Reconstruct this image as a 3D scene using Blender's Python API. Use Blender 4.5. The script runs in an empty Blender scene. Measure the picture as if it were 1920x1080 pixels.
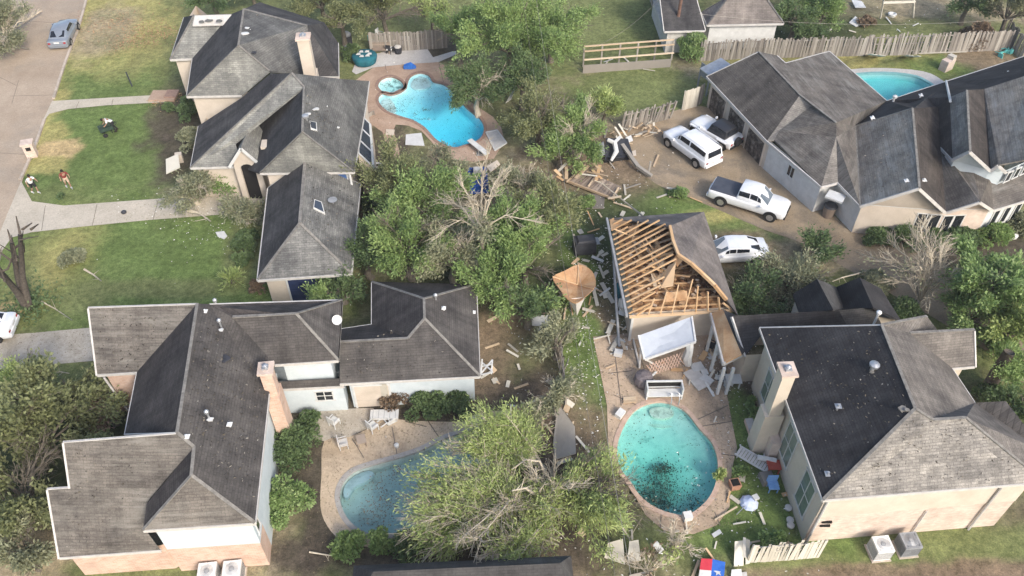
import bpy, math, random
import numpy as np
from mathutils import Vector, Matrix
R = math.radians
random.seed(7); RNG = np.random.default_rng(7)
S = bpy.context.scene
C = S.collection
# ------------------------------------------------------------------ camera, sky, sun
CAM_H, FPX, TILT = 39.0, 1550.0, R(45.5)
cd = bpy.data.cameras.new('camera'); cam = bpy.data.objects.new('camera', cd); C.objects.link(cam)
cd.sensor_width = 36; cd.lens = FPX/1920*36; cd.clip_end = 2000
cam.location = (0, 0, CAM_H); cam.rotation_euler = (R(90)-TILT, 0, 0)
S.camera = cam
SUN_AZ, SUN_EL = R(146), R(36)       # azimuth clockwise from +Y (away from the camera)
sunv = Vector((math.sin(SUN_AZ)*math.cos(SUN_EL), math.cos(SUN_AZ)*math.cos(SUN_EL), math.sin(SUN_EL)))
w = bpy.data.worlds.new('World'); S.world = w; w.use_nodes = True
sky = w.node_tree.nodes.new('ShaderNodeTexSky'); sky.sky_type = 'NISHITA'; sky.sun_disc = False
sky.sun_elevation = SUN_EL; sky.sun_rotation = SUN_AZ; sky.dust_density = 3; sky.air_density = 1.0
bg = w.node_tree.nodes['Background']; bg.inputs[1].default_value = 0.15
w.node_tree.links.new(sky.outputs[0], bg.inputs[0])
sl = bpy.data.lights.new('sun', 'SUN'); sl.energy = 1.5; sl.angle = R(12); sl.color = (1, .95, .87)
so = bpy.data.objects.new('sun', sl); C.objects.link(so)
so.rotation_euler = sunv.to_track_quat('Z', 'Y').to_euler()
S.view_settings.view_transform = 'Standard'; S.view_settings.look = 'None'
S.view_settings.exposure = 0.9
S.render.resolution_x = 1024; S.render.resolution_y = 576
# ------------------------------------------------------------------ helpers
FV = Vector((0, math.cos(TILT), -math.sin(TILT))); UV_ = Vector((0, math.sin(TILT), math.cos(TILT)))
def G(px, py, z=0.0):
    "point at height z seen at this place of the photograph"
    d = FV + Vector((1, 0, 0))*((px-960)/FPX) + UV_*((540-py)/FPX)
    t = (CAM_H-z)/-d.z
    return Vector((d.x*t, d.y*t, z))
def tag(o, label=None, cat=None, group=None, kind=None):
    for k, v in (('label', label), ('category', cat), ('group', group), ('kind', kind)):
        if v: o[k] = v
    return o
def thing(name, label, cat, loc=(0, 0, 0), rz=0, group=None):
    o = bpy.data.objects.new(name, None); C.objects.link(o); o.empty_display_size = .3
    o.location = loc; o.rotation_euler = (0, 0, rz)
    return tag(o, label, cat, group)
def dup(root, loc, rz, label=None, group=None, scale=None):
    r = root.copy(); C.objects.link(r); r.location = loc; r.rotation_euler = (0, 0, rz)
    if scale: r.scale = scale
    if label: r['label'] = label
    if group: r['group'] = group
    for ch in list(root.children):
        c = ch.copy(); C.objects.link(c); c.parent = r
        for g in ch.children:
            d = g.copy(); C.objects.link(d); d.parent = c
    return r
class MB:
    def __init__(s): s.v = []; s.f = []; s.r = []; s.uv = {}
    def face(s, pts, rnd=None):
        i = len(s.v); s.v += [tuple(p) for p in pts]; s.f.append(list(range(i, i+len(pts))))
        s.r.append(random.random() if rnd is None else rnd); return s
    def box(s, c, size, m=None, rz=0, rnd=None, taper=1.0):
        rnd = random.random() if rnd is None else rnd
        M_ = m if m is not None else Matrix.Rotation(rz, 3, 'Z')
        x, y, z = size[0]/2, size[1]/2, size[2]/2; i = len(s.v)
        for dz in (-1, 1):
            t = taper if dz > 0 else 1
            for dx, dy in ((-1, -1), (1, -1), (1, 1), (-1, 1)):
                s.v.append(tuple(Vector(c)+M_ @ Vector((dx*x*t, dy*y*t, dz*z))))
        for q in ((3, 2, 1, 0), (4, 5, 6, 7), (0, 1, 5, 4), (1, 2, 6, 5), (2, 3, 7, 6), (3, 0, 4, 7)):
            s.f.append([i+k for k in q]); s.r.append(rnd)
        return s
    def bar(s, a, b, w, h, rnd=None, up=(0, 0, 1)):
        a, b = Vector(a), Vector(b); d = b-a; L = d.length
        if L < 1e-4: return s
        x = d.normalized(); u = Vector(up)
        if abs(x.dot(u)) > .98: u = Vector((0, 1, 0))
        y = u.cross(x).normalized(); z = x.cross(y)
        m = Matrix((x, y, z)).transposed()
        return s.box((a+b)/2, (L, w, h), m, rnd=rnd)
    def tube(s, pts, rad, n=6, rnd=None, cap=True):
        rnd = random.random() if rnd is None else rnd
        pts = [Vector(p) for p in pts]; i0 = len(s.v); k = len(pts)
        if not hasattr(rad, '__len__'): rad = [rad]*k
        for j, p in enumerate(pts):
            d = (pts[min(j+1, k-1)]-pts[max(j-1, 0)])
            d = d.normalized() if d.length > 1e-6 else Vector((0, 0, 1))
            a = Vector((0, 0, 1)) if abs(d.z) < .9 else Vector((1, 0, 0))
            u = d.cross(a).normalized(); v = d.cross(u)
            for q in range(n):
                t = 2*math.pi*q/n
                s.v.append(tuple(p+(u*math.cos(t)+v*math.sin(t))*rad[j]))
        for j in range(k-1):
            for q in range(n):
                a, b = i0+j*n+q, i0+j*n+(q+1) % n
                s.f.append([a, b, b+n, a+n]); s.r.append(rnd)
        if cap:
            s.f.append([i0+q for q in range(n)]); s.r.append(rnd)
            s.f.append([i0+(k-1)*n+n-1-q for q in range(n)]); s.r.append(rnd)
        return s
    def lathe(s, c, prof, n=16, rnd=None):
        rnd = random.random() if rnd is None else rnd
        i0 = len(s.v); k = len(prof)
        for (r, z) in prof:
            for q in range(n):
                t = 2*math.pi*q/n
                s.v.append((c[0]+r*math.cos(t), c[1]+r*math.sin(t), c[2]+z))
        for j in range(k-1):
            for q in range(n):
                a, b = i0+j*n+q, i0+j*n+(q+1) % n
                s.f.append([a, b, b+n, a+n]); s.r.append(rnd)
        s.f.append([i0+(k-1)*n+q for q in range(n)]); s.r.append(rnd)
        return s
    def slab(s, pts, t, rnd=None):
        "polygon (any plane) given a thickness downwards"
        pts = [Vector(p) for p in pts]; rnd = random.random() if rnd is None else rnd
        lo = [p-Vector((0, 0, t)) for p in pts]; n = len(pts)
        ar = sum((pts[k].x*pts[(k+1) % n].y-pts[(k+1) % n].x*pts[k].y) for k in range(n))
        if ar < 0: pts.reverse(); lo.reverse()
        s.face(pts, rnd); s.face(lo[::-1], rnd)
        for k in range(n):
            j = (k+1) % n; s.face((lo[k], lo[j], pts[j], pts[k]), rnd)
        return s
    def build(s, name, m, parent=None, smooth=False, shingle=False):
        me = bpy.data.meshes.new(name); me.from_pydata(s.v, [], s.f)
        me.materials.append(m)
        ul = me.uv_layers.new(name='rnd'); arr = np.zeros((len(me.loops), 2), np.float32)
        lt = np.array([p.loop_total for p in me.polygons])
        arr[:, 0] = np.repeat(np.array(s.r, np.float32), lt); arr[:, 1] = .5
        ul.data.foreach_set('uv', arr.ravel())
        if shingle:
            u2 = me.uv_layers.new(name='plan')
            for p in me.polygons:
                n = p.normal; h = Vector((-n.y, n.x, 0))
                h = h.normalized() if h.length > 1e-3 else Vector((1, 0, 0)); vv = n.cross(h)
                for li in p.loop_indices:
                    co = me.vertices[me.loops[li].vertex_index].co
                    u2.data[li].uv = (co.dot(h), co.dot(vv))
        if smooth:
            me.polygons.foreach_set('use_smooth', [True]*len(me.polygons))
        o = bpy.data.objects.new(name, me); C.objects.link(o)
        if parent: o.parent = parent
        return o
def spline(pts, n=6, closed=True):
    pts = [Vector(p) for p in pts]; out = []; k = len(pts)
    rng = range(k) if closed else range(k-1)
    for i in rng:
        g = (lambda j: pts[j % k]) if closed else (lambda j: pts[max(0, min(k-1, j))])
        p0, p1, p2, p3 = g(i-1), g(i), g(i+1), g(i+2)
        for q in range(n):
            t = q/n
            out.append(.5*((2*p1)+(p2-p0)*t+(2*p0-5*p1+4*p2-p3)*t*t+(3*p1-p0-3*p2+p3)*t**3))
    if not closed: out.append(pts[-1])
    return out
def offset(poly, d):
    "grow (d>0) or shrink a closed plan polygon"
    n = len(poly); ar = sum(poly[k].x*poly[(k+1) % n].y-poly[(k+1) % n].x*poly[k].y for k in range(n))
    sg = 1 if ar > 0 else -1; out = []
    for k in range(n):
        a, b, c = poly[k-1], poly[k], poly[(k+1) % n]
        e1 = (b-a); e1.z = 0; e2 = (c-b); e2.z = 0
        e1 = e1.normalized(); e2 = e2.normalized()
        n1 = Vector((e1.y, -e1.x, 0))*sg; n2 = Vector((e2.y, -e2.x, 0))*sg
        m = n1+n2; L = m.length_squared
        out.append(b+m*(2*d/L if L > .3 else d))
    return out
def px(pts, z=0): return [G(a, b, z) for a, b in pts]
# ------------------------------------------------------------------ materials
def nodes(name):
    m = bpy.data.materials.new(name); m.use_nodes = True; nt = m.node_tree
    return m, nt, nt.nodes['Principled BSDF'], (lambda t, **k: mk(nt, t, **k))
def mk(nt, t, **k):
    n = nt.nodes.new('ShaderNode'+t)
    for a, b in k.items(): setattr(n, a, b)
    return n
def ramp(nt, fac, cols, pos=None):
    r = mk(nt, 'ValToRGB'); nt.links.new(fac, r.inputs[0]); e = r.color_ramp.elements
    while len(e) < len(cols): e.new(.5)
    for i, c in enumerate(cols):
        e[i].position = pos[i] if pos else i/(len(cols)-1); e[i].color = (*c, 1)
    return r.outputs[0]
def noise(nt, scale, detail=6, rough=.6, vec=None, dist=0):
    n = mk(nt, 'TexNoise'); n.inputs['Scale'].default_value = scale; n.inputs['Detail'].default_value = detail
    n.inputs['Roughness'].default_value = rough; n.inputs['Distortion'].default_value = dist
    if vec is None: vec = mk(nt, 'NewGeometry').outputs['Position']
    nt.links.new(vec, n.inputs['Vector']); return n.outputs[0]
def mixc(nt, fac, a, b, mode='MIX'):
    m = mk(nt, 'Mix'); m.data_type = 'RGBA'; m.blend_type = mode
    for sock, val in ((m.inputs[0], fac), (m.inputs[6], a), (m.inputs[7], b)):
        if isinstance(val, (int, float)): sock.default_value = val
        elif isinstance(val, tuple): sock.default_value = (*val, 1)
        else: nt.links.new(val, sock)
    return m.outputs[2]
def bump(nt, bs, h, strength=.4, dist=.02):
    b = mk(nt, 'Bump'); b.inputs['Strength'].default_value = strength; b.inputs['Distance'].default_value = dist
    nt.links.new(h, b.inputs['Height']); nt.links.new(b.outputs[0], bs.inputs['Normal'])
def mat(name, cols, scale=3, rough=.85, fine=25, spec=.3, metal=0, bmp=.2, pos=None, rndmix=0, vec=None):
    m, nt, bs, _ = nodes(name)
    n1 = noise(nt, scale, 8, .65); n2 = noise(nt, fine, 4, .7)
    a = mk(nt, 'Math', operation='MULTIPLY_ADD'); nt.links.new(n2, a.inputs[0]); a.inputs[1].default_value = .35
    nt.links.new(n1, a.inputs[2])
    s = mk(nt, 'Math', operation='SUBTRACT'); nt.links.new(a.outputs[0], s.inputs[0]); s.inputs[1].default_value = .175
    fac = s.outputs[0]
    if rndmix:
        uv = mk(nt, 'UVMap', uv_map='rnd'); sp = mk(nt, 'SeparateXYZ'); nt.links.new(uv.outputs[0], sp.inputs[0])
        q = mk(nt, 'Mix'); q.inputs[0].default_value = rndmix
        nt.links.new(fac, q.inputs[2]); nt.links.new(sp.outputs[0], q.inputs[3]); fac = q.outputs[0]
    if len(cols) == 1: cols = [tuple(c*.8 for c in cols[0]), tuple(min(1, c*1.15) for c in cols[0])]
    if pos is None and not rndmix: pos = [.3+.4*i/(len(cols)-1) for i in range(len(cols))]
    c = ramp(nt, fac, cols, pos); nt.links.new(c, bs.inputs['Base Color'])
    bs.inputs['Roughness'].default_value = rough; bs.inputs['Specular IOR Level'].default_value = spec
    bs.inputs['Metallic'].default_value = metal
    if bmp: bump(nt, bs, n2, bmp, .02)
    return m
def shingles(name, dark, light, stain=None, stain_amt=.5, stain_scale=.35):
    if name != 'weathered_shingles': dark = (dark[0]*.96, dark[1], dark[2]*1.06); light = (light[0]*.96, light[1], light[2]*1.06)
    m, nt, bs, _ = nodes(name)
    uv = mk(nt, 'UVMap', uv_map='plan').outputs[0]
    b = mk(nt, 'TexBrick'); b.offset = .5; nt.links.new(uv, b.inputs['Vector'])
    b.inputs['Scale'].default_value = 1; b.inputs['Brick Width'].default_value = .33; b.inputs['Row Height'].default_value = .145
    b.inputs['Mortar Size'].default_value = .014; b.inputs['Mortar Smooth'].default_value = .3
    b.inputs['Color1'].default_value = (*dark, 1); b.inputs['Color2'].default_value = (*light, 1)
    b.inputs['Mortar'].default_value = (*[c*.45 for c in dark], 1)
    big = noise(nt, .5, 6, .6, uv); fine = noise(nt, 14, 5, .75, uv)
    mp = mk(nt, 'Mapping'); mp.inputs['Scale'].default_value = (.9, .12, 1); nt.links.new(uv, mp.inputs[0])
    streak = noise(nt, 1.5, 6, .65, mp.outputs[0])
    mp2 = mk(nt, 'Mapping'); mp2.inputs['Scale'].default_value = (.15, 2.2, 1); nt.links.new(uv, mp2.inputs[0])
    rows = noise(nt, 1.6, 5, .7, mp2.outputs[0])
    c = b.outputs[0]
    c = mixc(nt, ramp(nt, fine, [(0, 0, 0), (1, 1, 1)], [.35, .7]), c, light, 'MIX') if False else mixc(nt, .55, c, ramp(nt, fine, [dark, light], [.36, .64]))
    c = mixc(nt, .8, c, ramp(nt, big, [(.55, .55, .57), (1.4, 1.38, 1.33)], [.33, .67]), 'MULTIPLY')
    c = mixc(nt, .7, c, ramp(nt, streak, [(.6, .6, .6), (1.35, 1.35, 1.33)], [.32, .68]), 'MULTIPLY')
    c = mixc(nt, .4, c, ramp(nt, rows, [(.65, .65, .65), (1.35, 1.35, 1.32)], [.35, .65]), 'MULTIPLY')
    if stain:
        mp3 = mk(nt, 'Mapping'); mp3.inputs['Scale'].default_value = (.55, 1.5, 1); nt.links.new(uv, mp3.inputs[0]); sn = noise(nt, stain_scale, 10, .78, mp3.outputs[0], .3)
        f = ramp(nt, sn, [(0, 0, 0), (1, 1, 1)], [.5-.25*stain_amt, .62])
        f2 = mk(nt, 'Math', operation='MULTIPLY'); nt.links.new(f, f2.inputs[0]); nt.links.new(ramp(nt, rows, [(.2,.2,.2),(1,1,1)], [.4,.6]), f2.inputs[1]); f = f2.outputs[0]
        c = mixc(nt, f, c, mixc(nt, fine, tuple(k*.75 for k in stain), tuple(k*1.25 for k in stain)))
    nt.links.new(c, bs.inputs['Base Color']); bs.inputs['Roughness'].default_value = .9
    bs.inputs['Specular IOR Level'].default_value = .15
    bump(nt, bs, fine, .5, .02)
    return m
M = {}
M['sh_grey'] = shingles('grey_shingles', (0.103, 0.1, 0.0931), (0.2369, 0.226, 0.2042))
M['sh_tl'] = shingles('pale_grey_shingles', (0.1648, 0.16, 0.1425), (0.3399, 0.325, 0.285), (.10, .10, .098), .15)
M['sh_bl'] = shingles('stained_brown_shingles', (0.081, 0.069, 0.0589), (0.1836, 0.158, 0.1334), (.22, .205, .18), .3)
M['sh_bl2'] = shingles('plain_brown_shingles', (0.081, 0.072, 0.0644), (0.162, 0.145, 0.127))
M['sh_br'] = shingles('charcoal_shingles', (0.1404, 0.127, 0.1122), (0.3564, 0.32, 0.276))
M['sh_brd'] = shingles('dark_charcoal_shingles', (0.054, 0.05, 0.0478), (0.0864, 0.08, 0.0764))
M['sh_tr'] = shingles('weathered_shingles', (0.1836, 0.163, 0.138), (0.324, 0.287, 0.2438), (.34, .33, .30), .2, .45)
M['sh_gar'] = shingles('brown_grey_shingles', (0.1512, 0.128, 0.1122), (0.2268, 0.195, 0.173))
M['sh_bre'] = shingles('grey_brown_shingles', (0.1134, 0.1, 0.0883), (0.2052, 0.18, 0.1564))
M['sh_bre2'] = shingles('dull_grey_shingles', (0.0756, 0.07, 0.0644), (0.1296, 0.12, 0.1104))
M['sh_tle'] = shingles('medium_grey_shingles', (0.0876, 0.085, 0.0798), (0.1597, 0.153, 0.1406))
M['sh_ble'] = shingles('brown_grey_plain_shingles', (0.067, 0.06, 0.0552), (0.108, 0.096, 0.0865))
M['sh_trn'] = shingles('medium_brown_grey_shingles', (0.108, 0.094, 0.081), (0.1728, 0.15, 0.1288), (.22, .21, .19), .12, .5)
M['sh_tr2'] = shingles('light_brown_grey_shingles', (0.162, 0.145, 0.1242), (0.2808, 0.25, 0.2162))
M['dk_tr2'] = shingles('blackish_brown_shingles', (0.0486, 0.041, 0.0359), (0.081, 0.068, 0.0589))
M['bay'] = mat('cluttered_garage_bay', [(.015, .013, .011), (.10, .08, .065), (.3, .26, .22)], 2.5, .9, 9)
M['dk_grey'] = shingles('dark_grey_shingles', (0.0486, 0.045, 0.0442), (0.0918, 0.085, 0.081))  # darker shingle tones, mainly for west and north slopes
M['dk_black'] = shingles('black_shingles', (0.0389, 0.036, 0.0359), (0.0562, 0.052, 0.0515))
M['dk_brown'] = shingles('dark_brown_shingles', (0.0486, 0.042, 0.0386), (0.081, 0.07, 0.0644))
M['dk_tr'] = shingles('brown_black_shingles', (0.081, 0.07, 0.0598), (0.135, 0.116, 0.0994))
M['cap'] = mat('ridge_cap_shingle', [(.12, .112, .10), (.27, .255, .23)], 4, .9)
M['cap_dark'] = mat('dark_ridge_cap', [(.07, .068, .066), (.2, .19, .18)], 5, .9)
M['white'] = mat('white_paint', [(.52, .52, .50), (.66, .66, .64)], 2, .6, 30)
M['trim'] = mat('off_white_trim', [(.44, .42, .39), (.60, .575, .54)], 3, .6)
M['siding'] = mat('white_siding', [(.48, .54, .56), (.60, .65, .67)], 1.2, .65, 9)
M['cream'] = mat('cream_wall', [(.50, .43, .35), (.62, .54, .45)], 1, .85, 12)
M['tan'] = mat('tan_wall', [(.50, .43, .34), (.60, .52, .42)], .8, .85, 12)
def brick(name, a, b, mort, sc=1.0):
    m, nt, bs, _ = nodes(name)
    g = mk(nt, 'NewGeometry'); sp = mk(nt, 'SeparateXYZ'); nt.links.new(g.outputs['Position'], sp.inputs[0])
    ad = mk(nt, 'Math', operation='ADD'); nt.links.new(sp.outputs[0], ad.inputs[0]); nt.links.new(sp.outputs[1], ad.inputs[1])
    cb = mk(nt, 'CombineXYZ'); nt.links.new(ad.outputs[0], cb.inputs[0]); nt.links.new(sp.outputs[2], cb.inputs[1])
    t = mk(nt, 'TexBrick'); nt.links.new(cb.outputs[0], t.inputs[0]); t.inputs['Scale'].default_value = 1
    t.inputs['Brick Width'].default_value = .26*sc; t.inputs['Row Height'].default_value = .09*sc; t.inputs['Mortar Size'].default_value = .008
    t.inputs['Color1'].default_value = (*a, 1); t.inputs['Color2'].default_value = (*b, 1); t.inputs['Mortar'].default_value = (*mort, 1)
    n = noise(nt, 1.2, 7, .65)
    c = mixc(nt, .6, t.outputs[0], ramp(nt, n, [(.7, .68, .66), (1.2, 1.2, 1.2)], [.34, .66]), 'MULTIPLY')
    nt.links.new(c, bs.inputs['Base Color']); bs.inputs['Roughness'].default_value = .9
    return m
M['brick_pink'] = brick('pink_brick', (.52, .33, .24), (.60, .43, .33), (.55, .48, .42))
M['brick_pale'] = brick('pale_pink_brick', (.56, .44, .36), (.62, .50, .42), (.55, .50, .44))
M['brick_cream'] = brick('cream_brick', (.52, .40, .33), (.62, .51, .43), (.56, .49, .42))
M['glass'] = mat('window_glass', [(.012, .014, .017), (.03, .034, .04)], .8, .06, 5, .5, bmp=0)
M['glass_g'] = mat('green_window_glass', [(.10, .14, .11), (.2, .25, .2)], .6, .12, 5, .5, bmp=0)
M['skylight'] = mat('skylight_glass', [(.035, .045, .065), (.06, .07, .09)], .8, .1, 5, .5, bmp=0)
M['blue_door'] = mat('blue_paint', [(.05, .10, .24), (.08, .15, .33)], 1.5, .5)
M['navy_door'] = mat('navy_paint', [(.015, .025, .07), (.03, .045, .11)], 1.5, .5)
M['dark'] = mat('dark_opening', [(.008, .007, .006), (.02, .018, .016)], 2, .9)
M['metal'] = mat('galvanised_metal', [(.35, .36, .37), (.55, .56, .57)], 3, .4, metal=.6)
M['whitemetal'] = mat('white_enamel', [(.62, .62, .6), (.8, .8, .78)], 4, .4)
M['grey'] = mat('grey_plastic', [(.22, .23, .24), (.34, .35, .36)], 3, .6)
M['charcoal'] = mat('charcoal_plastic', [(.025, .026, .03), (.055, .056, .065)], 3, .6)
M['lumber'] = mat('fresh_lumber', [(.44, .26, .125), (.58, .38, .205), (.68, .50, .32)], 3, .8, 25, rndmix=.6)
M['lumber2'] = mat('aged_lumber', [(.30, .20, .12), (.55, .42, .28), (.70, .58, .42)], 3, .8, 25, rndmix=.6)
M['ply'] = mat('orange_plywood', [(.38, .20, .09), (.52, .31, .16), (.60, .42, .25)], .9, .8, 14)
M['attic'] = mat('attic_insulation', [(.05, .025, .012), (.22, .11, .05), (.42, .25, .12), (.60, .42, .24)], 2.2, .95, 10, bmp=.8)
M['fence'] = mat('weathered_fence_boards', [(.13, .115, .10), (.26, .235, .205), (.42, .39, .34)], 2, .9, 20, rndmix=.7)
M['fence_l'] = mat('pale_fence_boards', [(.36, .33, .27), (.55, .51, .43), (.68, .65, .56)], 2, .9, 20, rndmix=.6)
M['bark'] = mat('grey_bark', [(.10, .085, .065), (.22, .19, .15)], 6, .95, 30, bmp=.6)
M['bark_pale'] = mat('stripped_pale_bark', [(.36, .31, .23), (.56, .50, .40)], 5, .9, 30)
M['bark_dark'] = mat('dark_bark', [(.05, .04, .032), (.13, .11, .09)], 6, .95, 30, bmp=.6)
def leafmat(name, cols, trans=.35):
    m = mat(name, cols, .9, .6, 6, .35, bmp=0, rndmix=.65)
    nt = m.node_tree; bs = nt.nodes['Principled BSDF']; out = nt.nodes['Material Output']
    t = mk(nt, 'BsdfTranslucent'); a = mk(nt, 'MixShader'); a.inputs[0].default_value = trans
    src = bs.inputs['Base Color'].links[0].from_socket
    nt.links.new(src, t.inputs[0]); nt.links.new(bs.outputs[0], a.inputs[1]); nt.links.new(t.outputs[0], a.inputs[2])
    nt.links.new(a.outputs[0], out.inputs[0]); return m
M['lf_mid'] = leafmat('mid_green_leaves', [(0.122, 0.198, 0.063), (0.25, 0.352, 0.121), (0.451, 0.55, 0.221)])
M['lf_dark'] = leafmat('dark_green_leaves', [(0.066, 0.114, 0.05), (0.138, 0.204, 0.085), (0.253, 0.336, 0.14)])
M['lf_olive'] = leafmat('olive_leaves', [(0.125, 0.142, 0.067), (0.24, 0.263, 0.119), (0.42, 0.43, 0.237)])
M['lf_lime'] = leafmat('lime_leaves', [(0.213, 0.276, 0.085), (0.392, 0.471, 0.171), (0.616, 0.667, 0.304)])
M['lf_bright'] = leafmat('bright_green_leaves', [(.12, .20, .06), (.25, .36, .13), (.45, .52, .26)])
M['lf_grey'] = leafmat('grey_green_leaves', [(0.158, 0.179, 0.106), (0.299, 0.312, 0.193), (0.504, 0.499, 0.319)])
M['lf_brown'] = leafmat('brown_leaves', [(.10, .07, .045), (.2, .14, .09), (.34, .27, .18)], .15)
M['lf_pink'] = leafmat('pinkish_bracts', [(.30, .20, .15), (.48, .35, .28), (.62, .5, .42)], .3)
M['asph'] = mat('asphalt', [(.05, .05, .05), (.09, .09, .09)], 2)
# ------------------------------------------------------------------ pools and decks (outlines)
P_TL = [(750,172),(762,165),(768,146),(785,137),(803,141),(812,153),(830,158),(845,168),(858,183),(872,200),(887,213),(900,223),(907,238),(904,255),(891,266),(872,272),(853,277),(835,272),(818,262),(805,248),(795,238),(775,226),(750,218),(727,209),(713,196),(710,183),(718,175),(735,178)]
P_BL = [(637,932),(644,905),(664,885),(700,872),(745,860),(790,845),(830,825),(868,812),(905,806),(930,822),(925,850),(900,880),(862,905),(832,935),(810,965),(785,987),(745,999),(705,1003),(670,990),(647,965)]
P_MR = [(1163,815),(1183,778),(1208,760),(1240,754),(1270,762),(1290,777),(1310,803),(1334,830),(1345,862),(1343,900),(1330,932),(1308,955),(1285,966),(1255,962),(1225,950),(1200,930),(1183,905),(1163,878),(1157,848)]
P_TR = [(1570,150),(1605,141),(1660,138),(1710,143),(1733,152),(1747,163),(1738,182),(1700,215),(1640,235),(1590,220),(1565,180)]
SPA = [(709,160),(716,149),(733,144),(750,151),(757,162),(748,172),(732,176),(716,171)]
def outline(p, n=4): return spline(px(p), n)
WAT = {k: outline(v) for k, v in (('tl', P_TL), ('bl', P_BL), ('mr', P_MR), ('tr', P_TR), ('spa', SPA))}
import bmesh
def holed(name, outer, holes, z, m, kind='structure'):
    bm = bmesh.new(); ed = []
    for loop in [outer]+holes:
        vs = [bm.verts.new((p.x, p.y, z)) for p in loop]
        ed += [bm.edges.new((vs[i], vs[(i+1) % len(vs)])) for i in range(len(vs))]
    bmesh.ops.triangle_fill(bm, use_beauty=True, edges=ed, normal=(0, 0, 1))
    for f in bm.faces:
        if f.normal.z < 0: f.normal_flip()
    me = bpy.data.meshes.new(name); bm.to_mesh(me); bm.free(); me.materials.append(m)
    o = bpy.data.objects.new(name, me); C.objects.link(o); tag(o, kind=kind); return o
# ------------------------------------------------------------------ ground: one sheet to the horizon, soil and turf colours by place
def vnoise(X, Y, scale, octs=5, seed=1, pers=.55):
    "fractal value noise on arrays of plan coordinates, 0..1"
    r = np.random.default_rng(seed); out = np.zeros(X.shape); amp = 1; tot = 0
    for o in range(octs):
        g = r.random((256, 256)); f = scale*(2**o); x = X*f+17.3*o; y = Y*f+5.7*o
        xi = np.floor(x).astype(int); yi = np.floor(y).astype(int); fx = x-xi; fy = y-yi
        fx = fx*fx*(3-2*fx); fy = fy*fy*(3-2*fy)
        a = g[xi % 256, yi % 256]; b = g[(xi+1) % 256, yi % 256]; c = g[xi % 256, (yi+1) % 256]; d = g[(xi+1) % 256, (yi+1) % 256]
        out += amp*((a*(1-fx)+b*fx)*(1-fy)+(c*(1-fx)+d*fx)*fy); tot += amp; amp *= pers
    return out/tot
def inside(X, Y, poly):
    res = np.zeros(X.shape, bool); n = len(poly)
    for i in range(n):
        a, b = poly[i], poly[(i+1) % n]
        if a.y == b.y: continue
        c = ((a.y > Y) != (b.y > Y)) & (X < (b.x-a.x)*(Y-a.y)/(b.y-a.y)+a.x)
        res ^= c
    return res
def lerp3(t, cols):
    t = np.clip(t, 0, 1)[..., None]*(len(cols)-1); out = np.zeros(t.shape[:-1]+(3,))
    for i in range(len(cols)-1):
        w_ = np.clip(t-i, 0, 1) if i else np.clip(t, 0, 1)
        out = out*(1-w_)+np.array(cols[i+1])*w_ if i else np.array(cols[0])*(1-w_)+np.array(cols[1])*w_
    return out
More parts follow.
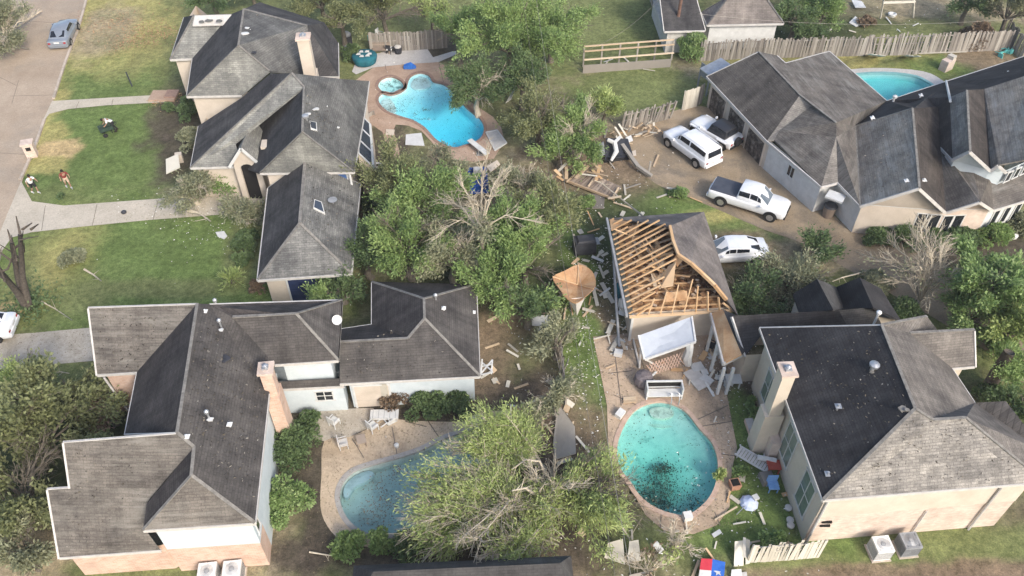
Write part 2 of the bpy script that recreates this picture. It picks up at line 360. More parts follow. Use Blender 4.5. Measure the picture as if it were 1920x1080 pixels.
def make_ground():
    st = .25; xs = np.arange(-64, 64.01, st); ys = np.arange(10, 92.01, st)
    X, Y = np.meshgrid(xs, ys)
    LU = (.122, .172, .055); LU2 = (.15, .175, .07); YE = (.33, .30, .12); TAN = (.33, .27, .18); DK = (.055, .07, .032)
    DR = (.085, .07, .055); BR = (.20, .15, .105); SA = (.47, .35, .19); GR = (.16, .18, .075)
    spots = [  # px, py, radius x (m), radius y (m), colour, softness
        (230,120,9,16,LU,.3),(250,40,11,9,YE,.5),(330,20,9,9,YE,.5),(200,55,3,5,TAN,.4),
        (190,285,8.5,9.5,LU,.25),(60,470,12,7,LU2,.3),(250,490,11,7,LU,.25),(120,560,6,3,LU2,.4),(400,510,5,6,LU,.3),(330,560,10,3,LU,.3),
        (95,255,1.6,1.8,YE,.25),(82,275,1.4,1.6,YE,.25),(105,285,1.9,1.8,SA,.2),(80,310,2.2,1.3,YE,.25),(110,180,1.2,1,YE,.3),(60,250,1,6,YE,.6),(325,540,5,1,GR,.4),
        (15,583,1.3,1,SA,.15),(100,490,2,4,YE,.9),(150,560,2,1.5,GR,.6),
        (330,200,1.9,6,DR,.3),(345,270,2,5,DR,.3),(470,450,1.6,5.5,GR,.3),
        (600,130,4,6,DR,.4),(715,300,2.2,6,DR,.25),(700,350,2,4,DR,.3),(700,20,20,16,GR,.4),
        (1130,35,9,14,LU2,.3),(1130,0,10,6,GR,.4),(1200,165,6.5,4.5,LU2,.25),(1215,60,3,8,LU2,.4),
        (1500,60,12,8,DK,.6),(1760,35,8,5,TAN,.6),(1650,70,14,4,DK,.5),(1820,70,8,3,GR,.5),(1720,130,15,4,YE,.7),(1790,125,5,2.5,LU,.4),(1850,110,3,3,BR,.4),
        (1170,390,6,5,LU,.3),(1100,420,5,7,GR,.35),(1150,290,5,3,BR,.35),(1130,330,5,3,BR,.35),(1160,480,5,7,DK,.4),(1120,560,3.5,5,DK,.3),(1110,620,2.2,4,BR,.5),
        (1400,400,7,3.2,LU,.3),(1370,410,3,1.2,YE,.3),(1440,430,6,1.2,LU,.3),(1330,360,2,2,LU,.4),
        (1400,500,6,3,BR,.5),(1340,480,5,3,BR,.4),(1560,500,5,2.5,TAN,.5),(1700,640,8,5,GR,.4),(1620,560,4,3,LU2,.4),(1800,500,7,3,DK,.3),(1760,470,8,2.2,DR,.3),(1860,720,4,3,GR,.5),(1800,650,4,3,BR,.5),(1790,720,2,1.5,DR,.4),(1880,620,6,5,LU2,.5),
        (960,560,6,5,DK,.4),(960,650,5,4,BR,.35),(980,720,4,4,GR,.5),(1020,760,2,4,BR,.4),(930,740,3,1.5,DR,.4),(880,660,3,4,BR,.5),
        (1096,700,1.5,13,LU,.2),(1112,820,1.2,8,LU,.2),(815,88,3.2,3,DR,.3),(1110,940,1.6,4,LU,.3),(1060,900,3,6,BR,.4),(1000,950,6,4,DR,.4),
        (1410,930,2.4,3,LU,.2),(1420,860,1.6,4,LU,.3),(1400,770,1.2,2,LU,.25),(1435,780,.7,2,DR,.3),(1420,720,1.2,1.6,DR,.3),(1400,980,3.2,1.3,LU,.3),(1340,1010,3,1.2,LU,.3),
        (1700,1030,9,1.2,LU,.25),(1850,1020,6,1.4,GR,.3),(1450,1060,4,.8,GR,.4),(1720,1075,9,.5,BR,.3),(1230,1010,2.4,1.4,GR,.6),(1880,1070,4,.7,BR,.3),
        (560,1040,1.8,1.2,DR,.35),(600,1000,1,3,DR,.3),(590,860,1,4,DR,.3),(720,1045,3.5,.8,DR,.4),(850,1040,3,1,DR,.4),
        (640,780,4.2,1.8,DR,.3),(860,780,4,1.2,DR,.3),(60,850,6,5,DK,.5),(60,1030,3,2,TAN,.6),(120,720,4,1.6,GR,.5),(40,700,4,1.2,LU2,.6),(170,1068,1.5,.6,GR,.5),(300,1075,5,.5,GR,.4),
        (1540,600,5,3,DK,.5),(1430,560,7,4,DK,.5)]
    mid = vnoise(X, Y, .9, 6, 3, .68); big = vnoise(X, Y, .12, 5, 4); edge = vnoise(X, Y, .5, 6, 5, .65); fine = vnoise(X, Y, 2.2, 2, 6)
    st_ = lambda v, a, b: np.clip((v-a)/(b-a), 0, 1)
    col = lerp3(st_(mid, .2, .8), [(.085, .10, .045), (.15, .155, .075), (.22, .20, .12)])
    soil = lerp3(st_(mid, .35, .65), [(.17, .14, .095), (.27, .23, .16)]); f = st_(big, .48, .62)[..., None]
    col = col*(1-f)+soil*f
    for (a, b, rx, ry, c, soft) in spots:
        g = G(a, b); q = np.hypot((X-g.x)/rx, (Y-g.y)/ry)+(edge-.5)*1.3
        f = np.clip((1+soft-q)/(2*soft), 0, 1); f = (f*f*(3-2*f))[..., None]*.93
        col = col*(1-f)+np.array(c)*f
    col *= (.84+.32*st_(mid, .28, .72))[..., None]*(.85+.3*fine)[..., None]
    V = np.stack([X, Y, np.zeros_like(X)], -1).reshape(-1, 3); ny, nx = X.shape
    bad = np.zeros(X.shape, bool)
    for k in WAT: bad |= inside(X, Y, offset(WAT[k], .12))
    I = np.arange(nx*ny).reshape(ny, nx)
    Q = np.stack([I[:-1, :-1], I[:-1, 1:], I[1:, 1:], I[1:, :-1]], -1).reshape(-1, 4)
    Q = Q[~bad.reshape(-1)[Q].any(1)]
    # the sheet goes on to the horizon in four big aprons
    ap = np.array([(-600, -100, 0), (600, -100, 0), (600, 900, 0), (-600, 900, 0), (-64, 10, 0), (64, 10, 0), (64, 92, 0), (-64, 92, 0)], float)
    o = len(V); V = np.vstack([V, ap]); Q2 = np.array([(0, 1, 5, 4), (1, 2, 6, 5), (2, 3, 7, 6), (3, 0, 4, 7)])+o; Q = np.vstack([Q, Q2])
    cc = np.vstack([col.reshape(-1, 3), np.tile([(.14, .15, .075)], (8, 1))])
    me = bpy.data.meshes.new('ground'); me.vertices.add(len(V)); me.vertices.foreach_set('co', V.ravel())
    me.loops.add(Q.size); me.loops.foreach_set('vertex_index', Q.ravel()); me.polygons.add(len(Q))
    me.polygons.foreach_set('loop_start', np.arange(0, Q.size, 4)); me.polygons.foreach_set('loop_total', np.full(len(Q), 4))
    me.update(); at = me.color_attributes.new('albedo', 'FLOAT_COLOR', 'POINT')
    at.data.foreach_set('color', np.hstack([np.clip(cc, 0, 1), np.ones((len(cc), 1))]).ravel())
    m, nt, bs, _ = nodes('turf_and_soil'); c = mk(nt, 'VertexColor', layer_name='albedo').outputs[0]
    f1 = noise(nt, 2.6, 7, .8); f2 = noise(nt, 11, 4, .8)
    c = mixc(nt, .85, c, ramp(nt, f1, [(.6, .62, .55), (1, 1, 1), (1.4, 1.38, 1.3)], [.38, .5, .62]), 'MULTIPLY')
    c = mixc(nt, .6, c, ramp(nt, f2, [(.5, .5, .5), (1, 1, 1), (1.6, 1.55, 1.4)], [.34, .5, .66]), 'MULTIPLY')
    nt.links.new(c, bs.inputs['Base Color']); bs.inputs['Roughness'].default_value = .95; bs.inputs['Specular IOR Level'].default_value = .1
    bump(nt, bs, f1, .7, .08); me.materials.append(m)
    ob = bpy.data.objects.new('ground', me); C.objects.link(ob); tag(ob, kind='structure')
make_ground()
def concrete(name, a, b, dark, sc=.6, amt=.6):
    m, nt, bs, _ = nodes(name)
    n1 = noise(nt, sc, 8, .68); n2 = noise(nt, 9, 5, .75); n3 = noise(nt, sc*.4+.1, 7, .7, dist=.6)
    c = ramp(nt, n1, [a, b], [.35, .65])
    c = mixc(nt, ramp(nt, n3, [(0, 0, 0), (amt, amt, amt)], [.5, .64]), c, dark)
    c = mixc(nt, .45, c, ramp(nt, n2, [(.65, .65, .65), (1.3, 1.3, 1.3)], [.35, .65]), 'MULTIPLY')
    nt.links.new(c, bs.inputs['Base Color']); bs.inputs['Roughness'].default_value = .9; bs.inputs['Specular IOR Level'].default_value = .15
    return m
CON = {'street': concrete('street_concrete', (.34, .265, .195), (.43, .345, .26), (.27, .24, .20), .25, .5),
       'drive': concrete('driveway_concrete', (.44, .39, .31), (.54, .48, .39), (.34, .31, .25), .5, .4),
       'old': concrete('leaf_strewn_concrete', (.36, .32, .26), (.48, .43, .36), (.25, .22, .17), .6, .7),
       'terra': concrete('terracotta_deck', (.36, .25, .18), (.46, .34, .26), (.30, .21, .16), .5, .5),
       'patio': concrete('pale_patio', (.46, .44, .42), (.56, .54, .52), (.38, .35, .32), .4, .4),
       'sand': concrete('sandy_deck', (.46, .36, .25), (.56, .45, .33), (.28, .22, .16), .35, .7),
       'dirt': concrete('gravel_dirt', (.26, .20, .13), (.36, .285, .20), (.17, .145, .115), .35, .8),
       'flag': concrete('stone_deck', (.40, .30, .21), (.52, .40, .29), (.17, .14, .11), .4, .85),
       'kerb': concrete('kerb_concrete', (.44, .37, .30), (.54, .46, .38), (.25, .22, .18), 1.5, .6)}
JOINT = mat('joint_line', [(.12, .10, .08), (.2, .17, .14)], 3)
def sheet(name, pts, z, m, n=0, holes=[], th=.0, kind='structure'):
    loop = spline(px(pts), n) if n else px(pts)
    o = holed(name, loop, holes, z, m)
    if th:
        mb = MB(); L = loop
        for i in range(len(L)):
            a, b = L[i], L[(i+1) % len(L)]
            mb.face(((a.x, a.y, z-th), (b.x, b.y, z-th), (b.x, b.y, z), (a.x, a.y, z)))
        k = mb.build(name+'_edge', m, o)
    return o
sheet('street', [(-60,-40),(172,-40),(160,10),(150,45),(100,190),(58,295),(14,420),(-4,480),(-60,700),(-400,700),(-400,-40)], .03, CON['street'])
sheet('walkway', [(98,190),(200,184),(305,178),(312,192),(200,198),(128,205),(93,214),(78,232)], .035, CON['drive'], 0)
sheet('driveway', [(40,340),(60,378),(120,386),(300,373),(400,366),(495,360),(500,398),(400,404),(280,413),(150,426),(60,436),(22,446),(5,470),(-10,460)], .035, CON['drive'])
sheet('driveway', [(-60,632),(0,629),(60,625),(170,615),(200,650),(190,676),(120,682),(40,690),(-60,695)], .035, CON['old'])
sheet('driveway', [(1150,235),(1240,215),(1300,200),(1345,212),(1450,305),(1540,385),(1600,430),(1680,447),(1760,500),(1840,560),(1930,660),(2000,760),(2000,860),(1900,700),(1820,640),(1740,590),(1650,540),(1580,500),(1500,455),(1430,430),(1350,395),(1290,370),(1230,345),(1180,300)], .02, CON['dirt'], 3)
# kerb along the street, driven over at the drives
def kerb(pts):
    L = spline(px(pts), 5, False); mb = MB()
    for a, b in zip(L, L[1:]):
        mb.bar(a+Vector((0, 0, .07)), b+Vector((0, 0, .07)), .2, .16, .5)
    return tag(mb.build('kerb', CON['kerb']), kind='structure')
kerb([(170,-30),(150,45),(124,115),(101,186)]); kerb([(84,225),(70,265),(45,325),(38,338)]); kerb([(2,470),(-30,600)])
# slab joints
mb = MB()
for a, b in (((148,190),(141,206)),((212,186),(209,199)),((85,385),(78,432)),((182,382),(173,423)),((297,374),(287,412)),((98,178),(18,180)),((35,150),(22,195)),((-30,130),(30,160)),((150,45),(60,40)),((60,290),(-30,285))):
    A, B = G(*a, .037), G(*b, .037); mb.bar(A, B, .035, .006)
tag(mb.build('joint_lines', JOINT), kind='structure')
# pool decks
DK = {}
sheet('pool_deck', [(668,150),(700,127),(760,121),(822,117),(838,125),(845,150),(880,190),(925,220),(940,240),(946,265),(926,298),(890,304),(850,300),(828,288),(808,265),(790,246),(765,236),(742,234),(738,245),(748,280),(752,320),(738,325),(730,290),(717,248),(700,236),(684,236),(680,200)], .03, CON['terra'], 0, [offset(WAT['tl'], .1), offset(WAT['spa'], .1)])
sheet('patio', [(660,135),(672,105),(712,100),(745,88),(775,84),(800,90),(812,108),(848,97),(868,95),(850,105),(822,117),(760,121),(700,127),(668,140)], .036, CON['patio'], 0)
sheet('pool_deck', [(608,828),(655,820),(700,798),(712,785),(790,790),(880,790),(915,772),(965,780),(975,850),(910,900),(862,945),(840,985),(790,1014),(740,1024),(690,1026),(643,1016),(614,987),(601,950),(603,890)], .03, CON['sand'], 3, [offset(WAT['bl'], .1)])
sheet('patio', [(560,770),(700,765),(712,785),(700,798),(655,820),(608,828),(585,820)], .026, CON['old'])
sheet('pool_deck', [(1112,632),(1180,625),(1330,600),(1395,640),(1400,690),(1362,735),(1372,790),(1382,840),(1372,880),(1368,950),(1345,985),(1300,1002),(1245,996),(1210,966),(1180,912),(1150,872),(1140,830),(1138,760),(1126,700)], .03, CON['flag'], 0, [offset(WAT['mr'], .1)])
sheet('pool_deck', [(1560,140),(1600,130),(1660,128),(1730,134),(1765,150),(1780,170),(1740,215),(1640,245),(1560,235),(1540,180)], .03, CON['patio'], 3, [offset(WAT['tr'], .1)])
mb = MB()
for a, b in (((722,121),(724,131)),((823,118),(833,160)),((700,212),(684,215)),((776,86),(776,84)),((1140,700),(1185,695)),((1150,640),(1165,760)),((1190,640),(1225,740)),((1300,790),(1365,760)),((1310,800),(1372,790)),((1345,850),(1380,855)),((1150,740),(1195,760)),((1340,960),(1350,985)),((1240,964),(1238,990)),((803,790),(840,845)),((800,800),(760,790)),((660,822),(682,858)),((735,800),(745,855)),((880,790),(900,806))):
    mb.bar(G(*a, .042), G(*b, .042), .05, .008)
tag(mb.build('joint_lines', JOINT), kind='structure')
# ------------------------------------------------------------------ swimming pools
def water(name, tint, dens, rough=.03, gl=1.0):
    m, nt, bs, _ = nodes(name); out = nt.nodes['Material Output']
    tr = mk(nt, 'BsdfTransparent'); tr.inputs[0].default_value = (.97, .985, .985, 1)
    g = mk(nt, 'BsdfGlossy'); g.inputs['Roughness'].default_value = rough; g.inputs[0].default_value = (gl, gl, gl, 1)
    fr = mk(nt, 'Fresnel'); fr.inputs[0].default_value = 1.33
    n = noise(nt, 2.2, 3, .5); b = mk(nt, 'Bump'); b.inputs['Strength'].default_value = .12; b.inputs['Distance'].default_value = .05
    nt.links.new(n, b.inputs['Height']); nt.links.new(b.outputs[0], g.inputs['Normal']); nt.links.new(b.outputs[0], fr.inputs['Normal'])
    bf = mk(nt, 'NewGeometry').outputs['Backfacing']; iv = mk(nt, 'Math', operation='SUBTRACT'); iv.inputs[0].default_value = 1; nt.links.new(bf, iv.inputs[1]); ml = mk(nt, 'Math', operation='MULTIPLY'); nt.links.new(fr.outputs[0], ml.inputs[0]); nt.links.new(iv.outputs[0], ml.inputs[1])
    mx = mk(nt, 'MixShader'); nt.links.new(ml.outputs[0], mx.inputs[0]); nt.links.new(tr.outputs[0], mx.inputs[1]); nt.links.new(g.outputs[0], mx.inputs[2])
    nt.links.new(mx.outputs[0], out.inputs[0])
    va = mk(nt, 'VolumeAbsorption'); va.inputs[0].default_value = (*tint, 1); va.inputs[1].default_value = dens
    nt.links.new(va.outputs[0], out.inputs['Volume']); return m
def plaster(name, a, b, dirt, sc=.5, lo=.5, hi=.62):
    m, nt, bs, _ = nodes(name); n = noise(nt, sc, 8, .72, dist=.3); f = noise(nt, 1.6, 6, .7)
    c = mixc(nt, ramp(nt, n, [(0, 0, 0), (.85, .85, .85)], [lo, hi]), ramp(nt, f, [a, b], [.35, .65]), dirt)
    nt.links.new(c, bs.inputs['Base Color']); bs.inputs['Roughness'].default_value = .7; return m
def swimming_pool(key, label, floor_m, water_m, cop_m, deep_px, wall_m=None, zs=-.9, zd=-2.0, lvl=-.06, group=None):
    W = WAT[key]; cen = sum(W, Vector())/len(W)
    t = thing('swimming_pool', label, 'pool', (cen.x, cen.y, 0), group=group)
    dp = G(*deep_px); far = max((p-dp).length for p in W)
    def dep(p): return zd+(zs-zd)*min(1, max(0, ((p-dp).length/far-.15)/.7))
    mb = MB(); rings = [[cen+(p-cen)*s for p in offset(W, .02)] for s in (1, .85, .65, .4, .15)]
    n = len(W)
    for a, b in zip(rings, rings[1:]):
        for i in range(n):
            j = (i+1) % n; q = [a[i], a[j], b[j], b[i]]
            mb.face([(p.x-cen.x, p.y-cen.y, dep(p)) for p in q], .5)
    mb.face([(p.x-cen.x, p.y-cen.y, dep(p)) for p in rings[-1]], .5)
    for i in range(n):
        a, b = rings[0][i], rings[0][(i+1) % n]
        mb.face([(a.x-cen.x, a.y-cen.y, dep(a)), (b.x-cen.x, b.y-cen.y, dep(b)), (b.x-cen.x, b.y-cen.y, .02), (a.x-cen.x, a.y-cen.y, .02)], .5)
    mb.build('basin', floor_m, t)
    mb = MB(); o2 = offset(W, .06)
    mb.slab([(p.x-cen.x, p.y-cen.y, lvl) for p in o2], 2.4); mb.build('water', water_m, t)
    mb = MB(); a = offset(W, .26); b = W
    for i in range(n):
        j = (i+1) % n; c_ = lambda p, z: (p.x-cen.x, p.y-cen.y, z)
        r = .35+.3*random.random()
        mb.face([c_(a[i], .06), c_(a[j], .06), c_(b[j], .06), c_(b[i], .06)], r)
        mb.face([c_(b[i], .06), c_(b[j], .06), c_(b[j], -.09), c_(b[i], -.09)], r)
        mb.face([c_(a[j], .06), c_(a[i], .06), c_(a[i], -.05), c_(a[j], -.05)], r)
    mb.build('coping', cop_m, t)
    return t, cen
cop_r = mat('brick_coping', [(.22, .14, .11), (.34, .23, .18)], 5, .85); cop_p = mat('pinkish_coping', [(.42, .29, .22), (.56, .42, .33)], 3, .85)
cop_g = mat('grey_coping', [(.30, .28, .26), (.42, .40, .37)], 3, .85); cop_t = mat('turquoise_tile', [(.15, .35, .36), (.25, .45, .45)], 3, .5)
wt = plaster('white_pool_plaster', (.72, .82, .82), (.82, .88, .88), (.42, .5, .5), .55, .62, .72)
tl, ctl = swimming_pool('tl', 'free-form bright cyan pool with a diving board behind the upper left house', wt, water('cyan_water', (.02, .84, .96), .75), cop_r, (870,245), zs=-.3, zd=-1.15)
sp_, _c = swimming_pool('spa', 'small round spa with pale water beside the cyan pool', plaster('spa_plaster', (.7, .8, .78), (.8, .86, .85), (.08, .16, .17), 1.1, .5, .6), water('spa_water', (.1, .85, .9), .5), cop_r, (733,160), zs=-.35, zd=-.5)
bl, cbl = swimming_pool('bl', 'kidney shaped slate blue pool partly under the fallen willow-like tree', plaster('blue_pool_plaster', (.46, .50, .47), (.56, .60, .56), (.3, .31, .28), .8, .52, .66), water('slate_water', (.36, .78, .82), .42), cop_g, (720,930), zs=-.4, zd=-1.0)
mr_, cmr = swimming_pool('mr', 'teal egg shaped pool full of leaves beside the wrecked garage', plaster('teal_pool_plaster', (.36, .53, .5), (.48, .64, .59), (.14, .28, .25), .9, .56, .68), water('teal_water', (.10, .82, .76), .6), cop_p, (1240,890), zs=-.35, zd=-1.0)
tr_, ctr = swimming_pool('tr', 'clean turquoise pool with a curved edge behind the long white house', plaster('turquoise_plaster', (.42, .6, .6), (.46, .64, .63), (.4, .58, .58)), water('turquoise_water', (.05, .84, .88), .7, gl=.6), cop_t, (1660,230), zs=-.6, zd=-.9)
def shelf(parent, cen, name, pts, z, m, th=.3, sp=3):
    L = spline(px(pts), sp); mb = MB(); mb.slab([(p.x-cen.x, p.y-cen.y, z) for p in L], th); return mb.build(name, m, parent)
pale = plaster('step_plaster', (.66, .74, .72), (.74, .8, .78), (.4, .42, .38), 1.5, .5, .62)
shelf(tl, ctl, 'step', [(714,186),(728,180),(738,190),(742,205),(732,209),(718,201)], -.2, pale)
shelf(tl, ctl, 'step', [(770,152),(785,140),(800,144),(808,155),(795,163),(775,163)], -.2, pale)
bs_ = plaster('blue_step_plaster', (.30, .42, .45), (.36, .48, .5), (.2, .27, .28))
shelf(bl, cbl, 'step', [(645,905),(664,886),(690,877),(700,884),(684,897),(662,908),(652,926),(643,925)], -.3, bs_)
shelf(bl, cbl, 'step', [(866,822),(905,810),(925,822),(915,842),(880,850),(862,838)], -.3, bs_)
ts_ = plaster('teal_step_plaster', (.42, .55, .48), (.52, .64, .56), (.25, .32, .27), 2)
shelf(mr_, cmr, 'step', [(1208,766),(1240,758),(1270,766),(1285,782),(1262,792),(1238,794),(1214,786)], -.45, ts_)
shelf(mr_, cmr, 'step', [(1220,763),(1242,759),(1262,765),(1262,776),(1242,781),(1222,776)], -.2, ts_)
# diving board
def place(o, a): o.location = a; return o
A, B = G(880, 262, .55), G(914, 289, .5)
d = thing('diving_board', 'white diving board over the end of the cyan pool', 'diving board', (B.x, B.y, 0))
mb = MB(); mb.bar(A-Vector((B.x, B.y, 0)), B-Vector((B.x, B.y, 0)), .46, .06); mb.build('board', M['white'], d)
mb = MB(); q = (A*.35+B*.65)-Vector((B.x, B.y, 0))
for s in (-.2, .2): mb.box((q.x+s, q.y, .25), (.08, .3, .5))
mb.box((q.x, q.y, .06), (.7, .5, .1)); mb.build('stand', M['metal'], d)
# ------------------------------------------------------------------ houses
DARKER = {'sh_tl': 'dk_grey', 'sh_grey': 'dk_grey', 'sh_br': 'dk_black', 'sh_bl': 'dk_brown', 'sh_bl2': 'dk_brown', 'sh_tr': 'dk_tr'}
def v3(p): return p if isinstance(p, Vector) else G(*p)
def flat(v): return Vector((v.x, v.y, 0))
class House:
    def __init__(s, name, label, cat, at, group=None):
        g = G(*at); s.o = Vector((g.x, g.y, 0)); s.t = thing(name, label, cat, s.o, group=group)
        s.trim = MB(); s.cap = MB(); s.capm = M['cap']; s.walls = []
    def L(s, p): return Vector(p)-s.o
    def wing(s, A, B, R1, R2, C_=None, D=None, roof='sh_grey', wall='cream', g1=False, g2=False, inset=.4, low=None, hi=None, split=2.6, fascia=True, cap=True, zfloor=0, skip=(), plain=False):
        "A,B one eave; ridge R1 (near A) to R2 (near B); far eave mirrored unless given; g = gable end"
        A, B, R1, R2 = map(v3, (A, B, R1, R2))
        x = flat(B-A).normalized(); n = Vector((-x.y, x.x, 0))
        if n.dot(flat(R1-A)) < 0: n = -n
        C_ = v3(C_) if C_ else B+n*(2*n.dot(flat(R2-B)))
        D = v3(D) if D else A+n*(2*n.dot(flat(R1-A)))
        faces = [(A, B, R2, R1), (C_, D, R1, R2)]
        if not g1: faces.append((D, A, R1))
        if not g2: faces.append((B, C_, R2))
        mb = MB()
        for i, f in enumerate(faces):
            if i in skip: continue
            if len(f) == 4:   # keep planar: split where needed
                mb.slab([s.L(p) for p in f], .13)
            else: mb.slab([s.L(p) for p in f], .13)
        ob = mb.build('roof', M[roof], s.t, shingle=True)
        if DARKER.get(roof) and not plain:      # slopes facing west or north take the darker shingle
            ob.data.materials.append(M[DARKER[roof]])
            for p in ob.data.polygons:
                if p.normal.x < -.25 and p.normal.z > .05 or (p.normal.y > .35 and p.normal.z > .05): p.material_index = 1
        ze = min(A.z, B.z)
        ed = [(A, B), (C_, D)]
        if not g1: ed.append((D, A))
        else: ed += [(A, R1), (R1, D)]
        if not g2: ed.append((B, C_))
        else: ed += [(B, R2), (R2, C_)]
        cen = (A+B+C_+D)/4
        if fascia:
            for a, b in ed:
                m = (a+b)/2-cen; m.z = 0; e = flat(b-a).normalized(); nn = Vector((e.y, -e.x, 0))
                if nn.dot(m) < 0: nn = -nn
                o = nn*.045+Vector((0, 0, -.10)); s.trim.bar(s.L(a+o), s.L(b+o), .07, .17, .5)
        if cap:
            up = Vector((0, 0, .012)); s.cap.bar(s.L(R1+up), s.L(R2+up), .2, .05)
            for c, r, g in ((A, R1, g1), (D, R1, g1), (B, R2, g2), (C_, R2, g2)):
                if not g: s.cap.bar(s.L(c+up), s.L(r+up), .17, .045)
        q = offset([flat(p) for p in (A, B, C_, D)], -inset)
        zt = [A.z-.16, B.z-.16, C_.z-.16, D.z-.16]
        def prism(z0, z1s, m):
            w = MB(); lo = [s.L(p+Vector((0, 0, z0))) for p in q]; hi_ = [s.L(p+Vector((0, 0, z))) for p, z in zip(q, z1s)]
            for i in range(4): w.face((lo[i], lo[(i+1) % 4], hi_[(i+1) % 4], hi_[i]), .5)
            return w
        k = Vector((0, 0, 1)); slope = (R1.z-ze)/max(.1, n.dot(flat(R1-A)))
        if low:
            prism(zfloor-.1, [min(split, z) for z in zt], None).build('wall', M[low], s.t)
            q2 = q; w = MB(); qq = offset([flat(p) for p in (A, B, C_, D)], -inset+.03)
            lo = [s.L(p+k*split) for p in qq]; h2 = [s.L(p+k*z) for p, z in zip(qq, zt)]
            for i in range(4): w.face((lo[i], lo[(i+1) % 4], h2[(i+1) % 4], h2[i]), .5)
        else: w = prism(zfloor-.1, zt, None)
        rt = lambda p: None
        rdir = flat(R2-R1); rdir = rdir.normalized() if rdir.length > .1 else x
        if g1:
            ap = R1+rdir*(inset); ap = Vector((ap.x, ap.y, R1.z-.17)); w.face((s.L(q[3]+k*zt[3]), s.L(q[0]+k*zt[0]), s.L(ap)), .5)
        if g2:
            ap = R2-rdir*(inset); ap = Vector((ap.x, ap.y, R2.z-.17)); w.face((s.L(q[1]+k*zt[1]), s.L(q[2]+k*zt[2]), s.L(ap)), .5)
        w.build('wall', M[wall], s.t)
        # soffit
        sf = MB(); eo = [flat(p) for p in (A, B, C_, D)]
        for i in range(4):
            j = (i+1) % 4; zz = ze-.15
            sf.face([s.L(p+k*zz) for p in (eo[i], eo[j], q[j], q[i])], .5)
        sf.build('soffit', M['trim'], s.t)
        s.walls.append(q); return q
    def window(s, a, b, t, w, z0, h, nx=2, ny=2, glass='glass', frame='white', name='window', d=.05):
        "on the wall from plan point a to b (outside is to the right of a->b), centred at fraction t"
        a, b = flat(a), flat(b); e = (b-a).normalized(); n = Vector((e.y, -e.x, 0))
        c = s.L(a+(b-a)*t)+n*.02; z1 = z0+h; k = Vector((0, 0, 1)); f = MB(); bw = .07
        m = Matrix((e, n, k)).transposed()
        f.box(c+k*(z0-.02), (w+.2, .12, .07), m); f.box(c+k*(z1), (w+.14, .09, bw), m)
        for sx in (-1, 1): f.box(c+e*(sx*w/2)+k*(z0+h/2), (bw, .09, h), m)
        for i in range(1, nx): f.box(c+e*(-w/2+w*i/nx)+k*(z0+h/2), (.05, .075, h), m)
        for i in range(1, ny): f.box(c+k*(z0+h*i/ny), (w, .07, .045), m)
        o = f.build(name, M[frame], s.t); p = MB(); p.box(c+k*(z0+h/2), (w, .03, h), m); p.build('pane', M[glass], o); return o
    def panel(s, a, b, t, w, z0, h, m_, name='door', d=.04, frame='white'):
        a, b = flat(a), flat(b); e = (b-a).normalized(); n = Vector((e.y, -e.x, 0)); k = Vector((0, 0, 1))
        c = s.L(a+(b-a)*t)+n*.02; m = Matrix((e, n, k)).transposed(); p = MB()
        nb = max(2, int(h/.5))
        for i in range(nb): p.box(c+k*(z0+h*(i+.5)/nb), (w, d*2, h/nb-.02), m)
        o = p.build(name, M[m_], s.t); f = MB()
        for sx in (-1, 1): f.box(c+e*(sx*(w/2+.06))+k*(z0+h/2), (.12, .12, h+.1), m)
        f.box(c+k*(z0+h+.08), (w+.26, .13, .14), m); f.build('frame', M[frame], o); return o
    def box(s, name, p, size, z0, z1, m_, rz=0, taper=1):
        mb = MB(); c = s.L(Vector((p.x, p.y, (z0+z1)/2))); mb.box(c, (size[0], size[1], z1-z0), rz=rz, taper=taper)
        return mb.build(name, M[m_], s.t)
    def chimney(s, p, size, z0, z1, m_, rz=0, shoulder=None):
        c = s.L(p); mb = MB(); mb.box((c.x, c.y, (z0+z1)/2), (size[0], size[1], z1-z0), rz=rz)
        if shoulder: mb.box((c.x, c.y, (z0+shoulder)/2), (size[0]*1.25, size[1]*1.7, shoulder-z0), rz=rz, taper=.93)
        o = mb.build('chimney', M[m_], s.t)
        cap = MB(); cap.box((c.x, c.y, z1+.06), (size[0]+.2, size[1]+.2, .14), rz=rz); cap.build('chimney_cap', M['brick_pale'], o)
        fl = MB(); fl.box((c.x, c.y, z1+.17), (size[0]*.5, size[1]*.5, .12), rz=rz); fl.lathe((c.x, c.y, z1+.2), [(.1, 0), (.1, .12), (.14, .14), (.04, .2)], 10); fl.build('flue', M['metal'], o)
    def vent(s, p, h=.4, r=.07, m_='whitemetal', hood=False, down=.4):
        c = s.L(v3(p)); mb = MB(); mb.tube([c-Vector((0, 0, down)), c+Vector((0, 0, h))], r, 8)
        if hood: mb.lathe((c.x, c.y, c.z+h), [(r*2.2, -.05), (r*2.3, .08), (r*.8, .16)], 10)
        else: mb.box((c.x, c.y, c.z-.02), (r*5, r*5, .03))
        mb.build('roof_vent', M[m_], s.t)
    def pipe(s, a, b, r=.05, m_='white'):
        mb = MB(); mb.tube([s.L(v3(a)), s.L(v3(b))], r, 6); mb.build('downspout', M[m_], s.t)
    def done(s):
        if s.trim.v: s.trim.build('eave_trim', M['trim'], s.t)
        if s.cap.v: s.cap.build('ridge_cap', s.capm, s.t)
def on(a, b, A, B, C_):
    "point of the plane A,B,C seen at (a,b)"
    A, B, C_ = v3(A), v3(B), v3(C_); n = (B-A).cross(C_-A); o = Vector((0, 0, CAM_H)); d = G(a, b, 0)-o
    return o+d*(n.dot(A-o)/n.dot(d))
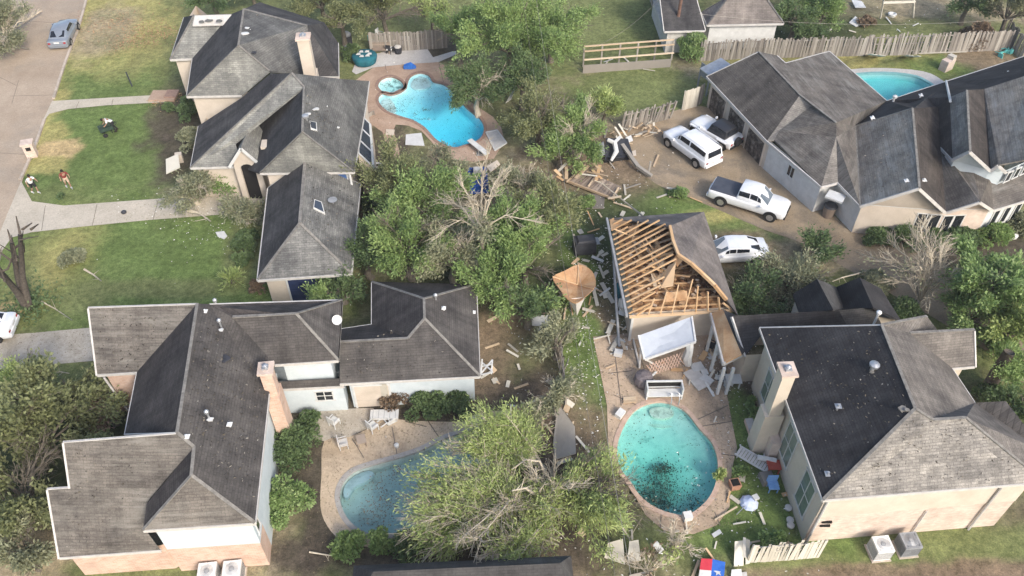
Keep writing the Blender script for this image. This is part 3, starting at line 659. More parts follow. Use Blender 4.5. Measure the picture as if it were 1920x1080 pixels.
def facets(h, V, F, eaves=(), caps=(), th=.13, trim=.17):
    "roof planes drawn between shared corners; F = (corner names, shingle)"
    P = {k: v3(p) for k, p in V.items()}; mats = []; out = {}
    mb = MB(); slots = []; ms = []
    for names, m_ in F:
        if m_ not in slots: slots.append(m_)
        n0 = len(mb.f); mb.slab([h.L(P[k]) for k in names.split()], th); ms += [slots.index(m_)]*(len(mb.f)-n0)
    ob = mb.build('roof', M[slots[0]], h.t, shingle=True)
    for m_ in slots[1:]: ob.data.materials.append(M[m_])
    ob.data.polygons.foreach_set('material_index', ms)
    for e in eaves:
        ks = e.split()
        for a, b in zip(ks, ks[1:]):
            o = Vector((0, 0, -.09)); h.trim.bar(h.L(P[a]+o), h.L(P[b]+o), .09, trim, .5)
    for e in caps:
        ks = e.split()
        for a, b in zip(ks, ks[1:]): h.cap.bar(h.L(P[a]+Vector((0,0,.015))), h.L(P[b]+Vector((0,0,.015))), .15, .045)
    return P
def walls(h, pts, z, m_, inset=.38, z0=-.1, split=None, low=None):
    q = offset([flat(v3((a, b, z))) for a, b in pts], -inset); k = Vector((0, 0, 1))
    def run(z0, z1, q, m_):
        w = MB(); n = len(q)
        for i in range(n): w.face([h.L(p) for p in (q[i]+k*z0, q[(i+1) % n]+k*z0, q[(i+1) % n]+k*z1, q[i]+k*z1)], .5)
        w.build('wall', M[m_], h.t)
    if low: run(z0, split, q, low); run(split, z-.12, offset(q, .03), m_)
    else: run(z0, z-.12, q, m_)
    return q
def gable(h, pts, m_, back=.4):
    "triangular gable wall set just behind its rake"
    P = [v3(p)-Vector((0, 0, .16)) for p in pts]; n = Vector((0, back, 0)); w = MB(); w.face([h.L(p+n) for p in P], .5); w.build('gable_wall', M[m_], h.t)
def patches(h, pts, m_, name='roof_patch', r=.25, zoff=.03, sq=False):
    "torn or repaired spots lying on a roof: pts = (px,py,z,radius)"
    for (a, b, z, rad) in pts:
        c = h.L(G(a, b, z)); mb = MB(); n = 9
        poly = [c+Vector((math.cos(2*math.pi*i/n), .75*math.sin(2*math.pi*i/n), 0))*rad*random.uniform(.6, 1.2) for i in range(n)]
        mb.slab(poly, .05); mb.build(name, M[m_], h.t)
# --- beige two-storey house, lower right
h = House('brick_house', 'large beige two-storey house with charcoal roof beside the teal pool', 'house', (1640, 820))
V = dict(nw=(1425,614,4.8), rn=(1653,609,8.0), rs=(1716,766,7.9), sw=(1543,937,4.8), p1=(1750,787,7.4), p2=(1811,783,7.2), se=(1958,903,4.8), ee=(1962,850,4.8),
  n2=(1738,593,6.6), n3=(1760,622,5.0), v1=(1706,624,6.9), v2=(1785,690,4.9), e1=(1827,618,6.7), e2=(1829,686,4.9), es=(1828,755,4.8), g1=(1886,752,5.6))
P = facets(h, V, [('nw rn rs sw','dk_black'), ('sw rs p1 p2 se','sh_br'), ('rn v1 v2 es p2 p1 rs','sh_bre'), ('rn n2 n3 v1','sh_bre'), ('v1 e1 e2 v2','sh_bre'), ('p2 es g1 ee se','sh_bre')],
  ['nw rn','nw sw','sw se','v2 e2','e2 e1','es v2'], ['rn rs p1 p2 se','v1 e1','rs sw','rn n2'])
WN, WS = None, None
q = walls(h, [(1425,614),(1543,937),(1958,903),(1962,850),(1830,755),(1785,690),(1760,622)], 4.8, 'tan')
WN, WS = q[0], q[1]
w = MB(); a, b = q[1], q[2]; k = Vector((0,0,1))
for z0, z1, m_, d in ((-.1,2.5,'brick_cream',.02), (2.5,4.66,'cream',.05)):
    w = MB(); n = Vector((0,-d,0)); w.face([h.L(p) for p in (a+n+k*z0, b+n+k*z0, b+n+k*z1, a+n+k*z1)], .5); w.build('wall_cladding', M[m_], h.t)
walls(h, [(1755,622),(1785,690),(1829,686),(1827,622)], 4.8, 'tan')
V = dict(a=(1372,592,4.3), b=(1573,582,4.3), c=(1590,614,3.2), d=(1430,624,3.4), e=(1397,667,2.7), f=(1637,576,4.3), g=(1652,606,3.2),
  A1=(1487,551,2.9), A2=(1532,523,4.8), A3=(1562,580,4.8), A4=(1500,588,2.9), A5=(1568,538,3.1), A6=(1583,580,3.1), B2=(1612,520,4.8), B3=(1637,576,4.8), B4=(1652,541,3.1), B5=(1690,602,3.0))
facets(h, V, [('a b c d e','dk_black'), ('b f g c','sh_bre2'), ('A1 A2 A3 A4','dk_black'), ('A2 A5 A6 A3','sh_bre2'), ('A5 B2 B3 A6','dk_black'), ('B2 B4 B5 B3','dk_black')], ['e a'], [])
walls(h, [(1374,594),(1397,667),(1500,662),(1652,640),(1640,578)], 2.6, 'tan', .15)
walls(h, [(1487,551),(1500,592),(1585,586),(1568,538)], 2.9, 'tan', .2); walls(h, [(1568,538),(1585,586),(1690,602),(1652,541)], 2.9, 'tan', .2)
h.trim.bar(h.L(G(1425,614,4.75)), h.L(G(1425,614,4.75)), .1, .1)
for t, z, hh, g in ((.2,1.2,2.2,'glass_g'), (.575,1.1,2.6,'glass_g'), (.86,1.0,2.6,'glass_g')): h.window(WN, WS, t, 1.3, z, hh, 2, 2, g, 'trim')
e = (WS-WN).normalized(); ang = math.atan2(e.y, e.x); cw = G(1478,690,6.9); cw.z = 0
h.chimney(cw, (.75, .65), 0, 6.7, 'tan', ang, 3.4)
h.box('stone_base', WN+(WS-WN)*.47+Vector((-.3, 0, 0)), (1.0, .5), 0, 1.7, 'brick_pale', ang)
a_, b_ = q[1], q[2]
h.box('wall_vent', a_+(b_-a_)*.07-Vector((0, .06, 0)), (.5, .1), 1.9, 2.02, 'dark'); h.box('wall_vent', a_+(b_-a_)*.07-Vector((0, .06, 0)), (.5, .1), 1.55, 1.67, 'dark')
h.box('wall_vent', a_+(b_-a_)*.5-Vector((0, .08, 0)), (.45, .1), 4.25, 4.4, 'dark')
for t in (.015, .86): p = a_+(b_-a_)*t-Vector((0, .12, 0)); h.pipe(p+Vector((0, 0, 4.6)), p, .06, 'trim')
p = a_+(b_-a_)*.56-Vector((0, .1, 0)); h.pipe(p+Vector((0, 0, 2.3)), p, .04, 'trim')
for x_, y_, z in ((1553,888,5.2),(1572,761,6.3),(1565,681,6.1),(1653,652,7.6),(1667,686,7.6),(1424,601,3.9)): h.vent((x_,y_,z), .12, .06, 'metal', down=.3)
patches(h, [(1692,765,7.7,.22),(1700,768,7.8,.15),(1636,696,7.3,.16)], 'cap', 'bare_spot')
h.vent((1636,692,7.3), .3, .11, 'metal', True, .3); h.vent((1639,606,6.4), .8, .06, 'whitemetal', True)
h.done()
# --- large upper-left house with steep hips, and its garage wing
h = House('hip_roof_house', 'large grey hip-roofed house with many steep slopes beside the cyan pool', 'house', (560, 280))
S1 = ((350,180,4.9), (453,178,4.9), (447,85,8.4)); S2 = ((357,314,2.9), (455,311,2.9), (547,137,8.2)); W2 = ((357,314,2.9), (372,236,2.9), (547,137,8.2)); W3 = ((487,324,4.0), (567,247,7.6), (570,163,7.7))
V = dict(a1=(319,111,4.9), a2=(361,109,4.9), a4=(364,28,7.4), a5=(434,26,7.5), a6=(345,32,4.9), m1=(457,17,8.6), m2=(447,85,8.4), b1=(350,180,4.9), b2=(453,178,4.9), b3=on(505,133,*S1),
  m3=(576,48,8.0), c1=(592,143,5.0), n1=(487,4,7.4), n2=(608,42,5.2), c2=(634,80,5.0), c3=(635,143,5.0), c4=on(548,136,(447,85,8.4),(457,17,8.6),(592,143,5.0)),
  d1=(357,314,2.9), d2=(372,236,2.9), w1=on(452,184,*W2), w2=on(506,139,*W2), d3=(547,137,8.2), e1=(570,163,7.7), f1=on(441,268,*S2), f2=(455,311,2.9),
  e2=(567,247,7.6), e3=(487,324,4.0), f3=on(452,312,*W3), f4=on(441,268,*W3), e4=(664,322,4.0), e5=(686,196,4.0), e7=(640,148,6.4), e8=(692,152,4.2))
P = facets(h, V, [('a1 a2 a5 a4','sh_tl'), ('a1 a4 a6','dk_grey'), ('b1 a2 a5 m1 m2','dk_grey'), ('b1 b2 b3 m2','sh_tl'), ('m2 m1 m3 c1 c4 b3','sh_tle'), ('m3 n2 c2 c3 c1','dk_grey'), ('m1 n1 n2 m3','dk_grey'),
  ('d1 d2 w1 w2 d3','dk_grey'), ('d1 d3 e1 f1 f2','sh_tl'), ('e1 f4 f3 e3 e2','dk_grey'), ('e3 e4 e2','sh_tl'), ('e1 e2 e4 e5 e7 d3','sh_tle'), ('d3 e7 e8 e5','sh_tle')],
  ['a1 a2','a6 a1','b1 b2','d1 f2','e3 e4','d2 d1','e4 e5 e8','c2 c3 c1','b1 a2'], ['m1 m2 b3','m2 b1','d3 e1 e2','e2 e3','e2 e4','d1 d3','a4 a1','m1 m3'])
facets(h, dict(x1=(452,182,2.9), x2=(506,137,7.2), x3=(592,145,4.6), x4=(548,160,7)), [('x2 x3 x4','sh_tle')])
walls(h, [(319,111),(361,109),(440,60),(365,0),(345,32)], 4.9, 'cream', .3)
walls(h, [(350,180),(453,178),(592,143),(635,143),(634,80),(608,42),(487,4),(370,60)], 4.9, 'cream', .35)
walls(h, [(357,314),(457,312),(640,310),(660,170),(560,150),(385,180)], 2.9, 'cream', .35)
q2 = walls(h, [(487,324),(664,322),(692,152),(560,150)], 4.0, 'cream', .35)
qg = h.wing((483,524,2.6), (503,352,2.6), (562,418,4.8), (572,300,4.9), D=(658,512,2.6), C_=(675,345,2.6), roof='sh_grey', wall='cream', g2=True)
h.panel(qg[0], qg[3], .60, 3.4, 0, 2.15, 'navy_door', 'garage_door')
h.panel(q2[0], q2[1], .70, 2.9, .9, 2.7, 'blue_door', 'blue_panel')
c = h.L(G(466, 312, 2.9)-Vector((0,.15,0))); dm = MB()
for sx in (-.72, .72): dm.box((c.x+sx, c.y, 1.6), (.42, .25, 3.2))
for i in range(8):
    t1, t2 = math.pi*i/8, math.pi*(i+1)/8; ar = lambda t: (c.x+.55*math.cos(t), 2.75+.55*math.sin(t)); ou = lambda t: (c.x+.93*math.cos(t), 3.35+1.35*(1-abs(math.cos(t))))
    (x1,z1),(x2,z2),(x3,z3),(x4,z4) = ar(t1), ar(t2), ou(t2), ou(t1)
    dm.face([(x1,c.y-.12,z1),(x4,c.y-.12,z4),(x3,c.y-.12,z3),(x2,c.y-.12,z2)], .5)
dm.build('dormer', M['cream'], h.t); dr = MB()
for sx in (-1, 1): dr.slab([(c.x+sx*1.2, c.y-.3, 3.25), (c.x, c.y-.3, 4.85), (c.x, c.y+3.6, 4.85), (c.x+sx*1.2, c.y+2.4, 3.25)], .1)
dr.build('roof', M['sh_tl'], h.t, shingle=True); dt = MB()
for sx in (-1, 1): dt.bar((c.x+sx*1.2, c.y-.34, 3.18), (c.x, c.y-.34, 4.78), .08, .2)
dt.build('rake_board', M['white'], h.t)
dp = MB(); dp.box((c.x, c.y+.1, 1.5), (1.1, .1, 3.4)); dp.build('arch_opening', M['dark'], h.t)
h.box('torn_decking', G(507, 268, 4.5), (1.3, .9), 4.3, 4.5, 'cream', .1)
mb = MB(); mb.slab([h.L(G(*p)) for p in ((361,48,7.0),(429,46,7.05),(434,27,7.56),(365,29,7.46))], .08); mb.build('bare_decking', M['trim'], h.t)
patches(h, [(378,40,7.3,.3),(392,38,7.35,.3),(410,38,7.4,.3)], 'sh_tl', 'torn_spot')
cp = G(568,68,9.0); h.chimney(Vector((cp.x, cp.y, 0)), (.85, .85), 0, 8.9, 'cream', .1, 6.0)
a, b = G(668, 212, 3.5), G(673, 300, 3.3); e = flat(b-a).normalized(); n = Vector((-e.y, e.x, 0))
if n.x < 0: n = -n
g = MB(); PP = lambda t, u: h.L(Vector((a.x, a.y, 3.9))+(flat(b)-flat(a))*t+n*(1.0*u)-Vector((0, 0, 1.5*u)))
g.slab([PP(0,0), PP(1,0), PP(1,1), PP(0,1)], .12); fr = g.build('glass_bay', M['white'], h.t)
for i in range(3):
    t0, t1 = .05+i*.32, .05+i*.32+.27; pn = MB(); up = Vector((0,0,.04))
    pn.slab([PP(t0,.12)+up, PP(t1,.12)+up, PP(t1,.85)+up, PP(t0,.85)+up], .05); pn.build('pane', M['skylight'], fr)
g = MB(); A2, B2 = PP(0,1), PP(1,1); A2.z = B2.z = 0
g.face((A2, B2, PP(1,1), PP(0,1)), .5); g.face((PP(1,0)-Vector((0,0,3.9)), PP(1,0), PP(1,1), B2), .5); g.face((PP(0,0)-Vector((0,0,3.9)), PP(0,0), PP(0,1), A2), .5); g.build('wall', M['tan'], fr)
def skylight(pts, z0, inner=.18, lift=.12):
    Q_ = [h.L(on(a, b, *z0))+Vector((0,0,lift)) for a, b in pts]; cc = sum(Q_, Vector())/4; o_ = MB(); o_.slab(Q_, .25); o_ = o_.build('skylight', M['white'], h.t)
    pn = MB(); pn.slab([p.lerp(cc, inner)+Vector((0,0,.03)) for p in Q_], .05); pn.build('pane', M['skylight'], o_)
skylight([(590,376),(604,381),(610,403),(588,392)], ((562,418,4.8),(572,300,4.9),(658,512,2.6)))
skylight([(581,229),(594,232),(595,247),(583,243)], ((570,163,7.7),(567,247,7.6),(664,322,4.0)))
EP = ((457,17,8.6),(447,85,8.4),(592,143,5.0)); zz = lambda a, b, p: on(a, b, *p).z+.22
patches(h, [(474,28,zz(474,28,EP),.55),(472,44,zz(472,44,EP),.7),(476,56,zz(476,56,EP),.4)], 'grey', 'torn_spot')
patches(h, [(a,b,zz(a,b,EP)+.03,r) for a,b,r in ((490,42,.3),(491,52,.3),(461,62,.32),(466,74,.22),(480,82,.3),(463,52,.2),(467,55,.2))], 'white', 'bare_decking')
patches(h, [(a,b,zz(a,b,EP)+.03,r) for a,b,r in ((500,62,.25),(527,57,.22),(501,92,.22),(476,98,.22),(525,50,.2))], 'charcoal', 'torn_spot')
E3 = ((570,163,7.7),(567,247,7.6),(664,322,4.0))
patches(h, [(a,b,zz(a,b,E3)+.03,r) for a,b,r in ((592,204,.22),(610,198,.2),(647,225,.24),(631,238,.2),(577,213,.2),(620,210,.12))], 'white', 'bare_decking')
h.vent((574,224,7.4), .25, .1, 'metal', True); h.pipe((655,324,3.8), (664,368,2.0), .09, 'white')
c = h.L(on(625,383,(562,418,4.8),(572,300,4.9),(658,512,2.6))); mb = MB(); mb.lathe((c.x,c.y,c.z+.3),[(.05,0),(.25,.03),(.32,.1)],12); dsh = mb.build('satellite_dish', M['grey'], h.t); mb = MB(); mb.tube([c, c+Vector((0,0,.35))],.03); mb.build('mast', M['metal'], dsh)
h.done()
# --- stained house, lower left
h = House('stained_roof_house', 'two-storey house with streaked brown roof and white siding beside the slate pool', 'house', (380, 780))
ME = ((372,571,7.7), (332,810,7.7), (478,979,4.8)); SWG = ((118,828,7.1), (332,812,7.5), (110,1045,2.5))
V = dict(a=(165,576,7.4), b=(370,569,7.6), c=(257,697,4.8), d=(181,702,4.7), e=(332,811,7.6), f=(234,814,5.0), g=(364,838,7.05), i=(359,891,6.9), se=(478,980,4.8), ea=(504,738,4.8), eb=(515,683,4.8), v=(436,595,6.85), w=(392,570,7.3),
  s1=(118,828,7.1), s3=on(277,940,*SWG), s4=on(270,990,*SWG), s5=(301,1031,2.55), s6=(110,1045,2.5), s7=on(88,916,*SWG), s8=on(130,913,*SWG), sw=(268,994,4.8), dk=(275,945,5.0),
  r2=(555,588,6.85), ne=(641,562,4.8), e2=(634,675,4.8), s9=(128,1044,2.5))
P = facets(h, V, [('a b c d','sh_bl'), ('b e f c','dk_brown'), ('b w v eb ea se i g e','sh_ble'), ('s1 e g s3 s4 s5 s6 s7 s8','sh_bl'), ('g i sw dk','dk_brown'), ('i se sw','sh_bl'), ('w ne r2 v','dk_brown'), ('v r2 e2 eb','sh_ble'), ('r2 ne e2','sh_ble')],
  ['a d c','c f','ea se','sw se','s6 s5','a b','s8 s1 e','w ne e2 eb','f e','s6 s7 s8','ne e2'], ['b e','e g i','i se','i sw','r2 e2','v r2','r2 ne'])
walls(h, [(165,590),(181,702),(257,697),(370,620),(370,570)], 4.7, 'brick_pink', .35)
walls(h, [(234,814),(257,690),(395,575),(515,683),(504,738),(480,960),(340,830)], 4.8, 'siding', .35)
qa = walls(h, [(275,900),(268,994),(478,980),(503,740),(360,800)], 4.8, 'siding', .35, low='brick_pink', split=2.3)
walls(h, [(110,1045),(301,1031),(360,1000),(345,830),(118,870)], 2.5, 'brick_pink', .3)
# brick storey that runs on flush under the siding to the far corner
qw = walls(h, [(395,575),(515,683),(634,675),(641,562)], 4.8, 'siding', .55)
facets(h, dict(a=(512,730,2.45), b=(645,723,2.45), c=(645,709,2.85), d=(512,716,2.85)), [('a b c d','sh_ble')], ['a b'])
ql = walls(h, [(512,730),(645,723),(645,690),(512,695)], 2.4, 'siding', .1)
V = dict(nw=(697,528,2.7), p1=(795,560,4.9), p2=(796,597,4.9), r=(765,634,4.35), rw=(637,641,4.3), k=(697,608,2.7), k2=(637,617,2.9), sw=(637,719,2.7), se=(900,705,2.7), ne=(893,533,2.7))
facets(h, V, [('nw p1 p2 r k','dk_brown'), ('k r rw k2','dk_brown'), ('rw r p2 se sw','sh_ble'), ('p1 p2 se ne','sh_ble'), ('nw p1 ne','dk_brown')], ['sw se','se ne','nw k k2'], ['nw p1 p2 r rw','p2 se','p1 ne'])
qe = walls(h, [(640,719),(900,705),(893,533),(697,528),(697,610),(640,617)], 2.7, 'siding', .35)
mb = MB(); A, B = G(436,594,6.95), G(497,591,6.95); mb.bar(h.L(A), h.L(B), .16, .07); mb.build('ridge_tiles', M['cap'], h.t)
a, b = qe[0], qe[1]
h.window(ql[0], ql[1], .70, .95, 1.1, .8, 2, 2, 'glass', 'white')
h.panel(a, b, .17, 1.9, .05, 1.9, 'cream', 'sliding_door'); h.box('door_recess', a+(b-a)*.27-Vector((0,.03,0)), (.4,.12), 0, 2.1, 'fence_l')
cp = G(497,688,6.4); h.chimney(Vector((cp.x, cp.y, 0)), (.6, .65), 0, 6.2, 'brick_pink', .12, 4.4)
h.window(qa[2], qa[3], .08, .5, 2.7, 1.1, 1, 1, 'glass', 'white')
def capvent(a, b, z): h.vent((a,b,z), .26, .05, 'metal', True, .3)
capvent(405,570,7.1); capvent(413,608,7.1); capvent(390,779,7.2); capvent(817,560,4.5)
patches(h, [(394,786,7.0,.16),(414,618,7.0,.16)], 'white', 'flashing')
for a_, b_, z in ((350,818,7.4),(384,583,7.4),(352,968,5.1),(430,795,6.3),(832,577,4.3),(888,585,2.9)): h.vent((a_,b_,z), .1, .05, down=.2)
c = h.L(G(632,600,5.3)); mb = MB(); n = 14; dm = Matrix.Rotation(R(40), 3, 'X') @ Matrix.Rotation(R(10), 3, 'Y'); prev = None
for r, z in [(0, .0), (.12, .02), (.22, .06), (.28, .1)]:
    ring = [c+dm @ Vector((r*math.cos(2*math.pi*i/n), r*math.sin(2*math.pi*i/n), z)) for i in range(n)]
    if prev:
        for i in range(n): mb.face((prev[i], prev[(i+1) % n], ring[(i+1) % n], ring[i]), .5)
    prev = ring
dsh = mb.build('satellite_dish', M['white'], h.t, True); mb = MB(); mb.tube([c-Vector((0,0,.6)), c-Vector((0,0,.02))], .04); mb.tube([c, c+dm @ Vector((0,-.1,.4))], .02); mb.build('mast', M['metal'], dsh)
mb = MB(); c = h.L(G(912,690,1.6))
for x0, y0, x1, y1 in ((-.3,-.5,-.25,.5),(.3,-.45,.35,.45),(-.3,-.4,.35,.45),(-.3,.45,.35,-.4),(-.3,-.5,.4,-.45),(-.3,.1,.35,.15)): mb.bar(c+Vector((x0,y0,.0)), c+Vector((x1,y1,.2)), .08, .05)
mb.build('broken_frame', M['white'], h.t)
mb = MB(); p = h.L(G(545,748,.3)); mb.box((p.x,p.y,.5),(.9,.7,.1)); mb.box((p.x,p.y,.25),(.7,.5,.4)); mb.build('back_step', M['trim'], h.t)
z_ = on(419,672,*ME).z+.05; patches(h, [(419,672,z_,.4)], 'charcoal', 'roof_patch')
h.pipe((195,708,4.4), (240,770,1.6), .06, 'trim')
h.done()
# --- long white one-storey house with many gables, upper right
h = House('gabled_white_house', 'long white house with many grey gables and open garage bays, upper right', 'house', (1600, 300))
NE_ = ((1423,97,5.0), (1555,96,2.7), (1663,189,2.7)); SW_ = ((1438,264,2.7), (1540,350,2.7), (1604,236,5.2))
V = dict(g1=(1325,143,2.7), g2=(1438,264,2.7), g3=(1423,97,5.0), g4=(1500,178,5.0), g5=on(1457,104,*NE_), g6=on(1473,118,*NE_), g7=(1555,96,2.7), g8=(1663,189,2.7), g9=(1568,230,5.0),
  k1=(1452,262,2.9), k2=on(1461,246,*SW_), k3=(1531,191,4.9), s0=on(1568,257,*SW_), s1=(1540,350,2.7), s2=(1571,342,2.75), s3=(1613,386,2.7), m1=on(1604,236,(1711,203,5.7),(1724,352,5.2),(1613,386,2.7)), m2=(1711,203,5.7), q1=(1724,352,5.2),
  q2=(1774,398,2.7), m3=(1759,200,4.3), x1=(1764,276,4.0), x2=(1786,299,3.6), x3=(1817,288,3.8), q3=(1838,378,4.0), q4=(1863,394,2.7), q5=(1930,374,2.7), x4=(1858,330,3.6), x5=(1890,332,3.4),x6=(1935,320,3.3),
  u1=(1781,182,5.2), u2=(1813,169,6.4), u3=(1819,283,6.2), u4=(1786,299,4.7), u5=(1845,167,5.3), u6=(1858,319,4.7), t1=(1935,138,7.0), t2=(1940,296,6.6), t3=(1873,309,5.3), t4=(1888,323,4.8),
  n1=(1775,152,2.7), n2=(1935,101,2.7), d1=(1872,243,6.3), d2=(1881,241,6.5))
P = facets(h, V, [('g1 g2 g4 g3','dk_tr'), ('g3 g5 g6 g7 g8 m1 g9 g4','sh_trn'), ('g4 g2 k1 k2 k3','sh_tr2'), ('k2 k3 g9 m1 s0','sh_trn'), ('k1 k2 s0 s1','sh_trn'), ('s0 s1 s2','sh_tr2'), ('s0 s2 s3 m1','sh_trn'),
  ('m1 m2 q1 s3','sh_tr'), ('m2 m3 x1 q2 q1','dk_tr2'), ('x1 x2 x3 q3 q2','sh_trn'), ('x3 x4 q4 q3','dk_tr'), ('x4 x5 x6 q5 q4','sh_trn'), ('m3 u1 u4 x1','dk_tr2'), ('u1 u2 u3 u4','sh_tr2'), ('u2 u5 u6 u3','dk_tr2'),
  ('u5 t1 t2 t3 u6','sh_tr'), ('g8 n1 n2 t1 u5 u2 u1 m3 m2 m1','dk_black')],
  ['g1 g2','g5 g6 g7 g8 n1 n2','g2 s1 s2 s3 q1 q2 q3 q4 q5','x1 u4 u3 u6 t3 t4','g1 g3'], ['g3 g4','m1 m2','m1 s3','m2 q1','u2 u3','g4 g9'], trim=.2)
wq = walls(h, [(1325,143),(1438,264),(1540,350),(1571,342),(1613,386),(1774,398),(1863,394),(1935,374),(1935,101),(1663,189),(1555,96)], 2.7, 'white', .35)
walls(h, [(1771,278),(1786,299),(1858,319),(1888,323),(1940,300),(1940,160),(1781,182)], 4.6, 'siding', .25)
gable(h, [(1613,386,2.7),(1774,398,2.7),(1724,352,5.2)], 'cream'); gable(h, [(1774,398,2.7),(1863,394,2.7),(1838,378,4.0)], 'brick_pale'); gable(h, [(1786,299,4.7),(1858,319,4.7),(1819,283,6.2)], 'siding', .25); gable(h, [(1858,319,4.7),(1888,323,4.7),(1873,309,5.3)], 'siding', .25)
w = MB(); a, b = wq[4], wq[5]; n = Vector((0,-.03,0)); w.face([h.L(p) for p in (a+n, b+n, b+n+k*2.55, a+n+k*2.55)], .5); w.build('wall_cladding', M['cream'], h.t)
w = MB(); a, b = wq[5], wq[6]; w.face([h.L(p) for p in (a+n, b+n, b+n+k*2.55, a+n+k*2.55)], .5); w.build('wall_cladding', M['brick_pale'], h.t)
n = (wq[1]-wq[0]).normalized(); n = Vector((n.y, -n.x, 0))*.03; w = MB(); w.face([h.L(p) for p in (wq[0]+n, wq[1]+n, wq[1]+n+k*2.55, wq[0]+n+k*2.55)], .5); w.build('wall_cladding', M['cream'], h.t)
a, b = wq[0], wq[1]
for t in (.17, .5, .82): h.panel(a+n, b+n, t, 2.3, .05, 2.0, 'bay', 'garage_bay', .03, 'cream')
h.window(wq[1], wq[2], .48, .7, 1.2, .9, 2, 1, 'glass', 'white')
for t in (.80, .92): h.window(wq[4], wq[5], t, .9, .6, 1.6, 1, 1, 'glass', 'white')
for t in (.18, .42): h.window(wq[5], wq[6], t, .7, .6, 1.5, 1, 1, 'glass', 'white')
for t in (.3, .6, .9): h.window(wq[6], wq[7], t, .5, .8, 1.4, 1, 1, 'glass', 'white')
a, b = G(1888,323,4.6), G(1940,300,4.6)
for t in (.15, .45, .75): h.window(a, b, t, .5, 3.7, .8, 1, 1, 'glass', 'white')
h.box('door_canopy', G(1567,368,2.3), (1.2, .9), 2.2, 2.35, 'white', -.6)
h.vent((1674,192,3.0), .5, .08, 'white', True); h.vent((1636,220,5.0), .12, .06, down=.2); h.vent((1700,338,4.9), .1, .06, down=.2); h.vent((1733,337,4.9), .1, .06, down=.2); h.vent((1727,178,4.0), .12, .06); h.vent((1889,138,4.4), .2, .1, down=.2)
h.pipe((1774,152,2.9), (1782,190,5.6), .1, 'white')
h.done()
def lean_to():
    o = G(1340,125); t = thing('lean_to', 'small grey metal-roofed lean-to at the garage corner of the long white house', 'shed', o)
    mb = MB(); mb.slab([G(*p)-o for p in ((1312,128,2.1),(1330,142,2.1),(1372,122,2.5),(1352,108,2.5))], .08); mb.build('roof', M['metal'], t); mb = MB()
    for p in ((1314,128),(1331,141),(1368,122),(1352,110)): g = G(*p, 2.0)-o; mb.box((g.x,g.y,1.0), (.12,.12,2.0))
    mb.bar(G(1314,128,1)-o, G(1331,141,1)-o, .06, 1.2); mb.build('frame', M['grey'], t)
lean_to()
# --- white garage at the top, and slate-blue building next to it
h = House('white_garage', 'small white building with grey hip roof at the top right', 'garage', (1395, 50))
h.wing((1326,46,2.7), (1469,43,2.7), (1368,-8,4.8), (1432,-10,4.8), roof='sh_gar', wall='white', cap=True); h.capm = M['cap_dark']
for z in (1.2, 1.7, 2.1): h.box('vent_slot', G(1400,66,1.2)-Vector((0,.0,0)), (2.0, .08), z, z+.04, 'grey')
h.done()
h = House('slate_blue_building', 'slate-blue roofed building at the top beside the utility pole', 'building', (1275, 30))
h.wing((1246,58,2.4), (1322,56,2.4), (1236,-20,4.4), (1300,-22,4.4), roof='sh_brd', wall='trim', g1=True, g2=True, cap=False)
h.done()
# --- dark roof at the bottom edge
h = House('dark_roof_house', 'house with plain dark roof at the bottom edge under the fallen tree', 'house', (830, 1075))
h.wing((655,1150,2.6), (1080,1130,2.6), (700,1072,4.2), (1050,1056,4.2), roof='sh_brd', wall='tan', cap=False, fascia=False)
h.done()
# ------------------------------------------------------------------ garage with its west roof slope torn off
h = House('wrecked_garage', 'garage with its west roof slope torn off, bare orange rafters showing', 'garage', (1260, 500))
ze = 2.6
NW, NE, SW, SE = G(1142,409,ze), G(1320,397,ze), G(1180,592,ze), G(1380,580,ze)
PK, PS = G(1256,424,4.9), G(1300,520,4.9)
up = Vector((0,0,1))
# surviving shingled planes: north hip, east slope with a ragged torn edge
mb = MB()
mb.slab([h.L(p) for p in (NW, NE, PK, G(1180,413,3.0))], .12)
mb.slab([h.L(p) for p in (NE, G(1384,592,ze), G(1362,560,3.3), G(1340,533,4.1), G(1318,512,4.5), G(1296,492,4.85), G(1276,476,4.9), G(1266,455,4.9), PK)], .12)
mb.build('roof', M['sh_gar'], h.t, shingle=True)
mb = MB(); e_ = [G(1256,424,4.9), G(1262,452,4.93), G(1272,478,4.93), G(1296,494,4.88), G(1318,514,4.5), G(1340,535,4.1), G(1362,562,3.3)]
for a, b in zip(e_, e_[1:]): mb.bar(h.L(a), h.L(b), .16, .2)
mb.build('torn_edge', M['lumber'], h.t)
q = offset([flat(p) for p in (NW, SW, SE, NE)], -.3)
w = MB()
for i in range(4):
    a, b = q[i], q[(i+1) % 4]; w.face([h.L(p) for p in (a, b, b+up*2.5, a+up*2.5)], .5)
w.build('wall', M['cream'], h.t)
w = MB(); w.slab([h.L(p+up*2.35) for p in offset(q, -.06)], .1); w.build('attic_floor', M['attic'], h.t)
# sheathing left at the north-west corner, walls plates and eave board
mb = MB(); mb.slab([h.L(G(*p)) for p in ((1143,411,2.68),(1146,432,2.68),(1163,424,2.95),(1178,415,3.0))], .05); mb.build('plywood_sheathing', M['ply'], h.t)
mb = MB(); mb.bar(h.L(NW+Vector((-.15,0,-.05))), h.L(SW+Vector((-.15,0,-.05))), .14, .22); mb.build('eave_board', M['grey'], h.t)
mb = MB(); mb.bar(h.L(SW-up*.1), h.L(SE-up*.1), .16, .12); mb.build('top_plate', M['lumber'], h.t)
def lumber(a, b, w_=.065, d_=.11, name='rafter', m_='lumber', host=None):
    k = MB(); k.bar(a, b, w_, d_); return k.build(name, M[m_], host or h.t)
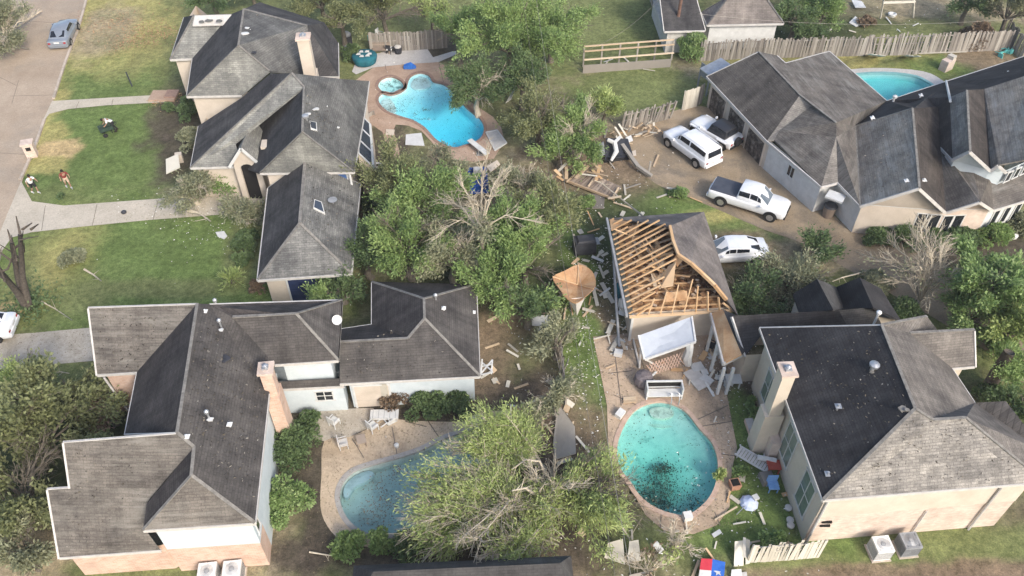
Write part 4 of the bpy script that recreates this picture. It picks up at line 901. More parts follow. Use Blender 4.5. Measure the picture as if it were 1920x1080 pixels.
# rafters of the lost west slope
rd = [(1256,424),(1264,440),(1270,455),(1277,470),(1283,484)]
N = 19
ex = flat(SW-NW).normalized(); nx = Vector((-ex.y, ex.x, 0)); Lw = flat(SW-NW).length
for i in range(N):
    t = (i+.6)/N; a = NW.lerp(SW, t); d0 = t*Lw; f = min(1, d0/3.0, .35+(Lw-d0)/4.2)
    if i in (3, 9, 14): f *= .55
    f *= random.uniform(.93, 1.0); lumber(h.L(a), h.L(a+nx*3.15*f+up*2.25*f+ex*random.gauss(0,.09)+up*random.gauss(0,.06)))
for i in range(9):      # jack rafters of the south hip
    t = (i+.6)/9; a = SW.lerp(SE, t); tt = max(.18, 1-abs(t-.5)*1.7); b = a+(PS+Vector((0,0,-.1))-a)*tt
    b = Vector((a.x+(b.x-a.x)*.25, b.y, b.z)) if i not in (0, 4, 8) else b
    lumber(h.L(a), h.L(b))
for i in range(13):     # ceiling joists
    a = q[0].lerp(q[1], (i+.5)/13)+up*2.48; b = q[3].lerp(q[2], (i+.5)/13)+up*2.48; lumber(h.L(a), h.L(a.lerp(b, random.uniform(.55,1))), .06, .12, 'joist')
for i in range(38):     # broken pieces lying in the attic
    a = q[0].lerp(q[1], random.uniform(.15,.85)); a = a.lerp(q[3].lerp(q[2], random.uniform(.3,.7)), random.uniform(.1,.5))+up*random.uniform(2.55,3.2)
    an = random.uniform(0, 6.3); l_ = random.uniform(.7,1.8); b = a+Vector((math.cos(an)*l_, math.sin(an)*l_, random.uniform(-.1,.8)))
    lumber(h.L(a), h.L(b), random.choice([.08,.12,.2]), .06, 'broken_board', random.choice(['lumber','lumber','lumber2']))
for pts in (((1238,540,3.1),(1262,536,3.4),(1268,490,4.2),(1252,500,3.6)), ((1270,500,3.9),(1262,486,4.2),(1275,470,4.6),(1284,484,4.4)), ((1180,440,2.7),(1200,432,2.7),(1196,420,2.8),(1178,425,2.8)), ((1246,566,2.7),(1290,562,2.7),(1288,545,2.9),(1250,548,2.9))):
    mb = MB(); mb.slab([h.L(G(*p)) for p in pts], .04); mb.build('plywood_sheet', M['ply'] if pts[0][0] != 1238 else M['lumber'], h.t)
mb = MB()
for i in range(260):    # shredded insulation and plasterboard lying between the joists
    p = q[0].lerp(q[1], random.uniform(.03,.97)); p = p.lerp(q[3].lerp(q[2], random.uniform(.03,.97)), random.uniform(.03,.97))+up*random.uniform(2.42,2.62)
    mb.box(h.L(p), (random.uniform(.1,.55), random.uniform(.08,.35), random.uniform(.02,.12)), Matrix.Rotation(random.uniform(0,6),3,'Z') @ Matrix.Rotation(random.uniform(-.6,.6),3,'X'))
ob = mb.build('attic_debris', mat('attic_debris_mix', [(.04,.02,.012),(.20,.10,.05),(.42,.27,.15),(.62,.52,.42)], 3, .95, rndmix=.9), h.t); ob['kind'] = 'stuff'
h.walls.append(q)
h.box('wall_corner_post', q[1]+Vector((0,-.02,0)), (.14,.14), 0, 2.4, 'white')
h.done()
# covered walk between the garage and the house, shingles gone
t = thing('covered_walk', 'narrow covered walk with bare orange plywood roof south of the wrecked garage', 'covered walk', G(1365, 690))
o = G(1365, 690)
mb = MB(); mb.slab([G(*p)-o for p in ((1333,588,2.6),(1356,580,3.3),(1391,664,3.3),(1357,682,2.6))], .1); mb.build('roof_deck', M['ply'], t)
mb = MB(); mb.slab([G(*p)-o for p in ((1356,580,3.32),(1378,590,2.7),(1400,655,2.7),(1391,664,3.32))], .1); mb.build('roof', M['sh_brd'], t, shingle=True)
mb = MB(); mb.bar(G(1332,589,2.55)-o, G(1356,683,2.55)-o, .1, .25); mb.bar(G(1356,683,2.55)-o, G(1392,666,2.7)-o, .1, .22); mb.build('fascia', M['trim'], t)
for p in ((1359,688,2.5),(1376,688,2.5),(1337,610,2.5),(1346,645,2.5)):
    mb = MB(); a = G(*p)-o; mb.box((a.x,a.y,1.2), (.16,.16,2.4)); mb.build('post', M['white'], t)
# collapsed porch with pale flat roof
t = thing('collapsed_porch', 'collapsed porch with pale flat metal roof leaning against the wrecked garage', 'porch', G(1250, 650)); o = G(1250, 650)
mb = MB(); mb.slab([G(*p)-o for p in ((1198,629,2.2),(1296,594,2.6),(1303,640,2.3),(1209,673,1.7))], .1); mb.build('roof', mat('pale_metal_roof', [(.40,.43,.47),(.50,.53,.57)], 1.2, .5, 6), t)
mb = MB(); mb.bar(G(1209,674,1.68)-o, G(1304,641,2.28)-o, .1, .16); mb.bar(G(1197,629,2.2)-o, G(1208,674,1.7)-o, .1, .14); mb.bar(G(1297,594,2.6)-o, G(1304,641,2.3)-o, .1, .14); mb.build('roof_edge', M['white'], t)
mb = MB()
A, B = G(1212,684,.9)-o, G(1268,664,1.2)-o; dn = Vector((.1,-.35,-.75))
for i in range(11):
    p = A.lerp(B, i/10); s_ = (B-A)/10*3
    mb.bar(p, p+s_*.8+dn, .05, .02); mb.bar(p+s_*.8, p+dn, .05, .02)
mb.build('lattice', mat('pinkish_lattice', [(.5,.32,.24),(.66,.5,.4)], 4), t)
mb = MB(); mb.tube([G(1292,640,2.2)-o, G(1293,655,1.7)-o, G(1288,670,.9)-o, G(1290,682,.2)-o], [.28,.24,.3,.24], 7); mb.build('fallen_curtain', M['white'], t)
for a, b in (((1187,634,.1),(1199,686,.1)),((1203,632,2.0),(1199,690,.1)),((1208,672,1.6),(1240,690,.1))):
    mb = MB(); mb.bar(G(*a)-o, G(*b)-o, .1, .1); mb.build('post', M['trim'], t)
# gutter hanging off the west wall
def single(name, label, cat, mb_, m_, loc, group=None, smooth=False):
    ob = mb_.build(name, m_, None, smooth); ob.location = loc; return tag(ob, label, cat, group)
o = G(1160, 560); mb = MB(); mb.tube([G(1138,412,2.4)-o, G(1150,470,2.0)-o, G(1155,560,1.6)-o, G(1161,650,.1)-o], .09, 6)
single('fallen_gutter', 'long grey gutter hanging loose along the wrecked garage', 'gutter', mb, M['grey'], o)
# ------------------------------------------------------------------ vehicles
def carpaint(name, c):
    m, nt, bs, _ = nodes(name); n = noise(nt, 3, 5, .6)
    nt.links.new(ramp(nt, n, [tuple(k*.93 for k in c), c], [.4, .6]), bs.inputs['Base Color'])
    bs.inputs['Roughness'].default_value = .25; bs.inputs['Coat Weight'].default_value = .6; bs.inputs['Coat Roughness'].default_value = .08
    return m
PW = carpaint('white_car_paint', (.78,.79,.80)); PS_ = carpaint('silver_grey_paint', (.21,.235,.27)); BLK = carpaint('black_soft_top', (.012,.013,.018)); BLK.node_tree.nodes['Principled BSDF'].inputs['Roughness'].default_value = .7
TYRE = mat('tyre_rubber', [(.012,.012,.012),(.03,.03,.03)], 4, .85); RIM = mat('alloy_rim', [(.3,.3,.31),(.5,.5,.51)], 5, .35, metal=.7)
RED = mat('red_lamp', [(.25,.01,.01),(.4,.02,.02)], 4, .2); LAMP = mat('clear_lamp', [(.5,.52,.55),(.75,.77,.8)], 4, .15)
CG = mat('car_glass', [(.010,.012,.015),(.02,.023,.03)], 1, .05, 5, .6, bmp=0); CG2 = mat('sky_reflecting_windscreen', [(.10,.13,.16),(.18,.21,.24)], 1.5, .06, 5, .8, bmp=0)
def car(name, label, L, W, Hh, kind, paint, front, rear, z=0, group=None):
    """lofted body: stations along x (front = +x), each with half width, sill, shoulder, deck height"""
    F_, R_ = G(*front), G(*rear); ax = flat(F_-R_).normalized(); mid = flat(F_+R_)/2
    t = thing(name, label, {'suv':'suv','pickup':'pickup truck','jeep':'off-roader','sedan':'car'}[kind], mid, math.atan2(ax.y, ax.x), group)
    hw = W/2; gz = .28 if kind == 'sedan' else .42
    sh = {'sedan': .92, 'suv': 1.12, 'pickup': 1.12, 'jeep': 1.1}[kind]        # belt line
    hood = {'sedan': .86, 'suv': 1.10, 'pickup': 1.12, 'jeep': 1.08}[kind]
    tail = {'sedan': .98, 'suv': 1.12, 'pickup': 1.14, 'jeep': 1.1}[kind]
    st = [(-.5,.78,.62,-.1),(-.49,.93,.9,-.02),(-.44,.98,1,0),(-.3,1,1,0),(0,1,1,0),(.22,1,1,0),(.36,.99,.98,0),(.44,.95,.93,-.03),(.485,.86,.82,-.1),(.5,.7,.6,-.2)]
    mb = MB(); rings = []
    for (fx, fw, fw2, dz) in st:
        x = fx*L; top = (tail if fx < -.1 else sh if fx < .2 else hood)+dz
        if kind == 'pickup' and -.46 < fx < -.12: top = 1.14
        yb, ys, yt = hw*fw*.93, hw*fw, hw*fw*.86
        zs_ = gz+.08; rings.append([(x,-yb,gz),(x,-ys,gz+.2),(x,-ys,top-.2),(x,-ys*.97,top-.07),(x,-yt,top),(x,0,top+.035*(1 if fx > .2 else .4)),(x,yt,top),(x,ys*.97,top-.07),(x,ys,top-.2),(x,ys,gz+.2),(x,yb,gz)])
    k = len(rings[0]); base = len(mb.v)
    for r_ in rings: mb.v += r_
    for i in range(len(rings)-1):
        for j in range(k):
            j2 = (j+1) % k; mb.f.append([base+i*k+j, base+(i+1)*k+j, base+(i+1)*k+j2, base+i*k+j2]); mb.r.append(.5)
    mb.f.append([base+j for j in range(k)]); mb.f.append([base+(len(rings)-1)*k+j for j in range(k-1,-1,-1)]); mb.r += [.5,.5]
    body = mb.build('body', paint, t, True)
    m_ = body.modifiers.new('bevel', 'BEVEL'); m_.width = .03; m_.segments = 2; m_.limit_method = 'ANGLE'; m_.angle_limit = R(50)
    # cabin
    cb = {'sedan': [(-.40,.98,.97),(-.20,.92,Hh-.06),(.0,.92,Hh),(.10,.92,Hh-.03),(.27,.96,hood)], 'suv': [(-.485,.95,1.12),(-.455,.9,Hh-.08),(-.1,.92,Hh),(.12,.92,Hh-.04),(.25,.95,hood)],
          'pickup': [(-.135,.95,1.12),(-.12,.9,Hh-.05),(.03,.92,Hh),(.13,.92,Hh-.05),(.27,.95,hood)], 'jeep': [(-.36,.95,1.12),(-.34,.9,Hh-.05),(-.12,.92,Hh),(.02,.92,Hh-.03),(.08,.95,hood)]}[kind]
    belt = lambda fx: tail if fx < -.1 else sh
    mb = MB(); rr = []
    for fx, fw, zt in cb:
        x = fx*L; b0 = hw*.93; up_ = .80 if zt > 1.3 else .9
        zb = belt(fx)-.04 if fx < .2 else hood-.05
        if fx > .2: rr.append([(x,-b0*.9,zb),(x,-b0*.86,zb+.03),(x,0,zb+.05),(x,b0*.86,zb+.03),(x,b0*.9,zb)])
        elif fx == cb[0][0]: rr.append([(x,-b0*.92,zb),(x,-b0*.86,zb+.06),(x,0,zb+.08),(x,b0*.86,zb+.06),(x,b0*.92,zb)])
        else: rr.append([(x,-b0,zb),(x,-hw*.76,zt-.05),(x,0,zt),(x,hw*.76,zt-.05),(x,b0,zb)])
    base = len(mb.v)
    for r_ in rr: mb.v += r_
    for i in range(len(rr)-1):
        for j in range(4): mb.f.append([base+i*5+j, base+(i+1)*5+j, base+(i+1)*5+j+1, base+i*5+j+1]); mb.r.append(.5)
    mb.f.append([base+j for j in range(5)]); mb.r.append(.5)
    cab = mb.build('soft_top' if kind == 'jeep' else 'cabin', BLK if kind == 'jeep' else paint, t, True)
    m_ = cab.modifiers.new('bevel', 'BEVEL'); m_.width = .05; m_.segments = 2; m_.limit_method = 'ANGLE'; m_.angle_limit = R(25)
    P_ = lambda i, j: Vector(rr[i][j])
    def quad(name, a, b, c, d, m2, s0=.08, s1=.92, r0=.1, r1=.9, off=.02):
        f = lambda u, v: (a*(1-u)+b*u)*(1-v)+(d*(1-u)+c*u)*v
        n = (b-a).cross(d-a).normalized(); cen = (a+b+c+d)/4
        if n.dot(cen-Vector((0,0,.9))) < 0: n = -n
        g = MB(); p = [f(s0,r0), f(s1,r0), f(s1,r1), f(s0,r1)]
        g.face([x+n*off for x in p], .5); g.face([x-n*.02 for x in p][::-1], .5)
        for i in range(4): g.face((p[i]-n*.02, p[(i+1)%4]-n*.02, p[(i+1)%4]+n*off, p[i]+n*off), .5)
        return g.build(name, m2, t)
    n_ = len(rr)
    quad('windscreen', P_(n_-1,1), P_(n_-1,3), P_(n_-2,3), P_(n_-2,1), CG2, .06,.94,.08,.93)
    quad('rear_window', P_(0,1), P_(0,3), P_(1,3), P_(1,1), CG, .08,.92,.15,.9)
    for sd in (0, 1):
        a_, b_ = (0, 1) if sd == 0 else (4, 3)
        for i in range(1, n_-2): quad('side_window', P_(i,a_), P_(i+1,a_), P_(i+1,b_), P_(i,b_), CG, .05,.95,.42,.93)
        quad('side_window', P_(n_-2,a_), P_(n_-1,a_)*.45+P_(n_-2,a_)*.55, P_(n_-2,b_)*.75+P_(n_-1,b_)*.25, P_(n_-2,b_), CG, .02,.9,.4,.9)
    if kind == 'pickup':
        g = MB(); g.box((-.31*L,0,1.17), (.34*L,W*.86,.05)); g.build('tonneau_cover', mat('grey_blue_vinyl', [(.045,.052,.07),(.075,.082,.10)], 2, .6), t)
    if kind == 'jeep':
        g = MB(); g.tube([(-.5*L,.1,1.0),(-.56*L,.1,1.0)], .36, 14); g.build('spare_wheel', TYRE, t)
        for sx in (-1,1):
            for fx in (-.3,.33): g = MB(); g.box((fx*L, sx*(hw+.04), .92), (.95,.2,.07)); g.build('fender', paint, t)
    if kind == 'suv':
        for sx in (-1,1): g = MB(); g.bar((-.4*L,sx*hw*.7,Hh+.03),(.08*L,sx*hw*.7,Hh+.03),.04,.04); g.build('roof_rail', PW, t)
    # wheels
    wr = {'sedan':.33,'suv':.40,'pickup':.42,'jeep':.42}[kind]
    for fx in (-.31,.33):
        for sy in (-1,1):
            g = MB(); y = sy*(hw-.09); g.tube([(fx*L,y-.12,wr),(fx*L,y+.12,wr)], wr, 18); w_ = g.build('wheel', TYRE, t)
            g = MB(); g.tube([(fx*L,y+sy*.1,wr),(fx*L,y+sy*.135,wr)], wr*.6, 12); g.build('rim', RIM, w_)
            g = MB(); n2 = 12                            # dark arch lip
            for i in range(n2):
                a1, a2 = math.pi*i/n2, math.pi*(i+1)/n2; ro, ri = wr*1.22, wr*.98
                c_ = lambda a, r: (fx*L+r*math.cos(a), sy*(hw+.006), wr+r*math.sin(a))
                g.face((c_(a1,ri),c_(a2,ri),c_(a2,ro),c_(a1,ro)), .5)
            g.build('wheel_arch', TYRE, t)
    for sy in (-1,1):
        g = MB(); g.box((.487*L,sy*hw*.62,hood-.22), (.1,.34,.14)); g.build('headlight', LAMP, t)
        g = MB(); g.box((-.493*L,sy*hw*.72,tail-.25), (.07,.22,.2)); g.build('tail_light', RED, t)
        g = MB(); g.box((.2*L,sy*(hw+.1),sh+.08), (.12,.2,.14)); g.build('mirror', paint, t)
    g = MB(); g.box((-.502*L,0,.58), (.12,W*.86,.2)); g.build('bumper', paint if kind != 'jeep' else TYRE, t)
    g = MB(); g.box((.497*L,0,.52), (.12,W*.8,.2)); g.box((.497*L,0,hood-.24),(.08,W*.4,.12)); g.build('grille', TYRE, t)
    g = MB(); g.box((-.51*L,0,.82), (.03,.45,.14)); g.build('number_plate', M['white'], t)
    return t
car('parked_car', 'silver-grey car parked on the street by the kerb, upper left', 4.7, 1.85, 1.45, 'sedan', PS_, (129,37,.7), (107,82,.7))
car('parked_suv', 'large white suv parked in front of the garage bays', 5.0, 2.0, 1.85, 'suv', PW, (1262,249,.7), (1334,301,.7), group=None)
car('parked_off_roader', 'white open-top off-roader with black soft top between the suv and the garage bays', 4.2, 1.8, 1.8, 'jeep', PW, (1313,231,.7), (1372,264,.7))
car('pickup_truck', 'white crew-cab pickup with grey bed cover on the dirt drive', 5.7, 2.0, 1.88, 'pickup', PW, (1466,392,.7), (1344,354,.7))
car('parked_car', 'white car parked half under the wrecked garage roof', 4.7, 1.85, 1.45, 'sedan', PW, (1316,470,.7), (1430,465,.7))
car('parked_car', 'white car with a red tail light at the left edge on the leaf-strewn drive', 4.7, 1.85, 1.45, 'sedan', PW, (-110,618,.7), (13,608,.7))
# ------------------------------------------------------------------ people
SKIN = mat('skin', [(.30,.17,.11),(.42,.26,.18)], 6, .6); HAIR = mat('dark_hair', [(.01,.008,.006),(.03,.022,.018)], 20, .8)
def cloth(n, c): return mat(n, [tuple(k*.8 for k in c), c], 5, .9)
def skinned(name, verts, edges, rad, m_, parent, root=0):
    me = bpy.data.meshes.new(name); me.from_pydata(verts, edges, []); me.materials.append(m_)
    o = bpy.data.objects.new(name, me); C.objects.link(o); o.parent = parent
    md = o.modifiers.new('skin', 'SKIN'); md.use_smooth_shade = True
    for i, r_ in enumerate(rad):
        me.skin_vertices[0].data[i].radius = (r_, r_) if not hasattr(r_, '__len__') else r_
        me.skin_vertices[0].data[i].use_root = (i == root)
    sb = o.modifiers.new('sub', 'SUBSURF'); sb.levels = sb.render_levels = 2; return o
def person(label, loc, rz, pose, shirt, trousers, shorts=False, group=None):
    t = thing('person', label, 'person', loc, rz, group)
    J = dict(pel=(0,0,.95), bel=(0,0,1.12), che=(.0,0,1.36), nec=(.01,0,1.5), hd0=(.02,0,1.58), hd1=(.03,0,1.68), hd2=(.02,0,1.76),
             shl=(0,.19,1.43), ell=(-.02,.26,1.16), wrl=(.08,.28,.93), hal=(.12,.28,.85), shr=(0,-.19,1.43), elr=(-.02,-.26,1.16), wrr=(.08,-.28,.93), har=(.12,-.28,.85),
             hil=(0,.10,.9), knl=(.03,.11,.5), anl=(-.02,.12,.09), tol=(.14,.13,.04), hir=(0,-.10,.9), knr=(.03,-.11,.5), anr=(-.02,-.12,.09), tor=(.14,-.13,.04))
    J.update(pose); K = list(J); V = [J[k] for k in K]; ix = {k: i for i, k in enumerate(K)}
    E_ = [('pel','bel'),('bel','che'),('che','nec'),('nec','hd0'),('hd0','hd1'),('hd1','hd2'),('che','shl'),('shl','ell'),('ell','wrl'),('wrl','hal'),('che','shr'),('shr','elr'),('elr','wrr'),('wrr','har'),
          ('pel','hil'),('hil','knl'),('knl','anl'),('anl','tol'),('pel','hir'),('hir','knr'),('knr','anr'),('anr','tor')]
    rad = dict(pel=(.14,.11), bel=(.13,.10), che=(.15,.11), nec=.055, hd0=.07, hd1=(.085,.095), hd2=.06, shl=.065, ell=.045, wrl=.03, hal=.04, shr=.065, elr=.045, wrr=.03, har=.04,
               hil=.09, knl=.06, anl=.042, tol=.035, hir=.09, knr=.06, anr=.042, tor=.035)
    body = skinned('body', V, [(ix[a], ix[b]) for a, b in E_], [rad[k] for k in K], SKIN, t)
    def part(name, keys, edges, m_, g=1.22, cut=None):
        vv = [J[k] if isinstance(k, str) else k for k in keys]
        rr_ = [rad[k] if isinstance(k, str) else .07 for k in keys]
        rr_ = [tuple(x*g for x in (r_ if hasattr(r_, '__len__') else (r_, r_))) for r_ in rr_]
        return skinned(name, vv, edges, rr_, m_, t)
    lerp_ = lambda a, b, u: tuple(J[a][i]*(1-u)+J[b][i]*u for i in range(3))
    part('shirt', ['bel','pel','che','nec','shl',lerp_('shl','ell',.8),'shr',lerp_('shr','elr',.8)], [(0,1),(0,2),(2,3),(2,4),(4,5),(2,6),(6,7)], shirt)
    kl, kr = (lerp_('hil','knl',.9), lerp_('hir','knr',.9)) if shorts else ('knl','knr')
    ks = ['pel','hil',kl,'hir',kr]; es = [(0,1),(1,2),(0,3),(3,4)]
    if not shorts: ks += ['anl','anr']; es += [(2,5),(4,6)]
    part('shorts' if shorts else 'trousers', ks, es, trousers, 1.2)
    hb = MB(); c = Vector(J['hd1'])+(Vector(J['hd2'])-Vector(J['hd1']))*.45; d_ = (Vector(J['hd2'])-Vector(J['hd0'])).normalized()
    m_ = d_.to_track_quat('Z', 'X').to_matrix()
    rings = [(.0,.115),(.04,.112),(.08,.09),(.11,.045)]; prev = None
    for z_, r_ in [(-.05,.11)]+rings:
        rg = [c+m_ @ Vector((r_*math.cos(2*math.pi*i/10)-.015, r_*.9*math.sin(2*math.pi*i/10), z_)) for i in range(10)]
        if prev:
            for i in range(10): hb.face((prev[i],prev[(i+1)%10],rg[(i+1)%10],rg[i]),.5)
        prev = rg
    hb.face(prev, .5); hb.build('hair', HAIR, t, True)
    for s, sh_ in (('l', J['tol']), ('r', J['tor'])):
        a, b = Vector(J['an'+s]), Vector(J['to'+s]); f = MB(); f.tube([a+Vector((-.05,0,-.03)), (a+b)/2+Vector((0,0,0)), b+Vector((.05,0,0))], [.055,.06,.045], 8); f.build('shoe', M['white'] if shorts else HAIR, t, True)
    fc = MB(); hd = Vector(J['hd1']); fw = m_ @ Vector((1,0,0))
    fwd = Vector((1,0,0)) if abs(d_.x) < .5 else Vector((.3,0,-1)).normalized()
    fc.box(hd+fwd*.105+Vector((0,0,-.01)), (.03,.025,.035)); fc.build('nose', SKIN, t)
    for sy in (-1,1):
        ey = MB(); ey.box(hd+fwd*.093+Vector((0,sy*.032,.02)), (.012,.02,.012)); ey.build('eye', HAIR, t)
        er = MB(); er.box(hd+Vector((0,sy*.098,0)), (.03,.02,.05)); er.build('ear', SKIN, t)
    mo = MB(); mo.box(hd+fwd*.094+Vector((0,0,-.05)), (.012,.05,.01)); mo.build('mouth', RED, t)
    # hands: palm is the end of the arm; five curled fingers each
    for s, sy in (('l',1),('r',-1)):
        a, b = Vector(J['wr'+s]), Vector(J['ha'+s]); dr_ = (b-a).normalized(); sd = dr_.cross(Vector((1,0,.01))).normalized()
        vs = [tuple(a+dr_*.05)]; ed = []; rd_ = [.018]
        for fi, (o_, ln) in enumerate(((-.03,.07),(-.01,.085),(.012,.08),(.032,.065))):
            p0 = b+sd*o_; p1 = p0+dr_*ln*.5; p2 = p1+dr_*ln*.35+Vector((-.02,0,0))
            i0 = len(vs); vs += [tuple(p0), tuple(p1), tuple(p2)]; ed += [(0,i0),(i0,i0+1),(i0+1,i0+2)]; rd_ += [.013,.010,.009]
        p0 = a+dr_*.04-sd*.045*sy; i0 = len(vs); vs += [tuple(p0), tuple(p0+dr_*.035-sd*.02*sy)]; ed += [(0,i0),(i0,i0+1)]; rd_ += [.014,.011]
        skinned('hand', vs, ed, rd_, SKIN, t)
    return t
bend = dict(pel=(-.05,0,.92), bel=(.08,0,1.06), che=(.28,0,1.2), nec=(.42,0,1.27), hd0=(.48,0,1.3), hd1=(.57,0,1.34), hd2=(.64,0,1.38), shl=(.34,.19,1.22), ell=(.45,.24,.98), wrl=(.6,.22,.85), hal=(.67,.2,.82), shr=(.34,-.19,1.22), elr=(.45,-.24,.98), wrr=(.6,-.22,.85), har=(.67,-.2,.82),
            knl=(.12,.12,.5), anl=(-.1,.13,.09), tol=(.05,.13,.04), knr=(-.02,-.12,.48), anr=(-.25,-.12,.09), tor=(-.1,-.12,.04))
walk = dict(pel=(0,0,.93), bel=(.03,0,1.1), che=(.08,0,1.34), nec=(.11,0,1.48), hd0=(.13,0,1.55), hd1=(.16,0,1.65), hd2=(.17,0,1.74), ell=(.2,.3,1.2), wrl=(.4,.28,1.12), hal=(.48,.27,1.12), shl=(.08,.19,1.4), shr=(.08,-.19,1.4), elr=(-.1,-.27,1.15), wrr=(0,-.3,.92), har=(.03,-.3,.84),
            knl=(.2,.11,.52), anl=(.12,.12,.1), tol=(.28,.12,.05), knr=(-.02,-.11,.5), anr=(-.28,-.12,.13), tor=(-.14,-.12,.05))
crouch = dict(pel=(-.12,0,.62), bel=(-.02,0,.78), che=(.1,0,1.0), nec=(.15,0,1.13), hd0=(.17,0,1.19), hd1=(.2,0,1.29), hd2=(.2,0,1.38), shl=(.1,.19,1.06), ell=(.25,.26,.84), wrl=(.42,.2,.72), hal=(.5,.19,.68), shr=(.1,-.19,1.06), elr=(.25,-.26,.84), wrr=(.42,-.2,.72), har=(.5,-.19,.68),
              hil=(-.1,.11,.58), knl=(.3,.18,.55), anl=(.22,.2,.1), tol=(.4,.22,.04), hir=(-.1,-.11,.58), knr=(.3,-.18,.55), anr=(.2,-.2,.1), tor=(.38,-.22,.04))
person('person in a white shirt leaning over a dark green yard cart on the lawn', G(216,246), math.radians(215), bend, cloth('white_cotton', (.72,.73,.74)), cloth('black_cotton', (.03,.03,.035)))
person('person in a white T-shirt and black shorts walking near the kerb', G(68,362), math.radians(-30), walk, cloth('white_cotton_shirt', (.8,.8,.79)), cloth('black_shorts', (.02,.02,.022)), True)
person('person in a dark red shirt and tan shorts stepping across the lawn', G(130,352), math.radians(-50), walk, cloth('dark_red_cotton', (.22,.05,.04)), cloth('tan_cotton', (.5,.38,.28)), True)
o = G(203,252); t = thing('yard_cart', 'dark green yard cart full of clippings in front of the leaning person', 'cart', o, math.radians(215))
DG = mat('dark_green_plastic', [(.02,.04,.03),(.05,.08,.06)], 4, .6)
mb = MB(); mb.slab([(-.5,-.3,.55),(.5,-.34,.6),(.5,.34,.6),(-.5,.3,.55)], .04)
for a, b in (((-.5,-.32),(.5,-.36)),((.5,-.36),(.5,.36)),((.5,.36),(-.5,.32)),((-.5,.32),(-.5,-.32))): mb.bar((*a,.66),(*b,.66),.04,.26)
mb.build('tub', DG, t)
for sy in (-1,1): mb = MB(); mb.tube([(.25,sy*.36-.04,.18),(.25,sy*.36+.04,.18)], .18, 12); mb.build('wheel', TYRE, t)
mb = MB(); mb.tube([(-.5,-.2,.6),(-.85,-.2,.82),(-.85,.2,.82),(-.5,.2,.6)], .025); mb.build('handle', TYRE, t)
mb = MB(); mb.tube([(-.35,.0,.5),(-.35,.0,.0)], .03); mb.build('leg', TYRE, t)
# ------------------------------------------------------------------ vegetation
def leaves(name, P, D, ln, wd, rnd, m_, parent):
    "many folded leaf blades: points P, directions D"
    n = len(P); D = D/np.maximum(1e-6, np.linalg.norm(D, axis=1, keepdims=True))
    A = RNG.normal(size=(n, 3)); Sd = np.cross(D, A); Sd /= np.maximum(1e-6, np.linalg.norm(Sd, axis=1, keepdims=True))
    Nn = np.cross(D, Sd); L_ = (ln*RNG.uniform(.6, 1.35, n))[:, None]; W_ = (wd*RNG.uniform(.6, 1.3, n))[:, None]
    V = np.stack([P, P+D*L_*.5+Sd*W_+Nn*W_*.35, P+D*L_, P+D*L_*.5-Sd*W_+Nn*W_*.35], 1).reshape(-1, 3)
    me = bpy.data.meshes.new(name); me.vertices.add(4*n); me.vertices.foreach_set('co', V.astype(np.float32).ravel())
    me.loops.add(4*n); me.loops.foreach_set('vertex_index', np.arange(4*n)); me.polygons.add(n)
    me.polygons.foreach_set('loop_start', np.arange(0, 4*n, 4)); me.polygons.foreach_set('loop_total', np.full(n, 4)); me.update()
    ul = me.uv_layers.new(name='rnd'); uv = np.zeros((4*n, 2), np.float32); uv[:, 0] = np.repeat(np.clip(rnd, 0, 1), 4)
    ul.data.foreach_set('uv', uv.ravel()); me.materials.append(M[m_])
    o = bpy.data.objects.new(name, me); C.objects.link(o); o.parent = parent; return o
def rv(s=1.0): return Vector(tuple(RNG.normal(size=3)*s))
